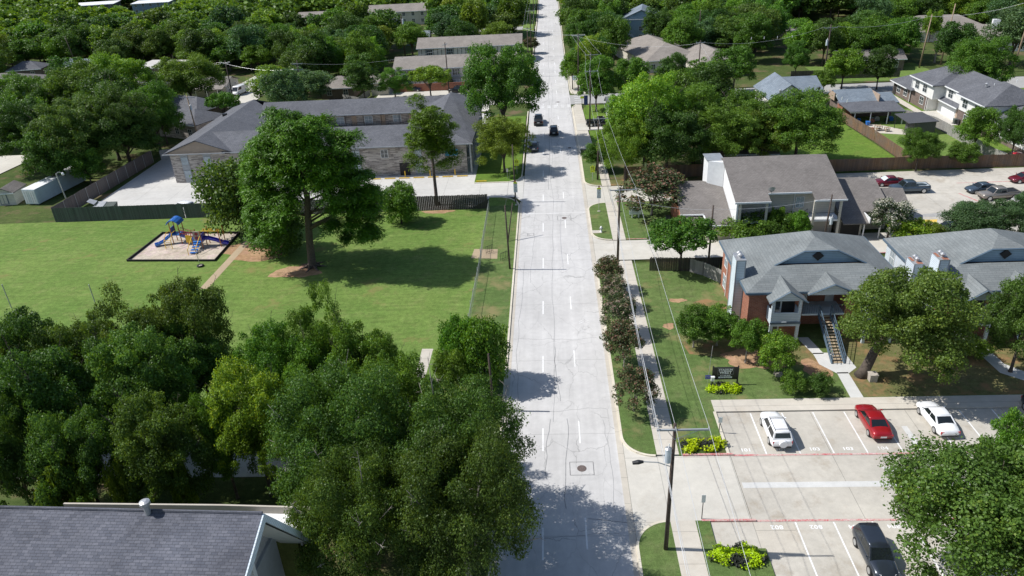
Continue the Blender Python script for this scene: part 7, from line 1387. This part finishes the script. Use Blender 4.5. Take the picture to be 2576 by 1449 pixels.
    m = MB(); m.tube([(p[0]+.36*math.cos(a), p[1]+.36*math.sin(a), .24) for a in np.linspace(0, 2*math.pi, 19)], .13, 8, cap=False); m.build('tyre', 'rubber', t, smooth=True); MB().cyl(p[0], p[1], .12, .26, .3, 14).build('base', 'walk', t)
playground()
# ---------------------------------------------------------------- vehicles
def loft(st, n=None):
    """st: list of rings (same count, open bottom) -> MB"""
    mb = MB(); n = len(st[0]); base = []
    for r in st: base.append(len(mb.v)); mb.v += [tuple(map(float, p)) for p in r]
    for a, b in zip(base[:-1], base[1:]):
        for k in range(n): j = (k+1) % n; mb.f.append((a+k, b+k, b+j, a+j)); mb.mi.append(0)
    mb.f.append(tuple(base[0]+k for k in range(n))); mb.mi.append(0); mb.f.append(tuple(base[-1]+k for k in range(n))[::-1]); mb.mi.append(0); return mb
KINDS = dict(
    sedan=dict(L=4.75, W=1.82, prof=((-2.37, .50, .72, .80), (-2.25, .30, .88, .90), (-1.75, .22, .98, .97), (-1.2, .20, 1.0, 1.0), (0, .19, .97, 1.0), (1.0, .20, .93, 1.0), (1.5, .22, .88, .97), (2.1, .27, .76, .90), (2.37, .42, .60, .74)), cab=(-1.55, -.75, .42, 1.15, 1.44), wb=(1.38, -1.36), wr=.33),
    suv=dict(L=4.55, W=1.85, prof=((-2.25, .5, .95, .84), (-2.17, .36, 1.02, .92), (-1.7, .30, 1.05, .98), (-1.0, .28, 1.05, 1.0), (0, .27, 1.04, 1.0), (.9, .28, 1.02, 1.0), (1.35, .30, .99, .97), (2.0, .36, .90, .90), (2.26, .5, .74, .76)), cab=(-2.12, -1.85, .38, 1.05, 1.70), wb=(1.32, -1.3), wr=.36),
    pickup=dict(L=5.7, W=1.98, prof=((-2.85, .55, .98, .92), (-2.78, .42, 1.10, .97), (-2.0, .36, 1.12, 1.0), (-.8, .36, 1.12, 1.0), (.4, .36, 1.12, 1.0), (1.3, .36, 1.12, .98), (2.2, .38, 1.08, .95), (2.7, .44, 1.0, .90), (2.85, .55, .82, .80)), cab=(-.75, -.55, .85, 1.45, 1.85), wb=(1.85, -1.85), wr=.41),
    van=dict(L=5.8, W=2.05, prof=((-2.9, .5, 1.2, .95), (-2.8, .4, 1.25, 1.0), (-1, .38, 1.25, 1.0), (.8, .38, 1.25, 1.0), (1.9, .38, 1.15, .97), (2.6, .42, 1.0, .92), (2.9, .55, .85, .85)), cab=(-2.85, -2.75, 1.5, 2.2, 2.35), wb=(1.9, -1.7), wr=.38))
def vehicle(kind, label, x, y, head, color, cat='car', name='parked_car', group=None, z=.02, spare=False, rack=False, tonneau=None, glass='car_glass', glass_front=None):
    """head: heading in degrees anticlockwise from +Y (nose direction)"""
    k = KINDS[kind]; W = k['W']/2; t = local(thing(name, label, cat, (x, y, z), group, rz=R(head))); t['_o'] = (0., 0., 0.)
    st = []
    P = []
    for a, b in zip(k['prof'][:-1], k['prof'][1:]):
        P.append(a); P.append(tuple((p+q)/2 for p, q in zip(a, b)))
    P.append(k['prof'][-1])
    for (yy, zb, zt, wf) in P:
        w_ = W*wf; zm = zb+(zt-zb)*.45
        st.append([(-w_*.90, yy, zb), (-w_*.98, yy, zb+.12), (-w_, yy, zm), (-w_*.97, yy, zt-.10), (-w_*.88, yy, zt-.01), (-w_*.5, yy, zt+.035), (0, yy, zt+.05), (w_*.5, yy, zt+.035), (w_*.88, yy, zt-.01), (w_*.97, yy, zt-.10), (w_, yy, zm), (w_*.98, yy, zb+.12), (w_*.90, yy, zb)])
    body = loft(st).build('body', color, t, smooth=True)
    y1, y2, y3, y4, zr = k['cab']   # rear base, rear roof, front roof, front base, roof height
    zb = np.interp(0, [p[0] for p in k['prof']], [p[2] for p in k['prof']])-.04; wb_, wr_ = W*.93, W*.74 if kind != 'van' else W*.9
    def cr(yb, yt, wbt, wt): return None
    g = MB(); NB = [(-wb_, y1, zb), (wb_, y1, zb), (wb_, y4, zb), (-wb_, y4, zb)]; NT = [(-wr_, y2, zr-.05), (wr_, y2, zr-.05), (wr_, y3, zr-.05), (-wr_, y3, zr-.05)]
    # windscreen, rear window, side windows as separate parts
    def quad(name, a, b, c, d, m, out, parent=None):
        a, b, c, d = map(lambda p: np.array(p, float), (a, b, c, d)); n = np.cross(b-a, d-a); n /= np.linalg.norm(n)
        if n@np.array(out) < 0: n = -n
        return MB().hexa([a-n*.02, b-n*.02, c-n*.02, d-n*.02], [a+n*.012, b+n*.012, c+n*.012, d+n*.012]).build(name, m, parent or t, org=None if parent is None else (0, 0, 0))
    def lerp(p, q, s): return tuple(np.array(p)*(1-s)+np.array(q)*s)
    def inset(a, b, c, d, m=.06, mb_=.06, mt=.08):
        a2, b2 = lerp(lerp(a, b, m), lerp(d, c, m), mb_), lerp(lerp(b, a, m), lerp(c, d, m), mb_); d2, c2 = lerp(lerp(d, c, m), lerp(a, b, m), mt), lerp(lerp(c, d, m), lerp(b, a, m), mt); return a2, b2, c2, d2
    MB().hexa(NB, NT).build('cabin', color, t)
    quad('windscreen', *inset(NB[3], NB[2], NT[2], NT[3]), glass_front or glass, (0, 1, .5)); 
    quad('rear_window', *inset(NB[1], NB[0], NT[0], NT[1], .08, .3 if kind in ('suv', 'van') else .1, .1), glass, (0, -1, .4))
    for s, (a, b, c, d) in ((-1, (NB[0], NB[3], NT[3], NT[0])), (1, (NB[2], NB[1], NT[1], NT[2]))):
        if kind == 'van': a2, b2, c2, d2 = inset(lerp(a, b, .62) if s < 0 else a, b if s < 0 else lerp(a, b, .38), c if s < 0 else lerp(d, c, .38), lerp(d, c, .62) if s < 0 else d, .08, .25, .15); quad('side_window', a2, b2, c2, d2, glass, (s, 0, .2)); continue
        q = inset(a, b, c, d, .05, .12, .12); m1, m2 = lerp(q[0], q[1], .49), lerp(q[3], q[2], .49); m3, m4 = lerp(q[0], q[1], .53), lerp(q[3], q[2], .53)
        quad('side_window', q[0], m1, m2, q[3], glass, (s, 0, .3)); quad('side_window', m3, q[1], q[2], m4, glass, (s, 0, .3))
    rr = []
    for i, yy in enumerate(np.linspace(y2-.02, y3+.02, 6)):
        e = 1-abs(i/2.5-1)**3*.06; w_ = wr_*1.02*e; zz = zr-.03*abs(i/2.5-1)**2; rr.append([(-w_, yy, zz-.07), (-w_, yy, zz-.03), (-w_*.85, yy, zz+.01), (0, yy, zz+.035), (w_*.85, yy, zz+.01), (w_, yy, zz-.03), (w_, yy, zz-.07)])
    roof = loft(rr).build('roof', color, t, smooth=True)
    if rack:
        m = MB(); [m.tube([(s*wr_*.85, y2+.15, zr+.05), (s*wr_*.85, y3-.2, zr+.05)], .022, 5) for s in (-1, 1)]; [m.tube([(-wr_*.85, yy, zr+.06), (wr_*.85, yy, zr+.06)], .02, 5) for yy in (y2+.35, y3-.35)]; m.build('roof_rack', 'black', t)
    for yy in k['wb']:
        for s in (-1, 1):
            xx = s*(W-.10); wl = MB().tube([(xx-.10, yy, k['wr']), (xx+.115, yy, k['wr'])], k['wr'], 20).build('wheel', 'tyre', t); MB().tube([(xx+s*.11, yy, k['wr']), (xx+s*.125, yy, k['wr'])], [k['wr']*.68, k['wr']*.6], 14).build('rim', 'rim', wl, org=(0, 0, 0))
    L = k['L']/2; zt = k['prof'][-2][2]; zq = k['prof'][1][2]
    for s in (-1, 1):
        MB().hexa([(s*W*.5, L-.16, zt-.22), (s*W*.84, L-.36, zt-.22), (s*W*.84, L-.42, zt-.06), (s*W*.5, L-.2, zt-.06)], [(s*W*.5, L-.02, zt-.24), (s*W*.86, L-.22, zt-.22), (s*W*.88, L-.34, zt-.03), (s*W*.5, L-.1, zt-.05)]).build('headlight', 'light_clear', t)
        MB().box(min(s*W*.62, s*W*.9), max(s*W*.62, s*W*.9), -L+.0 if kind in ('pickup', 'van') else -L+.03, -L+.14, zq-.32, zq-.08).build('tail_light', 'light_red', t)
        MB().tube([(s*W*.95, y4-.25, zb+.12), (s*(W+.16), y4-.28, zb+.16)], [.04, .07], 6).build('wing_mirror', color, t)
    MB().box(-.26, .26, -L-.012, -L+.05, zq-.34, zq-.2).build('licence_plate', 'white', t); MB().box(-W*.8, W*.8, -L-.02, -L+.1, .34, .42).build('rear_bumper_strip', 'black', t); MB().box(-W*.45, W*.45, L-.1, L+.01, .38, .52).build('grille', 'black', t)
    if spare: MB().tube([(0, -L-.0, .82), (0, -L-.22, .82)], [.36, .33], 20).build('spare_wheel_cover', color, t)
    if kind == 'pickup':
        MB().box(-W*.80, W*.80, -L+.16, y1-.08, 1.10, 1.17 if not tonneau else 1.15).build('cargo_bed', tonneau or 'black', t)
        m = MB(); [m.box(s*W*.88-.05, s*W*.88+.05, -L+.08, y1, 1.09, 1.22) for s in (-1, 1)]; m.box(-W*.88, W*.88, -L+.06, -L+.16, 1.09, 1.21).build('bed_rail', color, t)
    return t
vehicle('suv', 'white SUV with spare wheel on its tailgate in the upper parking row', 19.2, 53.35, 0, 'car_white', spare=True, rack=True)
vehicle('sedan', 'bright red sedan parked nose in beside the trench patch', 27.95, 54.3, 0, 'car_red', glass='car_glass'); vehicle('sedan', 'white two door saloon with black rear window in the upper row', 33.6, 54.6, 2, 'car_white'); vehicle('suv', 'charcoal hatchback at the right edge of the upper row', 42.9, 54.9, 178, 'car_charcoal')
vehicle('suv', 'dark blue grey SUV in the lower row facing the camera', 22.35, 39.2, 180, 'car_charcoal')
vehicle('pickup', 'black pickup driving away in the left lane, farthest of three', -2.3, 159.8, 0, 'car_black', 'pickup truck', 'pickup_truck'); vehicle('suv', 'black SUV driving away in the right lane, behind the pickup', .9, 151.3, 0, 'car_black', name='moving_car', rack=True); vehicle('suv', 'dark SUV driving in the left lane, nearest of three', -3.1, 140.8, 0, 'car_charcoal', name='moving_car')
vehicle('pickup', 'black pickup parked across the drive beside the pavement pole', 10.6, 155.6, 90+180, 'car_black', 'pickup truck', 'pickup_truck', z=.17)
vehicle('sedan', 'maroon sedan partly behind the blue grey pickup', 53.6, 114.9, 90, 'car_maroon', glass_front='sunshade'); vehicle('pickup', 'blue grey pickup with covered bed beside the brown wing roof', 55.3, 111.6, 90, 'car_steel_blue', 'pickup truck', 'pickup_truck', tonneau='transformer')
vehicle('sedan', 'steel blue sedan first in the row at right', 65.7, 110.6, 96, 'car_steel_blue'); vehicle('pickup', 'tan pickup beside the steel blue sedan', 66.6, 107.7, 96, 'car_tan', 'pickup truck', 'pickup_truck'); vehicle('pickup', 'pale pickup partly hidden by the grey green trees', 69.8, 104.6, 96, 'car_pale', 'pickup truck', 'pickup_truck')
vehicle('sedan', 'maroon sedan at the right edge of the far parking lot', 74.2, 114.4, 94, 'car_maroon'); vehicle('sedan', 'dark navy sedan seen from behind above the second blue roof', 54.4, 95.9, 280, 'car_navy'); vehicle('sedan', 'bright red car behind the long brown fence at right', 78.0, 124.4, 60, 'car_bright_red')
vehicle('suv', 'white SUV just behind the dark green fence', -60.8, 113.6, 62, 'car_white'); vehicle('sedan', 'dark navy car in the townhouse parking lot, leftmost', -35.2, 196.2, 80, 'car_navy'); vehicle('suv', 'black SUV behind the brown twiggy bush', -23.4, 192.6, 80, 'car_black'); vehicle('sedan', 'dark blue car beside the tall full green tree', -18.6, 187.4, 80, 'car_navy')
vehicle('pickup', 'white pickup nearest in the row of white work vehicles', -85.8, 193.0, 168, 'car_white', 'pickup truck', 'pickup_truck', tonneau='white'); vehicle('van', 'large white van behind the white pickup', -83.6, 201.0, 168, 'car_white', 'van', 'white_van'); vehicle('van', 'farther white van with glassed front at the end of the row', -81.6, 210.5, 168, 'car_white', 'van', 'white_van')
vehicle('sedan', 'bright red parked car on the street at upper right', 88, 262, 80, 'car_bright_red'); vehicle('suv', 'dark blue SUV on the street at upper right', 102, 252, 20, 'car_navy'); vehicle('sedan', 'white car beside the far upper left warehouse', -183, 388, 80, 'car_white'); vehicle('sedan', 'small red car by the end of the farther townhouse block', -5.9 - .9, 228, 10, 'car_bright_red', z=.15)
vehicle('sedan', 'maroon car glimpsed between trees at the left edge', -118, 133, 70, 'car_maroon'); vehicle('sedan', 'silver car glimpsed between trees at the left edge', -114, 126, 120, 'car_pale')
for o in bpy.data.objects:
    for k in ('_o', '_e'):
        if k in o: del o[k]
